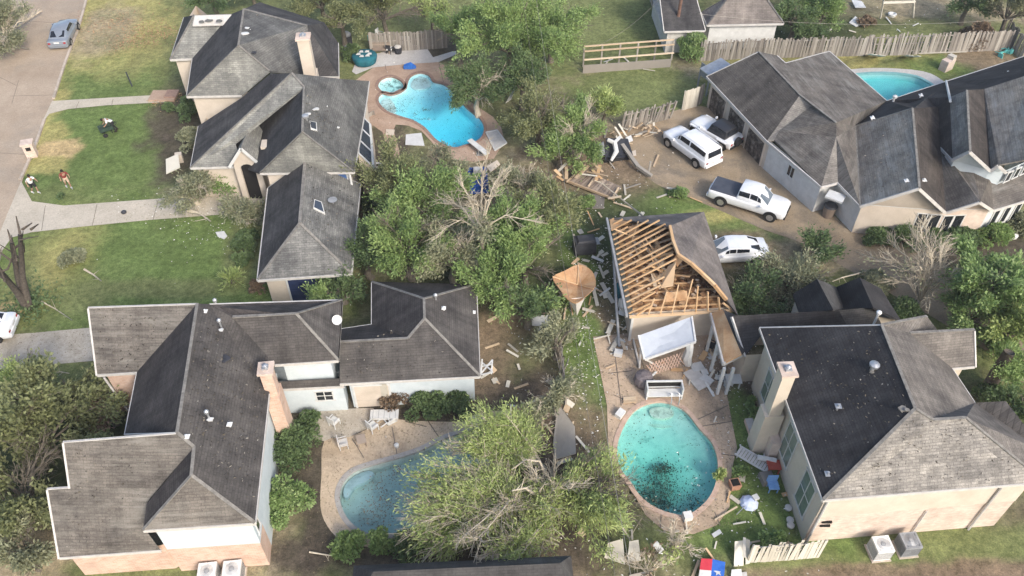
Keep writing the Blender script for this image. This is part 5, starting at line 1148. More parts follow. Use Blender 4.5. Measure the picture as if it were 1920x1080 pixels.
def tree(px_, py_, zc, r, label, lf='lf_mid', name='tree', rz=None, ry=None, n=None, limbs=16, bare=0.0, bark='bark', ln=.24, wd=.045, up=.35, spread=.2, lean=None, cat='tree', group=None, trunk=.22, flatten=1.0, twigs=True, dirs=None, droop=.0, base=None, fromc=.12, shell=.55):
    "limbs grow from a trunk to an uneven crown centred on the photographed spot at height zc"
    r = r*.84; ry = ry*.84 if ry else None
    if name in ('tree',) and zc > 2: zc = zc*.62
    c = G(px_, py_, zc); b = flat(c) if base is None else G(*base); rz = rz or r*.75; ry = ry or r
    t = thing(name, label, cat, b, 0, group); c = c-b
    n = int(n if n is not None else 1700*r*ry*flatten)
    wood = MB(); P = []; D = []; Q = []
    top = c-Vector((0, 0, rz*.55)) if base is None else c*fromc+Vector((0, 0, .2))
    if trunk and zc > .8:
        mid = top*.5+rv(.12*trunk/.2); wood.tube([(0, 0, -.1), mid, top], [trunk*1.25, trunk, trunk*.8], 8)
    nb = 0
    for i in range(limbs):
        if dirs: a = math.radians(dirs[i % len(dirs)]+RNG.normal()*9)
        else: a = 2*math.pi*(i+RNG.uniform(-.4, .4))/limbs*1.0*3.0
        el = RNG.uniform(-.25, 1.35) if not dirs else RNG.uniform(-.1, .8)
        q = RNG.uniform(shell*.85, 1.22)
        T = c+Vector((r*q*math.cos(a)*math.cos(el), ry*q*math.sin(a)*math.cos(el), rz*q*math.sin(el)))
        T.z = max(T.z, .15)
        m1 = top.lerp(T, .5)+Vector((0, 0, up*(T-top).length*.3))+rv(.12*r/3)
        path = [top, top.lerp(m1, .55)+rv(.05), m1, m1.lerp(T, .55)+rv(.1), T]
        th = trunk*.42*RNG.uniform(.7, 1.1); wood.tube(path, [th, th*.8, th*.6, th*.38, .015], 5, cap=False)
        isbare = RNG.random() < bare+(.13 if name == 'tree' else 0); tone = RNG.uniform(0, 1)
        subs = int(6+r*2.2)+(6 if name == 'fallen_tree' else 0)
        for s in range(subs):
            u = RNG.uniform(.3, 1.0); k = u*4; j = min(3, int(k)); p = path[j].lerp(path[j+1], k-j)
            dl = (path[j+1]-path[j]).normalized(); out = (p-c*.85); out.z = max(out.z, -.2*r)
            d = (dl*.8+rv(.5)+out.normalized()*.6+Vector((0, 0, up*.4-droop))).normalized()
            l = r*RNG.uniform(.2, .42); e = p+d*l+Vector((0, 0, -.12*l)); e.z = max(e.z, .1)
            if twigs or isbare: wood.tube([p, p.lerp(e, .5)+rv(.05), e], [.028, .018, .008], 3, cap=False)
            if isbare:
                for _ in range(3):
                    p2 = p.lerp(e, RNG.uniform(.3, .9)); wood.tube([p2, p2+(d+rv(.55)).normalized()*l*.6], [.015, .006], 3, cap=False)
                continue
            P.append((p, e)); Q.append(min(1, max(0, tone*.6+RNG.uniform(0, .4)))); nb += 1
    wo = wood.build('branches', M[bark], t, True)
    if nb and n:
        per = max(1, n//nb); A = np.array([tuple(p) for p, e in P]); B = np.array([tuple(e) for p, e in P])
        u = RNG.uniform(.05, 1.12, (nb, per, 1)); pts = A[:, None]*(1-u)+B[:, None]*u+RNG.normal(size=(nb, per, 3))*spread
        dd = (B-A)/np.maximum(.01, np.linalg.norm(B-A, axis=1, keepdims=True)); dr = dd[:, None]+RNG.normal(size=(nb, per, 3))*.55
        pts[..., 2] = np.maximum(pts[..., 2], .04)
        rn = np.array(Q)[:, None]*.55+RNG.uniform(0, .45, (nb, per))
        leaves('foliage', pts.reshape(-1, 3), dr.reshape(-1, 3), ln, wd, rn.ravel(), lf, t)
    return t
def bush(px_, py_, r, label, lf='lf_dark', h_=None, ry=None, name='bush', n=None, ln=.17, wd=.055, cat='bush', group=None):
    c = G(px_, py_, 0); h_ = h_ or r*1.0; ry = ry or r; t = thing(name, label, cat, c, 0, group)
    n = int(n or 2600*r*ry)
    k = int(10+8*r*ry); a = RNG.uniform(0, 2*math.pi, k); e = RNG.uniform(.05, 1.5, k); q = RNG.uniform(.5, .85, k)
    cc = np.stack([r*q*np.cos(a)*np.cos(e), ry*q*np.sin(a)*np.cos(e), h_*q*np.sin(e)+.15], 1); rr_ = RNG.uniform(.22, .42, k)*min(r, ry)
    w_ = MB()
    for x in cc: w_.tube([(0, 0, 0), tuple(x*.5+np.array([0, 0, .05])), tuple(x)], [.05, .03, .012], 4, cap=False)
    w_.build('stems', M['bark_dark'], t)
    idx = RNG.integers(0, k, n); d = RNG.normal(size=(n, 3)); d /= np.linalg.norm(d, axis=1, keepdims=True); d[:, 2] = np.abs(d[:, 2])*.9-.1
    P = cc[idx]+d*rr_[idx, None]*RNG.uniform(.75, 1.05, (n, 1)); P[:, 2] = np.maximum(P[:, 2], .03)
    tone = RNG.uniform(0, 1, k); leaves('foliage', P, d+RNG.normal(size=(n, 3))*.7, ln, wd, tone[idx]*.5+RNG.uniform(0, .5, n), lf, t)
    return t
# the tangle of storm-torn trees in the middle
tree(955,62,7,5.4,'largest leafy tree at the top centre left of the big back lawn','lf_mid',limbs=24,bare=.12)
tree(1035,45,6,3.8,'mid-green tree at the top centre, nearest the big back lawn','lf_mid',limbs=16,bare=.15)
tree(895,165,4.2,3.0,'dark tree leaning over the right bank of the cyan pool','lf_dark',limbs=18,bare=.2,bark='bark_pale',droop=.3)
tree(980,150,4.5,2.8,'dark bushy tree between the cyan pool tree and the wooden trellis','lf_dark',limbs=14,bare=.1)
tree(1010,225,4.5,3.0,'olive-green tree right of the loose fence panel by the pool','lf_olive',limbs=16,bare=.1)
tree(1085,245,4,3.0,'mid-green tree with bare pale branches sticking out of its top','lf_mid',limbs=18,bare=.35,bark='bark_pale')
tree(1135,205,2.5,1.5,'yellow-green torn tree top beside the leaning grey fence','lf_lime',limbs=9,bare=.2,trunk=.12,ln=.4)
tree(1050,282,2.6,2.1,'low green tree beside the black overturned furniture','lf_mid',limbs=12)
tree(745,345,4.5,3.3,'olive tree left of the blue tub, nearest the garage wing','lf_olive',limbs=18)
tree(835,315,3.2,1.9,'pale olive tree at the lower edge of the cyan pool','lf_grey',limbs=12,bare=.2)
tree(800,390,5.5,3.6,'bright-topped green tree between garage wing and bare white tree','lf_mid',limbs=20,bare=.08)
tree(765,460,5,3.3,'green tree above the dark low roof, left of the white snag','lf_mid',limbs=18,bare=.1)
tree(690,480,3.2,2.2,'dark green tree against the east wall of the garage wing','lf_dark',limbs=12)
tree(850,480,4.5,2.8,'grey-green tree with drooping pale twigs above the dark low roof','lf_grey',limbs=16,bare=.3,bark='bark_pale',droop=.4)
tree(900,390,6.5,3.4,'bare whitish storm-stripped tree standing among green crowns','lf_grey',name='bare_tree',limbs=15,bare=.86,bark='bark_pale',trunk=.17,n=700,rz=3.4,up=.7)
tree(965,430,4.2,3.3,'green tree right of the bare white tree','lf_mid',limbs=18,bare=.1)
tree(1015,405,4.2,2.7,'olive tree left of the torn wooden deck','lf_olive',limbs=15,bare=.2)
tree(985,350,3.5,2.3,'grey-green broken tree between blue tub and wooden deck','lf_grey',limbs=12,bare=.45,bark='bark_pale')
tree(985,485,4.2,2.8,'green tree left of the overturned orange roof','lf_mid',limbs=17,bare=.08)
tree(940,540,4,3.0,'green tree right above the dark low roof corner','lf_mid',limbs=16,bare=.08)
tree(990,575,3,1.9,'dark green tree over the broken white panels','lf_dark',limbs=12,bare=.1)
tree(640,535,2.6,1.6,'small dark-green tree in front of the navy garage door','lf_dark',limbs=10,bare=.05)
tree(600,560,2.0,1.1,'low fallen branch with leaves beside the navy garage door','lf_mid',limbs=7,bare=.2)
tree(1045,640,2.4,1.6,'grey-green sapling beside the dark shed roof strip','lf_grey',limbs=9,bare=.2)
# behind the upper left house and along the top
tree(715,8,6,4.4,'broad olive tree behind the upper left house','lf_olive',limbs=20,bare=.1)
tree(640,40,4,1.8,'thin olive tree at the left end of the pool fence','lf_olive',limbs=9,bare=.3,n=2500)
tree(600,-5,5,3.2,'olive tree at the top edge behind the chimney','lf_olive',limbs=12,bare=.1)
tree(810,15,5,2.2,'small lime tree at the top edge above the patio fence','lf_lime',limbs=10,bare=.25,n=3000)
tree(860,60,5,2.6,'mid-green tree right of the patio fence','lf_mid',limbs=12,bare=.1)
tree(1490,35,3.5,2.4,'dark green tree behind the white garage','lf_dark',limbs=12)
tree(1545,15,4,2.8,'mid-green tree at the top edge right of the white garage','lf_mid',limbs=14)
tree(1520,60,1.6,1.5,'low dark bush-like tree at the foot of the plank fence','lf_dark',limbs=8,trunk=.1)
tree(1895,15,5,3.4,'grey-green tree in the top right corner','lf_grey',limbs=14,bare=.2)
tree(1820,0,4,2.6,'green tree at the top right edge left of the corner tree','lf_dark',limbs=12,bare=.1)
tree(395,-8,4,2.4,'dark tree at the top edge above the bare roof deck','lf_dark',limbs=11)
tree(470,-20,4,2.6,'olive tree at the top edge behind the torn roof spots','lf_olive',limbs=11,bare=.2)
# right-hand side
tree(1862,548,4.5,3.5,'bright green broad tree at the right edge','lf_bright',limbs=18,n=19000,ln=.28,wd=.06)
tree(1905,610,3.5,2.8,'lime-topped tree at the right edge below the bright broad tree','lf_lime',limbs=14,ln=.26,wd=.055)
tree(1815,590,2.6,2.1,'mid-green tree left of the bright broad tree','lf_bright',limbs=12)
tree(1885,690,1.8,1.6,'small green tree at the right edge beside the shaded drive','lf_mid',limbs=9)
tree(1905,770,1.6,1.5,'small dark tree at the right edge behind the beige house','lf_dark',limbs=9)
tree(1720,500,2.6,3.0,'bare grey twiggy tree beside the dirt drive','lf_grey',name='bare_tree',limbs=34,bare=.96,bark='bark_pale',trunk=.12,n=260,up=.8,rz=2.6,base=(1722,575,0),fromc=.1)
tree(1478,532,1.3,3.3,'uprooted dark tree lying between the white car and the dormers','lf_grey',name='fallen_tree',ry=1.8,rz=1.4,limbs=22,bare=.15,trunk=.2,flatten=.9)
tree(1400,560,1.2,2.4,'lower dark end of the uprooted tree against the dormers','lf_dark',name='fallen_tree',ry=1.9,rz=1.4,limbs=14,bare=.05)
tree(1540,470,1.4,1.6,'fallen tree top sticking over the edge of the dirt drive','lf_dark',name='fallen_tree',rz=1.2,limbs=10,bare=.35)
# lower left
tree(70,800,4,4.2,'broad olive tree at the left edge beside the brick house','lf_olive',limbs=22,ln=.24,wd=.07)
tree(35,920,3.2,3.6,'olive tree at the left edge, lower of the two large ones','lf_olive',limbs=18,bare=.15,ln=.24,wd=.065)
tree(135,735,2.6,1.5,'small pale-leaved tree between the pink shrub and the broad olive tree','lf_olive',limbs=10)
tree(30,715,2.5,2.0,'pale-tipped tree at the left edge below the leaf-strewn drive','lf_lime',limbs=11,bare=.1)
tree(205,770,2.2,1.5,'pink-blossomed shrub against the brick wall','lf_pink',limbs=12,trunk=.1,ln=.22,wd=.08)
tree(50,1040,1.6,2.0,'low straggly olive shrub in the bottom left corner','lf_grey',limbs=10,bare=.3,trunk=.1)
# the three crowns lying across the bottom
tree(912,955,1.9,4.1,'fallen tree with silvery-green branches fanning over the slate pool','lf_lime',name='fallen_tree',ry=3.6,rz=2.3,limbs=56,bare=.4,n=21000,bark='bark_pale',base=(1012,925,0),fromc=.02,ln=.26,wd=.024,dirs=[150,165,180,195,210,225,240,255,200,215],trunk=.26,shell=.3,spread=.2,flatten=1.0)
tree(945,850,2.0,3.2,'pale broken tree crown just above the fallen silvery tree','lf_lime',name='fallen_tree',ry=2.2,rz=1.9,limbs=26,bare=.35,n=14000,bark='bark_pale',base=(1020,880,0),fromc=.02,ln=.26,wd=.024,dirs=[110,130,150,170,185,95,200],trunk=.2,shell=.3,spread=.2)
tree(1105,950,1.9,2.7,'green fallen tree crown between the silvery tree and the teal pool','lf_lime',name='fallen_tree',ry=3.0,rz=2.2,limbs=30,bare=.3,n=11000,bark='bark',base=(1045,930,0),fromc=.03,ln=.26,wd=.03,dirs=[-40,-20,0,20,40,65,-60,85],trunk=.22,shell=.3,flatten=1.2)
tree(865,990,1.6,2.3,'greener lower-left end of the silvery fallen tree','lf_mid',name='fallen_tree',ry=1.9,rz=1.5,limbs=18,bare=.15,bark='bark_pale',base=(900,960,0),fromc=.03,ln=.26,wd=.028,dirs=[170,190,205,220,235],trunk=.14,shell=.3,spread=.2)
tree(960,1040,2.2,2.6,'bright green fallen branches hanging over the dark bottom roof','lf_lime',name='fallen_tree',ry=1.8,rz=1.6,limbs=18,bare=.3,bark='bark_pale',base=(1035,965,0),fromc=.03,ln=.26,wd=.024,dirs=[200,220,235,250,265,285],trunk=.18,shell=.35)
tree(1025,950,1.5,2.7,'nearly leafless middle of the fallen trees with pale arching branches','lf_lime',name='fallen_tree',ry=2.4,rz=1.5,limbs=30,bare=.6,bark='bark_pale',base=(1020,930,0),fromc=.05,ln=.24,wd=.024,trunk=.12,shell=.4,n=4500,spread=.18)
tree(1265,1020,1.2,1.5,'leafless straw-coloured sapling below the teal pool','lf_lime',name='bare_tree',limbs=16,bare=.9,bark='bark_pale',trunk=.07,n=120,up=.6)
tree(1215,1065,.9,1.5,'leafless pale brushwood at the bottom edge left of the painted board','lf_brown',name='bare_tree',limbs=12,bare=.85,bark='bark_pale',trunk=.07,n=150)
tree(1045,740,1.7,1.5,'grey twiggy broken tree at the head of the fallen wall slab','lf_grey',name='broken_tree',limbs=14,bare=.4,bark='bark_pale',trunk=.1)
tree(1000,790,1.3,1.4,'low broken branches around the orange panel','lf_grey',name='broken_tree',limbs=10,bare=.5,bark='bark_pale',trunk=.1)
# street side
tree(5,55,2.0,3.0,'torn tree crown lying over the street in the top left corner','lf_grey',name='fallen_tree',ry=4,rz=1.6,limbs=20,bare=.35,bark='bark_pale')
tree(362,362,1.0,2.0,'fallen leafy limb on the driveway in front of the big shrub','lf_grey',name='fallen_tree',ry=2.4,rz=1.2,limbs=16,bare=.35,bark='bark_pale')
tree(460,400,.9,1.6,'broken leafy boughs beside the garage wing','lf_grey',name='fallen_tree',rz=1.0,limbs=10,bare=.3,bark='bark_pale')
# stripped three-trunk tree at the left edge
o = G(52,578); t = thing('bare_tree', 'stripped dark tree with three trunks at the left edge of the lower lawn', 'tree', o)
mb = MB()
for a, b, c in (((52,578,0),(30,545,2.2),(-6,500,5.0)),((50,575,0),(34,520,2.8),(22,455,5.5)),((54,578,0),(42,520,3),(38,440,6.2))):
    A, B, D_ = [G(*q)-o for q in (a, b, c)]; mb.tube([A, B, D_], [.26,.2,.13], 8)
    for e in range(3):
        s_ = B.lerp(D_, .4+.2*e); mb.tube([s_, s_+rv(.3)+Vector((.3*(e-1),0,.5)), s_+Vector((.9*(e-1)+.3,.2,1.3))+rv(.3)], [.08,.06,.02], 5)
for a, b in (((42,430,6.5),(60,418,7.2)),((38,440,6.3),(30,405,7.4)),((22,455,5.6),(14,430,6.4)),((58,430,6.4),(72,420,7.0))): mb.tube([G(*a)-o, G(*b)-o], [.09,.03], 5)
mb.build('trunk', M['bark_dark'], t, True)
g_ = RNG.normal(size=(900,3))*np.array([.8,.8,.25])+np.array([0,.2,.3]); g_[:,2] = np.abs(g_[:,2]); leaves('foliage', g_, RNG.normal(size=(900,3)), .25, .06, RNG.random(900), 'lf_dark', t)
# bushes
for a in ((548,850,1.6,'large dark round bush against the white side wall','lf_dark',1.7),(543,955,1.25,'bright green clipped bush below the large dark round bush','lf_bright',1.5,1.9),
  (741,748,1.2,'reddish-olive bush at the white wall of the low wing','lf_brown',1.1),(805,768,1.7,'dark green domed bush, largest along the white wall','lf_dark',1.2,1.0),(862,757,1.0,'dark bush at the right end of the white wall','lf_dark',1.0),
  (658,1030,.95,'mid-green round bush at the lower left of the slate pool','lf_mid',.9),(715,1024,1.1,'wide green bush below the slate pool','lf_mid',.8,.7),(768,1030,.9,'dark bush partly under the fallen silvery tree','lf_dark',.8),
  (1297,108,1.6,'bright green bush at the corner of the plank fence and utility pole','lf_bright',2.4),(1272,372,.75,'bright little bush north of the wrecked garage','lf_bright',.8),(1449,1027,.75,'glossy green bush leaning on the pale fence panels','lf_bright',.8),
  (430,350,2.1,'big glossy shrub at the front wall beneath the arched dormer','lf_bright',2.0,1.7),(385,352,1.3,'smaller dark shrub left of the big glossy shrub','lf_mid',1.0),(352,215,1.0,'dark shrub at the foot of the cream front wall','lf_dark',1.1,1.8),
  (355,270,1.0,'sparse grey shrub in the dark flower bed','lf_grey',.9,2.0),(318,210,.6,'small dark shrub at the end of the walkway','lf_dark',.6),(1825,82,1.7,'rusty brown shrub in front of the far plank fence','lf_brown',2.0),
  (460,470,.8,'low hedge clump beside the west wall of the garage wing','lf_dark',.8,2.6),(590,545,1.0,'dark bush right of the navy garage door','lf_dark',.9),(700,390,.9,'teal-green bush at the garage wing east wall','lf_dark',.8),
  (1640,452,1.2,'hedge shrub at the left end of the white house foundation','lf_dark',1.0,1.0),(1690,455,1.4,'dark hedge shrub under the pink gable wall','lf_dark',1.1,1.0),(1742,458,1.5,'dark hedge shrub below the twin gable windows','lf_dark',1.0,1.0),
  (1800,458,1.5,'dark hedge shrub below the small gable','lf_dark',1.1,1.0),(1860,455,1.6,'dark hedge shrub nearest the right edge','lf_mid',1.2,1.2),(1908,432,1.2,'olive shrub at the right edge against the white house','lf_grey',1.3),
  (1850,745,1.0,'dark shrub behind the east gable of the beige house','lf_dark',.9),(1410,775,.5,'leafy ground plants along the teal pool deck','lf_mid',.35,1.7),(1390,890,.45,'small leafy plant in the grass beside the orange planter','lf_mid',.4),
  (1350,895,.4,'pale weed on the edge of the stone deck','lf_lime',.35),(1080,640,.5,'pale weeds beside the broken white panels','lf_mid',.4),(580,800,.8,'dark bush by the pink brick chimney','lf_dark',.8),(1600,600,.9,'dark bush in the gap behind the little dormers','lf_dark',.7),
  (1100,385,.7,'green weeds left of the wooden deck','lf_mid',.5),(1870,660,1.2,'leafy bush beside the right-hand tree trunk','lf_mid',1.0),(1640,540,1.3,'grey-green brush at the foot of the bare grey tree','lf_grey',.8),(1690,590,1.3,'dark brush behind the little gables','lf_dark',.9),
  (480,545,.6,'brown-tipped plant left of the navy garage door','lf_brown',.6),(660,110,1.1,'dark shrub behind the blue-covered table','lf_dark',1.2),(140,490,.9,'uprooted little bush lying on the lower lawn','lf_grey',.5),(118,372,.32,'tuft of dark green clippings near the person in red','lf_dark',.25)):
    bush(*a[:3], a[3], a[4], a[5], a[6] if len(a) > 6 else None)
# palm by the garage
o = G(437,530); t = thing('palm', 'spiky little palm left of the navy garage door', 'palm', o); P_=[]; D_=[]
for i in range(26):
    a = i*2.4; el = RNG.uniform(.2,1.2); d = np.array([math.cos(a)*math.cos(el), math.sin(a)*math.cos(el), math.sin(el)])
    for u in np.linspace(.1,1.1,26):
        P_.append(d*u+np.array([0,0,.35-.45*u*u])); D_.append(d+RNG.normal(size=3)*.35)
leaves('foliage', np.array(P_), np.array(D_), .3, .03, RNG.random(len(P_)), 'lf_lime', t)
mb = MB(); mb.tube([(0,0,0),(0,0,.5)],[.14,.1],8); mb.build('trunk', M['bark'], t)
# big leaning trunk in the right-hand yard
o = G(1850,735); t = thing('leaning_tree', 'thick dark leaning trunk behind the beige house', 'tree trunk', o)
mb = MB(); mb.tube([(0,0,0), G(1868,700,1.6)-o, G(1893,660,3.2)-o], [.42,.36,.3], 10); mb.build('trunk', M['bark_dark'], t, True)
# fallen pale logs / limbs
def limb(pts, r, label, m_='bark_pale', group=None):
    P_ = [G(*p) for p in pts]; o = flat(P_[0]); mb = MB(); mb.tube([p-o for p in P_], [r*(1-.6*i/(len(P_)-1)) for i in range(len(P_))], 6)
    for i in range(3):
        a = P_[-2].lerp(P_[-1], i/3)-o; mb.tube([a, a+rv(.35)+Vector((0,0,.1))], [r*.3,.01], 4)
    single('fallen_limb', label, 'branch', mb, M[m_], o, group, True)
limb([(22,55,.5),(50,38,.5),(78,20,.5)], .16, 'pale broken trunk lying across the street in the top left corner')
limb([(-5,75,.5),(20,85,.4),(55,92,.3)], .12, 'grey limb lying on the street below the pale broken trunk')
limb([(352,395,.3),(375,400,.5),(395,415,.15)], .12, 'pale limb end poking from the brush on the driveway')
limb([(158,505,.25),(175,515,.2),(190,527,.1)], .08, 'short pale limb of the uprooted bush on the lower lawn')
limb([(78,565,.1),(105,580,.12),(135,600,.1)], .05, 'thin yellow stick on the grass beside the stripped tree')
limb([(85,705,.3),(112,697,.4),(130,700,.2)], .06, 'bent pale stick in front of the pink shrub yard')
limb([(1205,405,.6),(1130,345,.9),(1115,338,1.0)], .07, 'long thin pole lying over the torn wooden deck', 'bark_pale')
limb([(1010,925,1.2),(1000,925,2.2),(985,915,2.9),(960,920,3.2)], .11, 'thick pale fork standing out of the fallen silvery tree')
limb([(1010,925,1.8),(1015,915,2.6),(1022,905,3.0)], .08, 'stub of the pale fork standing out of the fallen silvery tree')
limb([(1035,968,1.6),(1015,985,2.2),(985,1020,2.6)], .08, 'pale limb running down over the dark bottom roof')
limb([(1020,885,1.2),(1012,865,2.3),(985,862,2.8),(960,880,2.6)], .08, 'curving pale limb above the thick pale fork')
limb([(1165,985,.4),(1180,1010,.3),(1190,1040,.2)], .05, 'thin pale branch on the grass by the fallen lattice fence')
limb([(1640,505,.6),(1580,520,.7),(1560,528,.8)], .07, 'pale trunk tip lying across the edge of the dirt drive')
limb([(580,1035,.1),(610,1040,.15),(630,1043,.1)], .05, 'thin pale stick on the soil below the clipped bush')
# ------------------------------------------------------------------ fences
def fence(name, pts, hgt, label, m_='fence', bw=.15, lean=0, cat='fence', rails=True, gap=.008, rough=.025, miss=.012, post=2.4, jag=.03, z=0, group=None):
    "upright boards along a ground line, posts and rails behind them"
    L = [G(*p) for p in pts]; o = flat(L[0]); t = thing(name, label, cat, o, 0, group)
    bd = MB(); rl = MB()
    for a, b in zip(L, L[1:]):
        a = a-o; b = b-o; d = (b-a); n = int(d.length/bw); e = d.normalized(); nn = Vector((-e.y, e.x, 0))
        for i in range(n):
            if random.random() < miss: continue
            p = a+d*((i+.5)/n); tl = lean+random.gauss(0, rough); hh = hgt*(1+random.gauss(0, jag))
            up_ = (Vector((0,0,1))+nn*tl+e*random.gauss(0, rough*.6)).normalized()
            m = Matrix((e, up_.cross(e).normalized(), up_)).transposed()
            bd.box(p+up_*hh/2+nn*random.gauss(0,.008), (bw-gap, .025, hh), m)
        if rails:
            for zz in (.35, hgt*.55, hgt-.25): rl.bar(a+nn*.05+Vector((0,0,zz))+nn*lean*zz, b+nn*.05+Vector((0,0,zz))+nn*lean*zz, .05, .09)
        k = max(1, int(d.length/post))
        for i in range(k+1):
            p = a+d*(i/k)+nn*.08; pm = MB(); pm.bar(p, p+(Vector((0,0,1))+nn*lean)*(hgt*.97), .1, .1, up=(0,1,0)); pm.build('post', M[m_], t)
    bd.build('boards', M[m_], t)
    if rails: rl.build('rails', M[m_], t)
    return t
fence('wooden_fence', [(695,98),(772,95),(838,90)], 1.9, 'weathered board fence behind the patio of the cyan pool')
fence('wooden_fence', [(1310,115),(1400,110),(1480,108),(1560,106),(1622,105)], 1.9, 'long grey board fence behind the garage bays, left run', jag=.05, rough=.03)
fence('wooden_fence', [(1622,105),(1680,104),(1740,101)], 1.9, 'battered fence run with pale loose boards behind the turquoise pool', lean=.15, miss=.06, jag=.07, rough=.06)
fence('wooden_fence', [(1740,101),(1800,98),(1890,94)], 1.9, 'leaning dark fence run left of the tipped blue furniture', lean=.1)
fence('wooden_fence', [(1880,68),(1893,90),(1912,112)], 1.9, 'short fence running toward the camera at the right edge', rough=.03)
fence('wooden_fence', [(1165,245),(1200,238),(1258,222)], 1.9, 'leaning grey board fence above the heap of sticks on the dirt drive', lean=-.18, rough=.08)
fence('wooden_fence', [(1280,207),(1306,200)], 1.9, 'pale mossy gate panel at the north end of the dirt drive', 'fence_l', rough=.01, miss=0)
fence('wooden_fence', [(1306,200),(1316,193)], 1.9, 'narrow dark fence piece between the mossy gate and the garage bays', rough=.01, miss=0)
fence('wooden_fence', [(1214,-10),(1228,25),(1246,78)], 1.9, 'old fence along the right side of the big back lawn', rough=.05)
fence('wooden_fence', [(1047,655),(1052,700),(1058,760)], 1.6, 'grey fence remains along the green strip west of the stone deck', miss=.35, rough=.2)
fence('wooden_fence', [(1402,1055),(1470,1051),(1535,1045)], 1.7, 'whitish grey picket fence below the beige house corner', 'fence_l', miss=.02, rough=.05)
fence('wooden_fence', [(700,215),(690,222)], .4, 'tiny wooden step edge near the glass bay', rails=False)
# trellis / arbour with rails at the top centre
t = thing('wooden_trellis', 'long low timber arbour with parallel rails at the back lawn edge', 'trellis', G(1180,125)); o = G(1180,125)
mb = MB()
for z, dy in ((1.9,0),(1.7,-.5),(1.1,-.9)): mb.bar(G(1093,123)+Vector((0,dy,z))-o, G(1258,110)+Vector((0,dy,z))-o, .16, .08)
mb.build('rail', M['lumber2'], t)
for i in range(6):
    mb = MB(); p = G(1093,123).lerp(G(1258,110), i/5)-o; mb.box(p+Vector((0,-.2,.95)), (.14,.14,1.9)); mb.build('post', M['fence'], t)
mb = MB(); mb.bar(G(1093,130,.4)-o, G(1258,118,.4)-o, .05, .8); mb.build('board_panel', M['fence'], t)
# ------------------------------------------------------------------ boards, panels, sheets lying about (each a thing)
def plank(a, b, w_, label, m_='lumber2', group=None, th=.04, name='loose_board', cat='board'):
    A, B = G(*a), G(*b); o = flat(A); mb = MB(); d = B-A; n = 1
    mb.bar(A-o, B-o, w_, th); return single(name, label, cat, mb, M[m_], o, group)
def panel_(pts, label, m_, name='debris_sheet', cat='debris sheet', th=.05, frame=None, group=None):
    P = [G(*p) for p in pts]; o = flat(P[0]); mb = MB(); mb.slab([p-o for p in P], th)
    if frame:
        t = thing(name, label, cat, o, 0, group); mb.build('sheet', M[m_], t); f = MB()
        for i in range(len(P)): f.bar(P[i]-o, P[(i+1) % len(P)]-o, .09, .1)
        f.build('frame', M[frame], t); return t
    return single(name, label, cat, mb, M[m_], o, group)
for i, (x, y, dx) in enumerate(((1628,104,8),(1645,106,6),(1700,106,5),(1712,107,8))):
    lab = ['pale wide board leaning on the battered fence, first from the left','yellowish board leaning beside the first wide board','whitest board leaning on the battered fence, in its middle','narrow pale board leaning on the battered fence, right of the whitest'][i]
    plank((x-10+dx, y, .05), (x+dx+4, y-2, 2.3), .5 if i != 3 else .3, lab, 'fence_l')
plank((1722,100,.1), (1812,97,.15), .14, 'long pale rail on the grass at the foot of the leaning dark fence', 'fence_l')
panel_(((961,170,.6),(972,152,1.8),(958,186,.5),(948,193,.3)), 'loose pale fence panel under the trees beside the cyan pool', 'fence_l')
panel_(((761,252,.1),(790,249,.12),(796,273,.1),(760,271,.1)), 'white crumpled sheet at the lower edge of the pool deck', 'white')
panel_(((911,248,.1),(932,244,.35),(950,268,.3),(928,282,.1)), 'white tilted table-like panel beside the diving board', 'trim', 'overturned_table', 'table', frame='white')
panel_(((912,312,.3),(932,300,.5),(938,308,.4),(920,322,.3)), 'crumpled cream sheet under the trees below the diving board', 'cream')
panel_(((748,67,.8),(772,68,.8),(773,87,.1),(750,87,.1)), 'white square panel leaning at the patio fence', 'white')
panel_(((724,242,.1),(740,243,.1),(738,254,.1),(723,252,.1)), 'small yellow panel on the curved strip of deck', 'cream')
panel_(((867,388,1.6),(892,392,1.8),(895,412,1.4),(872,410,1.2)), 'pale torn sheet caught behind the bare white tree', 'trim')
panel_(((885,412,1.4),(915,405,1.5),(918,432,1.0),(890,428,1.0)), 'grey tarpaulin caught in the branches below the bare white tree', 'grey')
panel_(((672,434,.6),(692,432,.7),(697,445,.2),(680,455,.2)), 'crumpled white sheet beside the garage wing east wall', 'white')
panel_(((820,411,2.5),(836,413,2.6),(838,423,2.2),(822,420,2.2)), 'small white sheet caught in the crown left of the bare tree', 'white')
panel_(((938,500,3.2),(958,492,3.4),(966,520,2.8),(936,526,2.7)), 'large white sheet caught in the trees above the low roof corner', 'white')
panel_(((404,435,.06),(420,433,.06),(426,442,.06),(420,448,.06),(408,443,.06)), 'crumpled white sheet on the grass near the driveway', 'white')
panel_(((992,592,.6),(1040,590,.6),(1041,612,.2),(998,610,.2)), 'broken white panel, wider of the two, under the dark tree', 'white')
panel_(((1034,592,.6),(1043,590,.7),(1041,628,.2),(1033,630,.2)), 'narrow white upright panel beside the wider broken one', 'white')
panel_(((1065,610,.1),(1080,608,.15),(1084,614,.1),(1070,619,.1)), 'small white scrap on the green strip below the overturned roof', 'white')
panel_(((958,760,.4),(985,766,.5),(975,790,.1),(958,790,.2)), 'orange-brown panel with white frame standing in the broken branches', 'ply', 'broken_door', 'panel', frame='white')
panel_(((955,803,.1),(985,784,.3),(992,792,.3),(962,812,.1)), 'white board lying beside the orange-brown panel', 'white')
panel_(((1046,757,.4),(1058,770,.5),(1078,800,.5),(1080,850,.3),(1040,862,.1),(1037,830,.2)), 'long grey slab of fallen fence lying in the gap between the pools', 'fence')
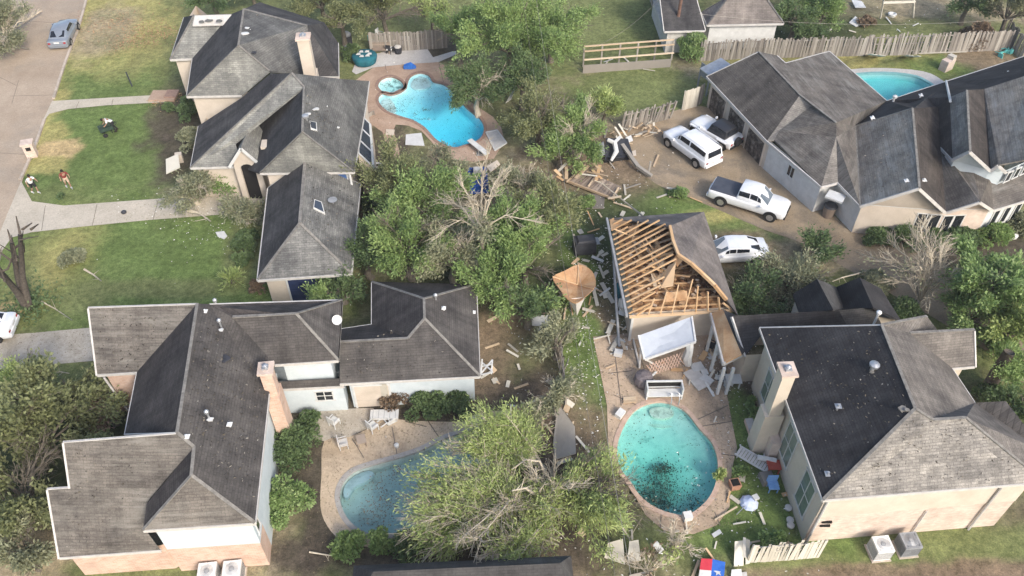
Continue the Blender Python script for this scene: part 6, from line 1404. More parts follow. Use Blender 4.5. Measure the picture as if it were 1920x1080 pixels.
panel_(((880,780,.1),(912,774,.1),(912,790,.1),(885,800,.1)), 'grey stepping slab at the right end of the sandy deck', 'cream')
panel_(((1133,1045,.1),(1140,1018,.7),(1168,1010,.7),(1172,1058,.1)), 'pale leaning lattice of boards at the bottom centre', 'fence_l')
panel_(((1176,1055,.15),(1180,1015,.7),(1197,1012,.7),(1202,1050,.15)), 'second pale board panel right of the leaning lattice', 'fence_l')
panel_(((1180,1078,.1),(1215,1070,.1),(1225,1090,.1),(1185,1095,.1)), 'cream sheet at the very bottom edge left of the painted board', 'cream')
panel_(((1376,1062,.1),(1378,1015,.9),(1396,1013,.9),(1394,1060,.1)), 'tall pale double board standing left of the picket fence', 'fence_l')
panel_(((1398,1058,.1),(1398,1012,.9),(1406,1012,.9),(1406,1056,.1)), 'narrow pale board standing between the double board and the picket fence', 'fence_l')
plank((1395,1045,1.0), (1396,1008,1.1), .14, 'pale post leaning over the double board', 'fence_l', name='leaning_stake', cat='stake')
panel_(((1372,1068,.3),(1390,1067,.3),(1392,1090,.1),(1370,1090,.1)), 'white chest-like slab at the bottom edge right of the painted board', 'white')
# painted board: red and white stripes, blue field with a white star
o = G(1350,1065,.4); t = thing('painted_board', 'board painted red, white and blue with a white star at the bottom edge', 'painted board', flat(o)); R1_ = mat('flag_red',[(.45,.03,.05),(.55,.05,.07)],4,.6); B1_ = mat('flag_blue',[(.02,.10,.42),(.04,.15,.5)],4,.6)
q_ = [G(1315,1047,.5),G(1336,1048,.5),G(1360,1054,.5),G(1312,1068,.4),G(1334,1070,.4),G(1358,1076,.4),G(1308,1092,.3),G(1332,1094,.3),G(1354,1098,.3)]
L_ = lambda p, z=0: p-flat(o)+Vector((0,0,z))
mb = MB(); mb.slab([L_(q_[i]) for i in (0,1,4,3)], .05); mb.build('red_field', R1_, t)
mb = MB(); mb.slab([L_(q_[i]) for i in (3,4,7,6)], .05); mb.build('white_field', M['white'], t)
mb = MB(); mb.slab([L_(q_[i]) for i in (1,2,5,8,7,4)], .05); mb.build('blue_field', B1_, t)
c = L_((q_[4]+q_[5])/2,.012); mb = MB(); mb.face([c+Vector((math.sin(k*math.pi/5)*(.22 if k%2==0 else .09), math.cos(k*math.pi/5)*(.22 if k%2==0 else .09), 0)) for k in range(9,-1,-1)], .5); mb.build('star', M['white'], t)
mb = MB(); mb.box(L_(q_[4],-.35), (1.0,.9,.5)); mb.build('box_base', M['lumber2'], t)
# stack of torn lumber: the wrecked deck east of the trees
t = thing('wrecked_deck', 'torn brown wooden deck lying askew north of the wrecked garage', 'deck', G(1110,350)); o = G(1110,350); f_ = lambda a,b,z=.3: G(a,b,z)-flat(o)
mb = MB()
A,B,C2,D2 = f_(1064,340,.3), f_(1152,374,.3), f_(1165,350,.5), f_(1095,318,.5)
n=16
for i in range(n):
    u, v = i/n, (i+.85)/n; mb.slab([A.lerp(B,u), A.lerp(B,v), D2.lerp(C2,v)+Vector((0,0,random.gauss(0,.04))), D2.lerp(C2,u)], .04)
DKB = mat('brown_deck_boards', [(.15,.115,.09),(.27,.215,.17),(.40,.33,.27)], 2, .9, rndmix=.6); mb.build('decking', DKB, t)
mb = MB(); mb.bar(A,B,.1,.18); mb.build('edge_beam', M['lumber2'], t)
for a, b in (((1103,350),(1120,325)),((1148,371),(1160,352)),((1075,330),(1062,341))): mb = MB(); mb.bar(f_(*a,.45), f_(*b,.6), .1,.1); mb.build('joist', M['lumber2'], t)
mb = MB(); mb.slab([f_(1100,364,.15), f_(1135,362,.15), f_(1132,390,.1), f_(1100,390,.1)], .1)
mb.build('landing', M['fence'], t)
k = ['lumber2','lumber','lumber2','fence_l']
DG_ = 'splintered boards strewn over the wrecked deck'
for (a,b,c_,d_) in ((1073,332,1098,308),(1079,334,1104,310),(1046,322,1062,306),(1050,312,1082,306),(1062,336,1062,312),(1110,318,1128,335),(1100,322,1140,330),(1125,310,1118,338),(1140,372,1165,368),(1086,326,1120,330),(1052,330,1040,318),(1130,322,1112,306),(1168,376,1182,365),(1044,330,1056,338)):
    plank((a,b,.6+random.random()*.3), (c_,d_,.7+random.random()*.3), random.choice([.12,.2,.25]), 'splintered board strewn on the wrecked deck', random.choice(k), DG_)
# orange overturned roof
o = G(1078,540); t = thing('overturned_roof', 'overturned round roof of orange sheathing with a grey skirt', 'overturned roof', o); f_ = lambda a,b,z: G(a,b,z)-o
OR = mat('orange_sheathing', [(.34,.19,.10),(.48,.28,.15),(.56,.38,.23)], 1.1, .8, 8)
apex = f_(1083,535,.7); rim = [f_(1036,520,1.3),f_(1058,508,1.2),f_(1085,496,1.1),f_(1110,508,1.2),f_(1117,535,1.3),f_(1098,556,1.5),f_(1080,568,1.6),f_(1063,560,1.6),f_(1050,543,1.5)]
rim = spline(rim, 3)
for i in range(len(rim)):
    a, b = rim[i], rim[(i+1)%len(rim)]; mb = MB(); mb.slab([apex, a.lerp(b,.015), a.lerp(b,.985)], .06); mb.build('sheathing_panel', OR if i % 9 > 2 else M['ply'], t)
mb = MB()
lo = [f_(1064,560,1.5), f_(1080,569,1.55), f_(1097,557,1.45)]; tip = f_(1082,592,.1)
mb.face((lo[0], lo[1], tip),.5); mb.face((lo[1], lo[2], tip),.5); mb.face((lo[2],lo[0],tip),.5)
mb.build('grey_skirt', M['trim'], t)
for i in (0,6,13): mb = MB(); mb.bar(apex+Vector((0,0,.06)), rim[i]+Vector((0,0,.06)), .06,.05); mb.build('rib', M['lumber'], t)
# garden furniture etc.
o = G(1095,470); t = thing('covered_grill', 'charcoal covered grill standing in the grass above the orange roof', 'grill', o, .15)
mb = MB(); mb.box((0,0,.55),(1.5,1.0,1.0),taper=.94); mb.box((.05,0,1.1),(1.35,.8,.14),taper=.8); mb.build('cover', M['charcoal'], t); mb = MB(); mb.box((.85,0,.8),(.3,.7,.05)); mb.build('shelf', M['grey'], t)
mb = MB(); mb.tube([(-.6,-.52,.12),(-.6,-.44,.12)],.12,10); mb.tube([(.6,-.52,.12),(.6,-.44,.12)],.12,10); mb.build('wheel', TYRE, t)
o = G(1155,292); t = thing('overturned_golf_cart', 'black overturned cart with white torn parts beside the low grey fence rail', 'cart', o, .3)
mb = MB(); mb.slab([(-1.2,-.6,.3),(1.1,-.8,.3),(1.2,.7,.9),(-.6,.9,1.2)],.3); mb.box((0,0,.2),(2.0,1.2,.4)); mb.build('body', BLK, t)
mb = MB(); mb.tube([(-.6,.5,1.3),(-.2,.1,1.2),(-.3,-.6,.9),(-.9,-1.1,.5)],[.16,.2,.2,.1],7); mb.bar((-.1,.2,1.2),(.5,.6,1.3),.25,.06); mb.build('torn_panel', M['white'], t)
mb = MB(); mb.slab([(-1.6,-.4,.5),(-1.1,-.3,.6),(-.8,.8,1.0),(-1.2,.8,.8)],.04); mb.build('windshield', M['grey'], t)
for x in (-.7,.8): mb = MB(); mb.tube([(x,-.85,.3),(x,-.7,.3)],.25,12); mb.build('wheel', TYRE, t)
plank((1160,262,.7), (1196,312,.5), .3, 'long grey plank beam left of the dirt drive, upper piece', 'fence', th=.2)
plank((1196,312,.5), (1222,330,.3), .25, 'long grey plank beam left of the dirt drive, lower piece', 'fence', th=.2)
plank((1216,325,.1), (1220,303,1.2), .14, 'short dark post standing at the lower end of the grey beam', 'fence', th=.14, name='stake', cat='stake')
bt = thing('blue_tub', 'bright blue tub with a pale crate under the trees', 'tub', G(897,348), .1); BLU = mat('blue_plastic', [(.01,.06,.28),(.02,.10,.40)], 3, .45)
mb = MB()
for (x,y,sx,sy) in ((0,-1.1,1.3,.1),(0,1.1,1.3,.1),(-.65,0,.1,2.2),(.65,0,.1,2.2)): mb.box((x,y,.5),(sx,sy,.7))
mb.box((0,0,.25),(1.3,2.2,.1)); mb.build('tub', BLU, bt); mb = MB(); mb.box((.05,.7,.9),(.7,.6,.25)); mb.box((.05,.7,1.05),(.55,.45,.06)); mb.build('crate', M['trim'], bt)
# tables & things on the patio
t = thing('covered_table', 'round table with a torn teal cover and white scraps on the left of the patio', 'table', G(685,118)); TEAL = mat('teal_fabric',[(.01,.07,.10),(.02,.16,.20)],2,.8)
mb = MB(); mb.lathe((0,0,0),[(1.0,.15),(1.15,.7),(1.05,.82),(.3,.9)],18); mb.build('cover', TEAL, t, True)
for i in range(6): mb = MB(); a=i*1.1; mb.slab([(.5*math.cos(a)+x,.45*math.sin(a)+y,.95) for x,y in ((-.2,-.12),(.2,-.1),(.15,.15),(-.1,.18))],.05); mb.build('white_scrap', M['white'], t)
mb = MB(); mb.lathe((0,0,0),[(.5,0),(.5,.12),(.1,.2),(.08,.7)],12); mb.build('base', M['lumber'], t)
t = thing('garden_bench', 'brown wooden bench in front of the patio fence', 'bench', G(716,100),.05)
mb = MB(); mb.box((0,0,.45),(1.6,.5,.06)); mb.build('seat', DKB, t); mb = MB()
for z in (.6,.75,.9): mb.box((0,.26,z),(1.6,.04,.1))
mb.build('backrest', DKB, t)
for sx in (-.7,.7): mb = MB(); mb.box((sx,0,.22),(.08,.5,.44)); mb.build('leg', DKB, t)
def chair(loc, rz, label, m1, m2=None, name='garden_chair', tip=False, group=None):
    t = thing(name, label, 'chair', loc, rz, group); m2 = m2 or m1
    if tip: t.rotation_euler = (math.radians(80), 0, rz)
    mb = MB(); mb.box((0,0,.42),(.5,.5,.05)); mb.build('seat', m1, t); mb = MB(); mb.box((-.25,0,.68),(.05,.5,.5)); mb.build('backrest', m1, t)
    for x in (-.22,.22):
        for y in (-.22,.22): mb = MB(); mb.box((x,y,.2),(.05,.05,.4)); mb.build('leg', m2, t)
    for y in (-.25,.25): mb = MB(); mb.box((0,y,.6),(.45,.05,.04)); mb.build('armrest', m2, t)
    return t
TQ = mat('turquoise_fabric',[(.08,.38,.36),(.15,.5,.47)],3,.8)
chair(G(698,84),.6,'turquoise chair in front of the patio fence',TQ,M['charcoal'])
chair(G(712,72),-.5,'white chair farthest back at the patio fence',M['white'])
chair(G(731,100),1.2,'dark chair with white cushion on the patio',M['charcoal']); mbx=MB(); o=G(731,100); mbx.box((0,0,.5),(.5,.5,.12)); single('cushion','white cushion on the dark patio chair','cushion',mbx,M['white'],o)
o = G(747,100); t = thing('round_planter','dark planter with a pale round top on the patio','planter',o); mb=MB(); mb.lathe((0,0,0),[(.3,0),(.38,.6),(.4,.65)],14); mb.build('pot',M['charcoal'],t); mb=MB(); mb.lathe((0,0,.6),[(.34,0),(.3,.12),(.05,.16)],12); mb.build('top',M['trim'],t)
o = G(768,128); mb=MB(); mb.slab([(-.5,-.25,.35),(.2,-.35,.4),(.6,-.05,.3),(.1,.3,.45),(-.45,.2,.3)],.3); single('blue_float','crumpled blue pool float lying beside the cyan pool','pool float',mb,mat('blue_vinyl',[(.02,.10,.42),(.05,.22,.65)],3,.35),o)
for a,b,l in ((652,82,'grey stacked garden gear behind the chimney house, upper piece'),(656,108,'grey barbecue beside the dark east roof')):
    o=G(a,b); t=thing('barbecue',l,'barbecue',o,.2); mb=MB(); mb.box((0,0,.45),(.9,.6,.8)); mb.build('cabinet',M['charcoal'],t); mb=MB(); mb.lathe((0,0,.85),[(.4,0),(.42,.15),(.25,.33),(.05,.38)],12); mb.build('lid',M['grey'],t)
o = G(708,312); mb=MB(); P_=[(.28*math.cos(2*math.pi*i/14),.28*math.sin(2*math.pi*i/14),.1) for i in range(15)]; mb.tube(P_,.09,6); single('white_ring','white life-ring shape on the dark soil by the glass bay','ring',mb,M['white'],o)
# tipped blue furniture at the far right
for i,(a,b,r_) in enumerate(((1868,100,.4),(1878,98,1.6),(1888,104,2.7))): chair(G(a,b),r_,['leftmost of the tipped pale-teal chairs near the far corner fence','middle one of the tipped pale-teal chairs near the far corner fence','rightmost of the tipped pale-teal chairs near the far corner fence'][i],TQ,TQ,tip=True,group='tipped teal chairs')
o = G(1772,130); t = thing('stone_grill','small stone barbecue by the curved pool behind the white house','barbecue',o,.6); mb=MB(); mb.box((0,0,.5),(1.1,.7,1.0)); mb.build('body',M['brick_pale'],t); mb=MB(); mb.box((.3,.0,1.15),(.5,.6,.3)); mb.build('chimney',M['fence_l'],t)
# playset at the top
t = thing('play_frame','wooden play frame with white swing at the top right','play frame',G(1690,30)); o=G(1690,30)
for a,b in (((1650,35,0),(1658,-5,2.6)),((1712,33,0),(1714,-5,2.6))):
    mb=MB(); mb.bar(G(*a)-o,G(*b)-o,.14,.14); mb.build('post',M['fence_l'],t)
mb=MB(); mb.bar(G(1656,5,2.2)-o,G(1716,3,2.2)-o,.12,.2); mb.build('beam',M['fence_l'],t)
mb=MB(); mb.bar(G(1656,-4,2.6)-o,G(1716,-6,2.6)-o,.3,.2); mb.build('deck',DKB,t)
o=G(1672,30); mb=MB(); mb.lathe((0,0,0),[(.35,0),(.42,.25),(.3,.3),(.22,.1)],14); single('white_tyre_swing','white tyre-like ring on the ground under the play frame','ring',mb,M['white'],o)
panel_(((1592,42,.1),(1604,30,.3),(1618,44,.2),(1605,50,.1)),'crumpled white sheet on the far lawn left of the play frame','white')
panel_(((1596,-2,.4),(1616,2,.5),(1624,14,.3),(1604,14,.3)),'white plastic chair shape at the top edge left of the play frame','white')
bush(1622,45,.9,'pale brush heap on the far lawn','lf_brown',.5)
# utility pole and wires
o=G(1262,88); t=thing('utility_pole','brown utility pole at the corner of the back lawn','utility pole',o); mb=MB(); mb.tube([(0,0,0),(.15,0,9)],[.17,.12],10); mb.build('pole',mat('creosoted_pole',[(.10,.055,.04),(.2,.12,.09)],4,.9),t)
mb=MB(); mb.box((.15,0,8.5),(1.8,.1,.12)); mb.build('crossarm',M['fence'],t)
for x in (-.7,.7): mb=MB(); mb.lathe((.15+x,0,8.56),[(.05,0),(.07,.1),(.03,.18)],8); mb.build('insulator',M['grey'],t)
def wire(a,b,z1,z2,label,r=.009,sag=.8,m_='fence'):
    A,B=G(*a,z1),G(*b,z2); o=flat(A); mb=MB(); n=24
    mb.tube([A.lerp(B,i/n)-Vector((0,0,sag*4*(i/n)*(1-i/n)))-o for i in range(n+1)],r,4); single('power_line',label,'power line',mb,M[m_],o)
wire((975,-40),(1160,1120),8,8,'left one of the two power lines running down the middle between the yards')
wire((1000,-40),(1190,1120),8,8,'right one of the two power lines running down the middle between the yards')
wire((1262,-30),(1105,92),8.5,6.5,'thin service line from the utility pole over the back lawn')
wire((1310,26),(1960,30),8,8,'thin line running to the right along the top')
# heap of sticks on the dirt drive
SG='broken sticks heaped below the leaning grey fence'
for i in range(26):
    a=random.uniform(1175,1250); b=252-(a-1175)*.25+random.uniform(-10,14); an=random.uniform(0,3.1); l=random.uniform(6,20)
    plank((a,b,.15+random.random()*.5),(a+math.cos(an)*l,b-math.sin(an)*l*.7,.2+random.random()*.6),random.choice([.08,.12,.18]),'broken stick in the heap below the leaning grey fence',random.choice(['fence','fence_l','lumber2']),SG)
for i,(a,b,c_,d_) in enumerate(((1153,238,1168,262),(1160,232,1176,258),(1155,255,1164,270))): plank((a,b,.9),(c_,d_,.3),.16,['first','second','third'][i]+' pale rail from the left propped at the north end of the grey beam','fence_l')
panel_(((1173,258,.5),(1183,253,.5),(1187,263,.4),(1176,268,.4)),'small white sheet on the rails by the dirt drive','white')
panel_(((1184,284,.3),(1192,281,.3),(1193,291,.3),(1186,292,.3)),'small cream scrap on the grey beam','cream')
# scattered boards west of the wrecked garage
SB='pale boards scattered in the grass west of the wrecked garage'
for (a,b,c_,d_) in ((1119,452,1132,443),(1124,555-80,1131,470),(1128,480,1140,474),(1128,530,1150,568),(1113,525,1118,510),(1083,493,1100,500),(1093,487,1105,490),(1122,398,1128,407),(1165,405,1170,396),(1200,406,1206,398),(1048,424,1078,418),(1160,632,1146,658),(1150,600,1140,625),(1166,640,1172,655),(1130,515,1140,508),(1062,518,1075,534),(1088,502,1100,508)):
    plank((a,b,.1),(c_,d_,.2),random.choice([.12,.2,.28]),'pale board in the grass west of the wrecked garage',random.choice(['fence_l','lumber2','fence_l']),SB)
plank((1282,358,.1),(1250,352,.3),.2,'long pale board on the grass north of the wrecked garage','fence_l')
o=G(1164,560); t=thing('blue_bin','dark teal bin against the west wall of the wrecked garage','bin',o); mb=MB(); mb.box((0,0,.5),(.6,.7,1.0),taper=1.1); mb.build('body',TEAL,t); mb=MB(); mb.box((0,0,1.04),(.7,.8,.08)); mb.build('lid',TEAL,t)
o=G(1167,590); mb=MB(); mb.tube([(0,0,.1),(.1,.2,.6),(0,.5,1.0)],[.35,.42,.3],8); single('white_bag','bulging white bag below the teal bin','bag',mb,M['white'],o)
# stone deck furniture and debris
o=G(1243,742); t=thing('pool_bench','long white bench with dark slatted back at the head of the teal pool','bench',o,.02)
mb=MB(); mb.box((0,-.1,.42),(2.1,.55,.08)); mb.build('seat',M['white'],t); mb=MB(); mb.box((0,.28,.78),(2.0,.06,.42)); mb.build('backrest',M['dark'],t)
mb=MB(); mb.box((0,.28,1.02),(2.1,.1,.08)); mb.box((0,.26,.55),(2.1,.1,.06)); mb.build('back_frame',M['white'],t)
for sx in (-1.02,1.02): mb=MB(); mb.box((sx,0,.5),(.08,.65,1.0)); mb.build('side_frame',M['white'],t)
o=G(1205,720); t=thing('wicker_heap','grey-purple broken wicker chair left of the white pool bench','chair',o,.9); mb=MB(); mb.lathe((0,0,0),[(.45,0),(.6,.4),(.5,.8),(.2,.95)],12); mb.build('shell',mat('grey_wicker',[(.10,.085,.09),(.22,.19,.19)],9,.9,40),t); mb=MB(); mb.tube([(.4,-.3,.6),(.9,-.3,.5)],.07); mb.build('arm',M['white'],t)
o=G(1264,758); mb=MB()
for x in (-.22,.22): mb.tube([(x,-.1,-.6),(x,-.1,.5),(x,.2,.75),(x,.6,.1)],.03,8)
single('pool_ladder','white pool ladder at the head of the teal pool','pool ladder',mb,M['metal'],o)
def slabthing(name,a,b,size,rz,label,m_,z=.12,cat=None,group=None):
    o=G(a,b); mb=MB(); mb.box((0,0,z),size); ob=single(name,label,cat or 'panel',mb,M[m_],o,group); ob.rotation_euler=(random.uniform(-.08,.08),random.uniform(-.08,.08),rz); return ob
slabthing('fallen_tile',1306,713,(.9,1.5,.1),.5,'long cream panel on the stone deck below the broken porch','trim')
slabthing('fallen_tile',1307,691,(.75,.65,.12),.3,'square white panel on the stone deck, nearest the fallen curtain','white')
slabthing('fallen_tile',1324,715,(.6,.7,.12),.7,'white slanted panel right of the long cream panel','white')
slabthing('fallen_tile',1320,700,(.4,.4,.1),.2,'small white piece between the square and the slanted panel','white')
slabthing('cooler',1159,666,(.5,.4,.3),-.3,'small white box on the left side of the stone deck','white',.2,'box')
slabthing('cooler',1162,779,(.55,.4,.3),.9,'white box at the left rim of the teal pool','white',.2,'box')
for i in range(3): slabthing('loose_board',1180,748+i*4,(.75,.14,.06),.1,['top','middle','bottom'][i]+' one of three tan slats on the deck left of the pool bench','lumber2',.1+.02*i,'board')
t=thing('patio_table','white knocked-over table and chairs at the foot of the covered walk','table',G(1372,722)); mb=MB(); mb.box((0,0,.6),(.9,.7,.06)); mb.build('table_top',M['white'],t)
for x in (-.35,.35):
    for y in (-.25,.25): mb=MB(); mb.box((x,y,.3),(.07,.07,.6)); mb.build('leg',M['white'],t)
for i,(a,b,l) in enumerate(((1352,700,'tipped white chair beside the walk posts'),(1345,712,'white broken chair in front of the tipped one'),(1330,655,'black chair with white cushion near the orange walk roof'))):
    chair(G(a,b),i*1.3,l,M['white'] if i<2 else M['charcoal'],M['charcoal'],tip=i<2)
WB='white scraps around the covered walk'
for i in range(22):
    a,b=random.choice([(1350,705),(1340,665),(1365,715),(1170,640),(1185,600)]); slabthing('white_scrap',a+random.gauss(0,9),b+random.gauss(0,9),(random.uniform(.12,.4),random.uniform(.1,.3),.05),random.uniform(0,3),'small white scrap near the wrecked garage and covered walk','white',.1,'scrap',WB)
o=G(1410,812); mb=MB(); mb.bar(G(1403,787,.3)-o,G(1420,835,.3)-o,.45,.3); single('fallen_chimney_piece','fallen pinkish brick column beside the beige house wall','brick column',mb,M['brick_pink'],o)
t=thing('sun_lounger','cream slatted lounger on the grass between the teal pool and the beige house','lounger',G(1411,866),math.radians(-38)); mb=MB()
for i in range(11): mb.box((-.85+i*.17,0,.3),(.14,.6,.04))
mb.build('slats',M['trim'],t); mb=MB(); mb.box((0,-.32,.26),(1.95,.06,.1)); mb.box((0,.32,.26),(1.95,.06,.1)); mb.build('frame',M['white'],t)
for x in (-.8,.8):
    for y in (-.3,.3): mb=MB(); mb.box((x,y,.12),(.06,.06,.24)); mb.build('leg',M['white'],t)
plank((1420,857,.5),(1456,864,.6),.22,'white post lying from the lounger to the house wall','white',th=.18)
t=thing('red_table','small red table against the beige house wall','table',G(1447,882)); RD=mat('red_paint',[(.32,.06,.04),(.45,.10,.07)],3,.6); mb=MB(); mb.box((0,0,.55),(.7,.6,.06)); mb.build('table_top',RD,t)
for x in (-.28,.28):
    for y in (-.22,.22): mb=MB(); mb.box((x,y,.26),(.06,.06,.52)); mb.build('leg',RD,t)
t=thing('blue_chair','blue chair with white blossoms of paper beside the house wall','chair',G(1447,918)); LB=mat('light_blue_plastic',[(.12,.26,.5),(.25,.42,.68)],3,.5); mb=MB(); mb.box((0,0,.42),(.55,.5,.06)); mb.build('seat',LB,t); mb=MB(); mb.box((-.05,.27,.7),(.55,.06,.5)); mb.build('backrest',LB,t)
for x in (-.22,.22):
    for y in (-.2,.2): mb=MB(); mb.box((x,y,.2),(.05,.05,.4)); mb.build('leg',LB,t)
slabthing('green_box',1436,901,(.7,.7,.35),.2,'greenish grey box between the red table and the blue chair','fence',.2,'box')
o=G(1404,944); t=thing('folded_parasol','pale blue and white crumpled parasol on the grass','parasol',o); mb=MB(); mb.lathe((0,0,0),[(.5,.05),(.35,.25),(.08,.4)],9); mb.build('canopy',mat('pale_blue_cloth',[(.42,.5,.68),(.66,.72,.85)],3,.8),t); mb=MB(); mb.tube([(0,0,.2),(-.8,-.7,.1)],.025); mb.build('pole',M['metal'],t)
slabthing('white_scrap',1414,940,(.3,.3,.12),.4,'bright white scrap on the crumpled parasol','white',.4,'scrap')
o=G(1376,913); t=thing('clay_planter','square orange clay planter on the edge of the stone deck','planter',o,.2); mb=MB(); mb.box((0,0,.22),(.48,.45,.45),taper=1.15); mb.build('pot',mat('clay',[(.38,.19,.12),(.48,.26,.17)],3,.85),t); mb=MB(); mb.box((0,0,.45),(.42,.4,.04)); mb.build('soil',M['dark'],t)
slabthing('white_bucket',1287,972,(.45,.4,.4),.2,'white bucket at the lower rim of the teal pool','white',.25,'bucket')
for i,(a,b) in enumerate(((1477,955),(1480,978),(1481,988))):
    o=G(a,b); mb=MB(); mb.lathe((0,0,0),[(.14,0),(.2,.2),(.12,.24)],12); single('pale_pot',['upper','middle','lowest'][i]+' one of three pale pots along the beige house wall','pot',mb,M['trim'],o)
plank((1340,975,.1),(1382,950,.15),.08,'thin brown pole on the grass below the stone deck','lumber2')
# AC units
def ac(a,b,label,rz,top):
    t=thing('air_conditioner',label,'air conditioner',G(a,b),rz); mb=MB(); mb.box((0,0,.5),(.86,.86,.86)); mb.build('housing',M['grey'] if top!='w' else M['whitemetal'],t)
    mb=MB(); mb.lathe((0,0,.93),[(.40,0),(.40,.03),(.33,.03)],20); 
    for s in ((.0,.38,.86,.1),(0,-.38,.86,.1),(.38,0,.1,.66),(-.38,0,.1,.66)): mb.box((s[0],s[1],.95),(s[2],s[3],.05))
    mb.build('top_grille',M['whitemetal'] if top=='w' else M['grey'],t)
    mb=MB(); mb.lathe((0,0,.9),[(.33,0),(.33,.05),(.1,.06)],20); mb.build('fan_opening',M['dark'],t)
    mb=MB(); mb.lathe((0,0,.965),[(.13,0),(.12,.03),(.03,.04)],12); mb.build('fan_hub',M['grey'],t)
    mb=MB()
    for k in range(5):
        r_=.1+.05*k; mb.tube([(r_*math.cos(q*math.pi/8),r_*math.sin(q*math.pi/8),.985) for q in range(17)],.008,3)
    mb.build('fan_guard',M['metal'],t)
    mb=MB(); mb.box((0,0,.03),(1.0,1.0,.08)); mb.build('pad',CON['kerb'],t)
    mb=MB()
    for k in range(9): mb.box((0,0,.2+k*.075),(.875,.875,.018))
    mb.build('louvres',M['charcoal'],t)
ac(1645,1037,'air conditioner with a bright white top beside the beige house',.1,'w'); ac(1696,1030,'all-grey air conditioner right of the white-topped one',.1,'g')
ac(397,1087,'left one of the two air conditioners below the brick wall',.12,'w'); ac(443,1083,'right one of the two air conditioners below the brick wall',.12,'w')
# slate pool deck furniture
t=thing('sun_lounger','white padded lounger at the top edge of the sandy deck','lounger',G(722,784),.03); mb=MB(); mb.box((0,0,.36),(1.6,.62,.12)); mb.build('cushion',M['white'],t); mb=MB(); mb.box((.0,0,.26),(1.6,.6,.06)); mb.build('frame',M['trim'],t)
for x in (-.7,.7):
    for y in (-.25,.25): mb=MB(); mb.box((x,y,.12),(.06,.06,.24)); mb.build('leg',M['trim'],t)
for i in range(5): mb=MB(); mb.box((-.64+i*.32,0,.425),(.02,.6,.012)); mb.build('seam',M['grey'],t)
chair(G(700,806),.8,'white slatted chair just below the padded lounger',M['white']); chair(G(712,800),2.2,'second white chair tipped against the slatted one',M['white'],tip=True)
chair(G(645,838),.3,'pinkish white chair at the left corner of the sandy deck',M['trim']); chair(G(628,797),1.0,'white chair in the shade near the brick chimney',M['white'])
t=thing('side_table','dark little table beside the left corner of the sandy deck','table',G(679,832),.3); mb=MB(); mb.box((0,0,.45),(.5,.6,.05)); mb.build('table_top',DKB,t)
for x in (-.2,.2):
    for y in (-.25,.25): mb=MB(); mb.box((x,y,.22),(.05,.05,.44)); mb.build('leg',DKB,t)
o=G(744,838); mb=MB(); mb.lathe((0,0,0),[(.12,0),(.14,.22),(.05,.26)],12); single('white_jug','small white jug on the sandy deck above the slate pool','jug',mb,M['white'],o)
# mailbox of pale brick, toppled bin, front garden bits
o=G(62,292); t=thing('mailbox','pale brick mailbox pillar with a dark slot at the kerb','mailbox',o,.3); mb=MB(); mb.box((0,0,.6),(.75,.65,1.2)); mb.box((0,0,1.25),(.9,.8,.12)); mb.build('pillar',M['brick_cream'],t); mb=MB(); mb.box((0,-.34,.85),(.34,.06,.28)); mb.build('slot',M['dark'],t)
o=G(328,318); t=thing('broken_crate','grey broken crate at the corner of the cream front wall','crate',o,.3); mb=MB(); mb.slab([(-.6,-.6,.2),(.5,-.5,.5),(.5,.7,.9),(-.5,.7,.6)],.08); mb.build('panel',M['fence_l'],t); mb=MB(); mb.box((.45,.9,.4),(.5,.5,.7)); mb.build('box',M['cream'],t)
o=G(307,183); t=thing('doorstep_block','reddish brick step at the house end of the walkway','step',o); mb=MB(); mb.box((0,.1,.1),(2.2,1.5,.2)); mb.build('lower_step',CON['terra'],t); mb=MB(); mb.box((.7,.2,.26),(1.0,1.1,.12)); mb.build('upper_step',cop_r,t)
plank((236,135,.5),(248,162,.1),.1,'dark garden tool lying on the upper lawn','charcoal',name='garden_tool',cat='tool')
o=G(233,400); mb=MB(); mb.lathe((0,0,0),[(.16,0),(.2,.15),(.08,.25)],10); single('dark_pot','small dark pot on the long driveway','pot',mb,M['charcoal'],o)
o=G(1551,405); t=thing('wheelie_bin','round dark bin at the corner of the pale blue-white wall','bin',o); mb=MB(); mb.lathe((0,0,0),[(.38,0),(.45,.9),(.48,.95)],14); mb.build('body',DKB,t); mb=MB(); mb.lathe((0,0,.95),[(.5,0),(.4,.12),(.05,.16)],14); mb.build('lid',M['charcoal'],t)
o=G(1897,446); mb=MB(); mb.lathe((0,0,0),[(.3,.1),(.34,.3),(.1,.4)],12); single('white_ball_light','white round object on the lawn at the right edge','ball',mb,M['white'],o)
panel_(((1375,1085,.1),(1370,1075,.1),(1400,1072,.1),(1402,1085,.1)),'grey-white slab under the double board','trim')
def strew(n, spots, label, group, mats, lmin=.3, lmax=1.5, seed=3):
    "individual boards and chips thrown about in patches"
    r = random.Random(seed)
    for i in range(n):
        a, b, sx, sy = r.choice(spots); g = G(a, b)+Vector((r.gauss(0, sx), r.gauss(0, sy), 0)); an = r.uniform(0, math.pi); l = r.uniform(lmin, lmax)
        w_ = r.choice([.08, .1, .14, .22, .35 if l < .7 else .14]); mb = MB(); mb.bar((-l/2*math.cos(an), -l/2*math.sin(an), .07), (l/2*math.cos(an), l/2*math.sin(an), r.uniform(.07, .28)), w_, .04)
        single('splintered_board', label, 'board', mb, M[r.choice(mats)], Vector((g.x, g.y, 0)), group)
mx = ['lumber2', 'fence_l', 'fence_l', 'white', 'lumber']
strew(34, [(1125,500,1.6,2.6),(1100,560,1.2,2),(1135,440,1.2,1.5)], 'splintered board in the grass between orange roof and wrecked garage', 'splintered boards between the orange roof and the wrecked garage', mx)
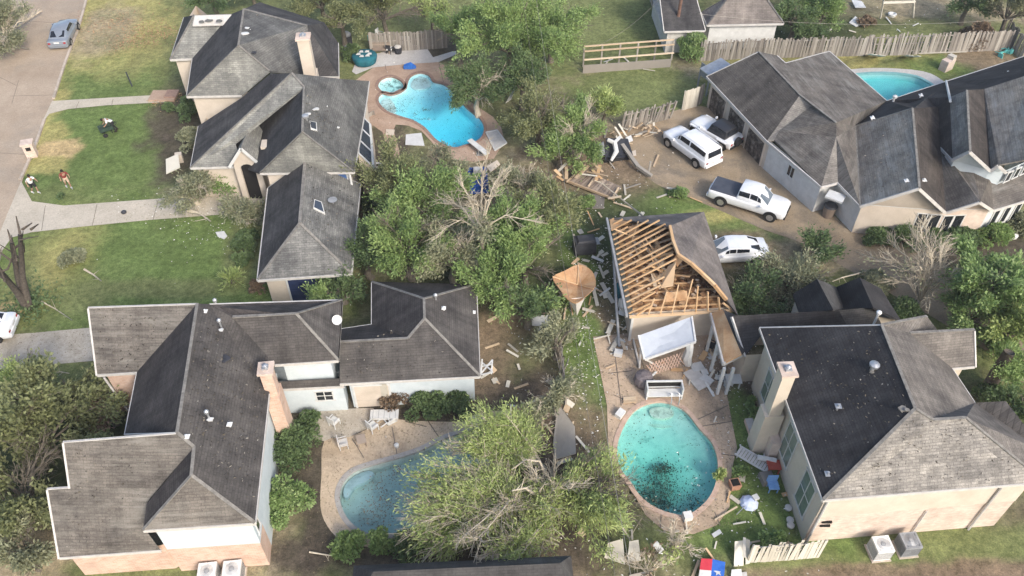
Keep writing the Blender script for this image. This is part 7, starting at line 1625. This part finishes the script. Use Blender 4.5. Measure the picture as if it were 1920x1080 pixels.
strew(26, [(1185,640,1.2,1.2),(1260,700,1.8,.8),(1340,700,1.1,1.4)], 'splintered board on the stone deck below the wrecked garage', 'splintered boards on the stone deck', mx, .25, 1.1, 5)
strew(16, [(1058,700,.5,3.5),(1050,800,.7,2.5),(1075,900,.6,3)], 'splintered board along the green strip between the middle yards', 'splintered boards along the green strip', ['fence','fence_l','lumber2'], .4, 1.6, 6)
strew(24, [(1410,880,1.3,2.5),(1430,940,1.2,1.5),(1330,1010,2.2,.8),(1240,1020,1.8,.8)], 'splintered board in the grass right of and below the teal pool', 'splintered boards around the lower teal pool', mx, .25, 1.0, 7)
strew(22, [(1180,262,2,1.2),(1170,330,2,1.5),(1230,370,2.5,.7)], 'splintered board around the low end of the dirt drive', 'splintered boards at the end of the dirt drive', ['fence','lumber2','fence_l','lumber'], .4, 1.7, 8)
strew(14, [(970,740,1.5,2),(940,680,1.5,2)], 'splintered board on the bare soil east of the dark low roof', 'splintered boards on the bare soil', ['fence_l','lumber2'], .3, 1.0, 9)
strew(12, [(1620,60,4,1),(1200,118,2,.5)], 'splintered board along the far fences', 'splintered boards along the far fences', ['fence_l','white'], .4, 1.5, 10)
# ------------------------------------------------------------------ uncountable litter
def litter(name, spots, n, smin, smax, cols, z=.05, hgt=.05, label=None):
    Pm = []
    for (a, b, sx, sy, w_) in spots:
        g = G(a, b); k = int(n*w_)
        Pm.append(np.stack([g.x+RNG.normal(size=k)*sx, g.y+RNG.normal(size=k)*sy, z+np.abs(RNG.normal(size=k))*hgt], 1))
    P = np.concatenate(Pm); D = RNG.normal(size=P.shape); D[:, 2] *= .2
    m = mat(name+'_mix', cols, 3, .8, rndmix=1.0); M[name] = m; t = bpy.data.objects.new('tmp', None)
    o = leaves(name, P, D, smax, smin, RNG.random(len(P)), name, None); tag(o, kind='stuff'); return o
litter('white_litter', [(1120,480,2.2,3,1),(1150,540,1,2.5,.6),(1100,700,.6,5,.6),(1350,690,1.5,1.5,.7),(400,430,2.5,1.5,.4),(380,385,3,.8,.4),(1080,600,2,3,.5),(1130,350,4,3,.5),(1400,880,1.5,4,.35),(1250,1000,3,1.5,.3),(980,720,4,4,.35),(560,560,1.5,.7,.2),(700,170,3,5,.2),(1620,30,6,3,.3),(1420,900,2,3,.3)], 300, .03, .13, [(.4,.38,.34),(.75,.73,.68),(.85,.85,.82)])
litter('leaf_litter', [(1170,900,.5,1.6,1),(1200,960,1,.8,1),(1330,970,1,.6,.8),(1360,860,.5,2.5,1),(1370,760,1.0,1.5,.8),(1150,720,1,2,1),(1200,690,2,1,.8),(820,800,3,.8,1.2),(700,820,2,.8,.8),(880,770,1.5,.8,.7),(100,650,5,1.1,1.2),(630,860,.5,2.5,.5),(730,215,2,2,.8),(850,290,2,1,.8),(1230,300,5,4,1),(1400,360,6,3,.8),(1520,450,5,3,.8),(960,700,4,4,3),(600,1000,1.5,3,1),(200,640,2,1,1),(350,400,3,1,1)], 330, .02, .085, [(.10,.075,.05),(.15,.12,.07),(.26,.22,.13),(.12,.15,.06)])
litter('orange_litter', [(215,45,2.2,1.6,.55),(295,62,1.6,1.3,.6),(245,80,1.3,.9,.35),(310,190,.8,.6,.15)], 1500, .03, .14, [(.28,.13,.08),(.42,.23,.14),(.5,.36,.2),(.22,.2,.1)])
litter('pool_leaves', [(1240,915,.6,.85,1.6),(1248,868,.35,.25,.35),(1215,920,.5,.4,.3),(1300,905,.7,1.1,.12),(1200,800,.5,.6,.12),(1310,940,.4,.5,.2)], 900, .03, .11, [(.02,.03,.025),(.06,.07,.05),(.10,.10,.07)], z=-.7, hgt=.1)
litter('pool_leaves_brown', [(712,945,.55,1.1,1),(745,880,.4,.5,.25)], 420, .03, .12, [(.14,.08,.05),(.28,.18,.12),(.4,.28,.2)], z=-.35, hgt=.05)
litter('floating_leaves', [(735,206,.8,.5,.9),(845,180,1.2,.7,1),(757,190,.8,.7,.5),(800,205,.25,.12,.25),(795,222,.6,.1,.3),(840,230,.8,.5,.1),(870,250,1,1,.15),(730,158,.4,.3,.3),(790,150,.7,.4,.4),(780,212,.2,.3,.15),(1240,785,1.5,.5,.12),(1300,850,.8,2,.1),(1190,860,.6,2,.06)], 300, .02, .1, [(.02,.035,.02),(.06,.08,.04),(.15,.13,.08)], z=-.05, hgt=.006)

def roof_litter():
    Q = [(((1425,614,4.8),(1653,609,8.0),(1716,766,7.9),(1543,937,4.8)), 260), (((1543,937,4.8),(1716,766,7.9),(1811,783,7.2),(1958,903,4.8)), 160), (((332,811,7.6),(478,980,4.8),(515,683,4.8),(372,571,7.7)), 420), (((118,828,7.1),(332,812,7.5),(301,1031,2.55),(110,1045,2.5)), 300),
         (((165,576,7.4),(370,569,7.6),(257,697,4.8),(181,702,4.7)), 150), (((1604,236,5.3),(1711,203,5.7),(1724,352,5.2),(1613,386,2.7)), 140), (((1325,143,2.7),(1438,264,2.7),(1500,178,5.0),(1423,97,5.0)), 120), (((562,418,4.8),(658,512,2.6),(675,345,2.6),(572,300,4.9)), 160),
         (((570,163,7.7),(567,247,7.6),(664,322,4.0),(686,196,4.0)), 220), (((447,85,8.4),(457,17,8.6),(576,48,8.0),(592,143,5.0)), 260), (((637,641,4.3),(796,597,4.9),(900,705,2.7),(637,719,2.7)), 200)]
    P = []
    for q, n in Q:
        c = [np.array(G(*p)) for p in q]; u = RNG.uniform(.06, .94, (n, 1)); v = RNG.uniform(.06, .94, (n, 1))
        P.append((c[0]*(1-u)+c[1]*u)*(1-v)+(c[3]*(1-u)+c[2]*u)*v+np.array([0, 0, .07]))
    P = np.concatenate(P); D = RNG.normal(size=P.shape); D[:, 2] *= .2
    M['roof_litter'] = mat('roof_litter_mix', [(.04,.035,.03),(.1,.085,.06),(.18,.16,.13),(.3,.28,.24)], 3, .9, rndmix=1.0)
    tag(leaves('roof_litter', P, D, .13, .03, RNG.random(len(P))**2, 'roof_litter', None), kind='stuff')
roof_litter()
# ------------------------------------------------------------------ thin haze between the drone and the ground
mb = MB(); mb.box((0, 70, 19.5), (300, 220, 43))
hm = bpy.data.materials.new('haze_air'); hm.use_nodes = True; nt = hm.node_tree; nt.nodes.remove(nt.nodes['Principled BSDF'])
pv = nt.nodes.new('ShaderNodeVolumePrincipled'); pv.inputs['Color'].default_value = (.93, .95, 1, 1); pv.inputs['Density'].default_value = .0003
nt.links.new(pv.outputs[0], nt.nodes['Material Output'].inputs['Volume'])
tag(mb.build('haze', hm), kind='stuff')
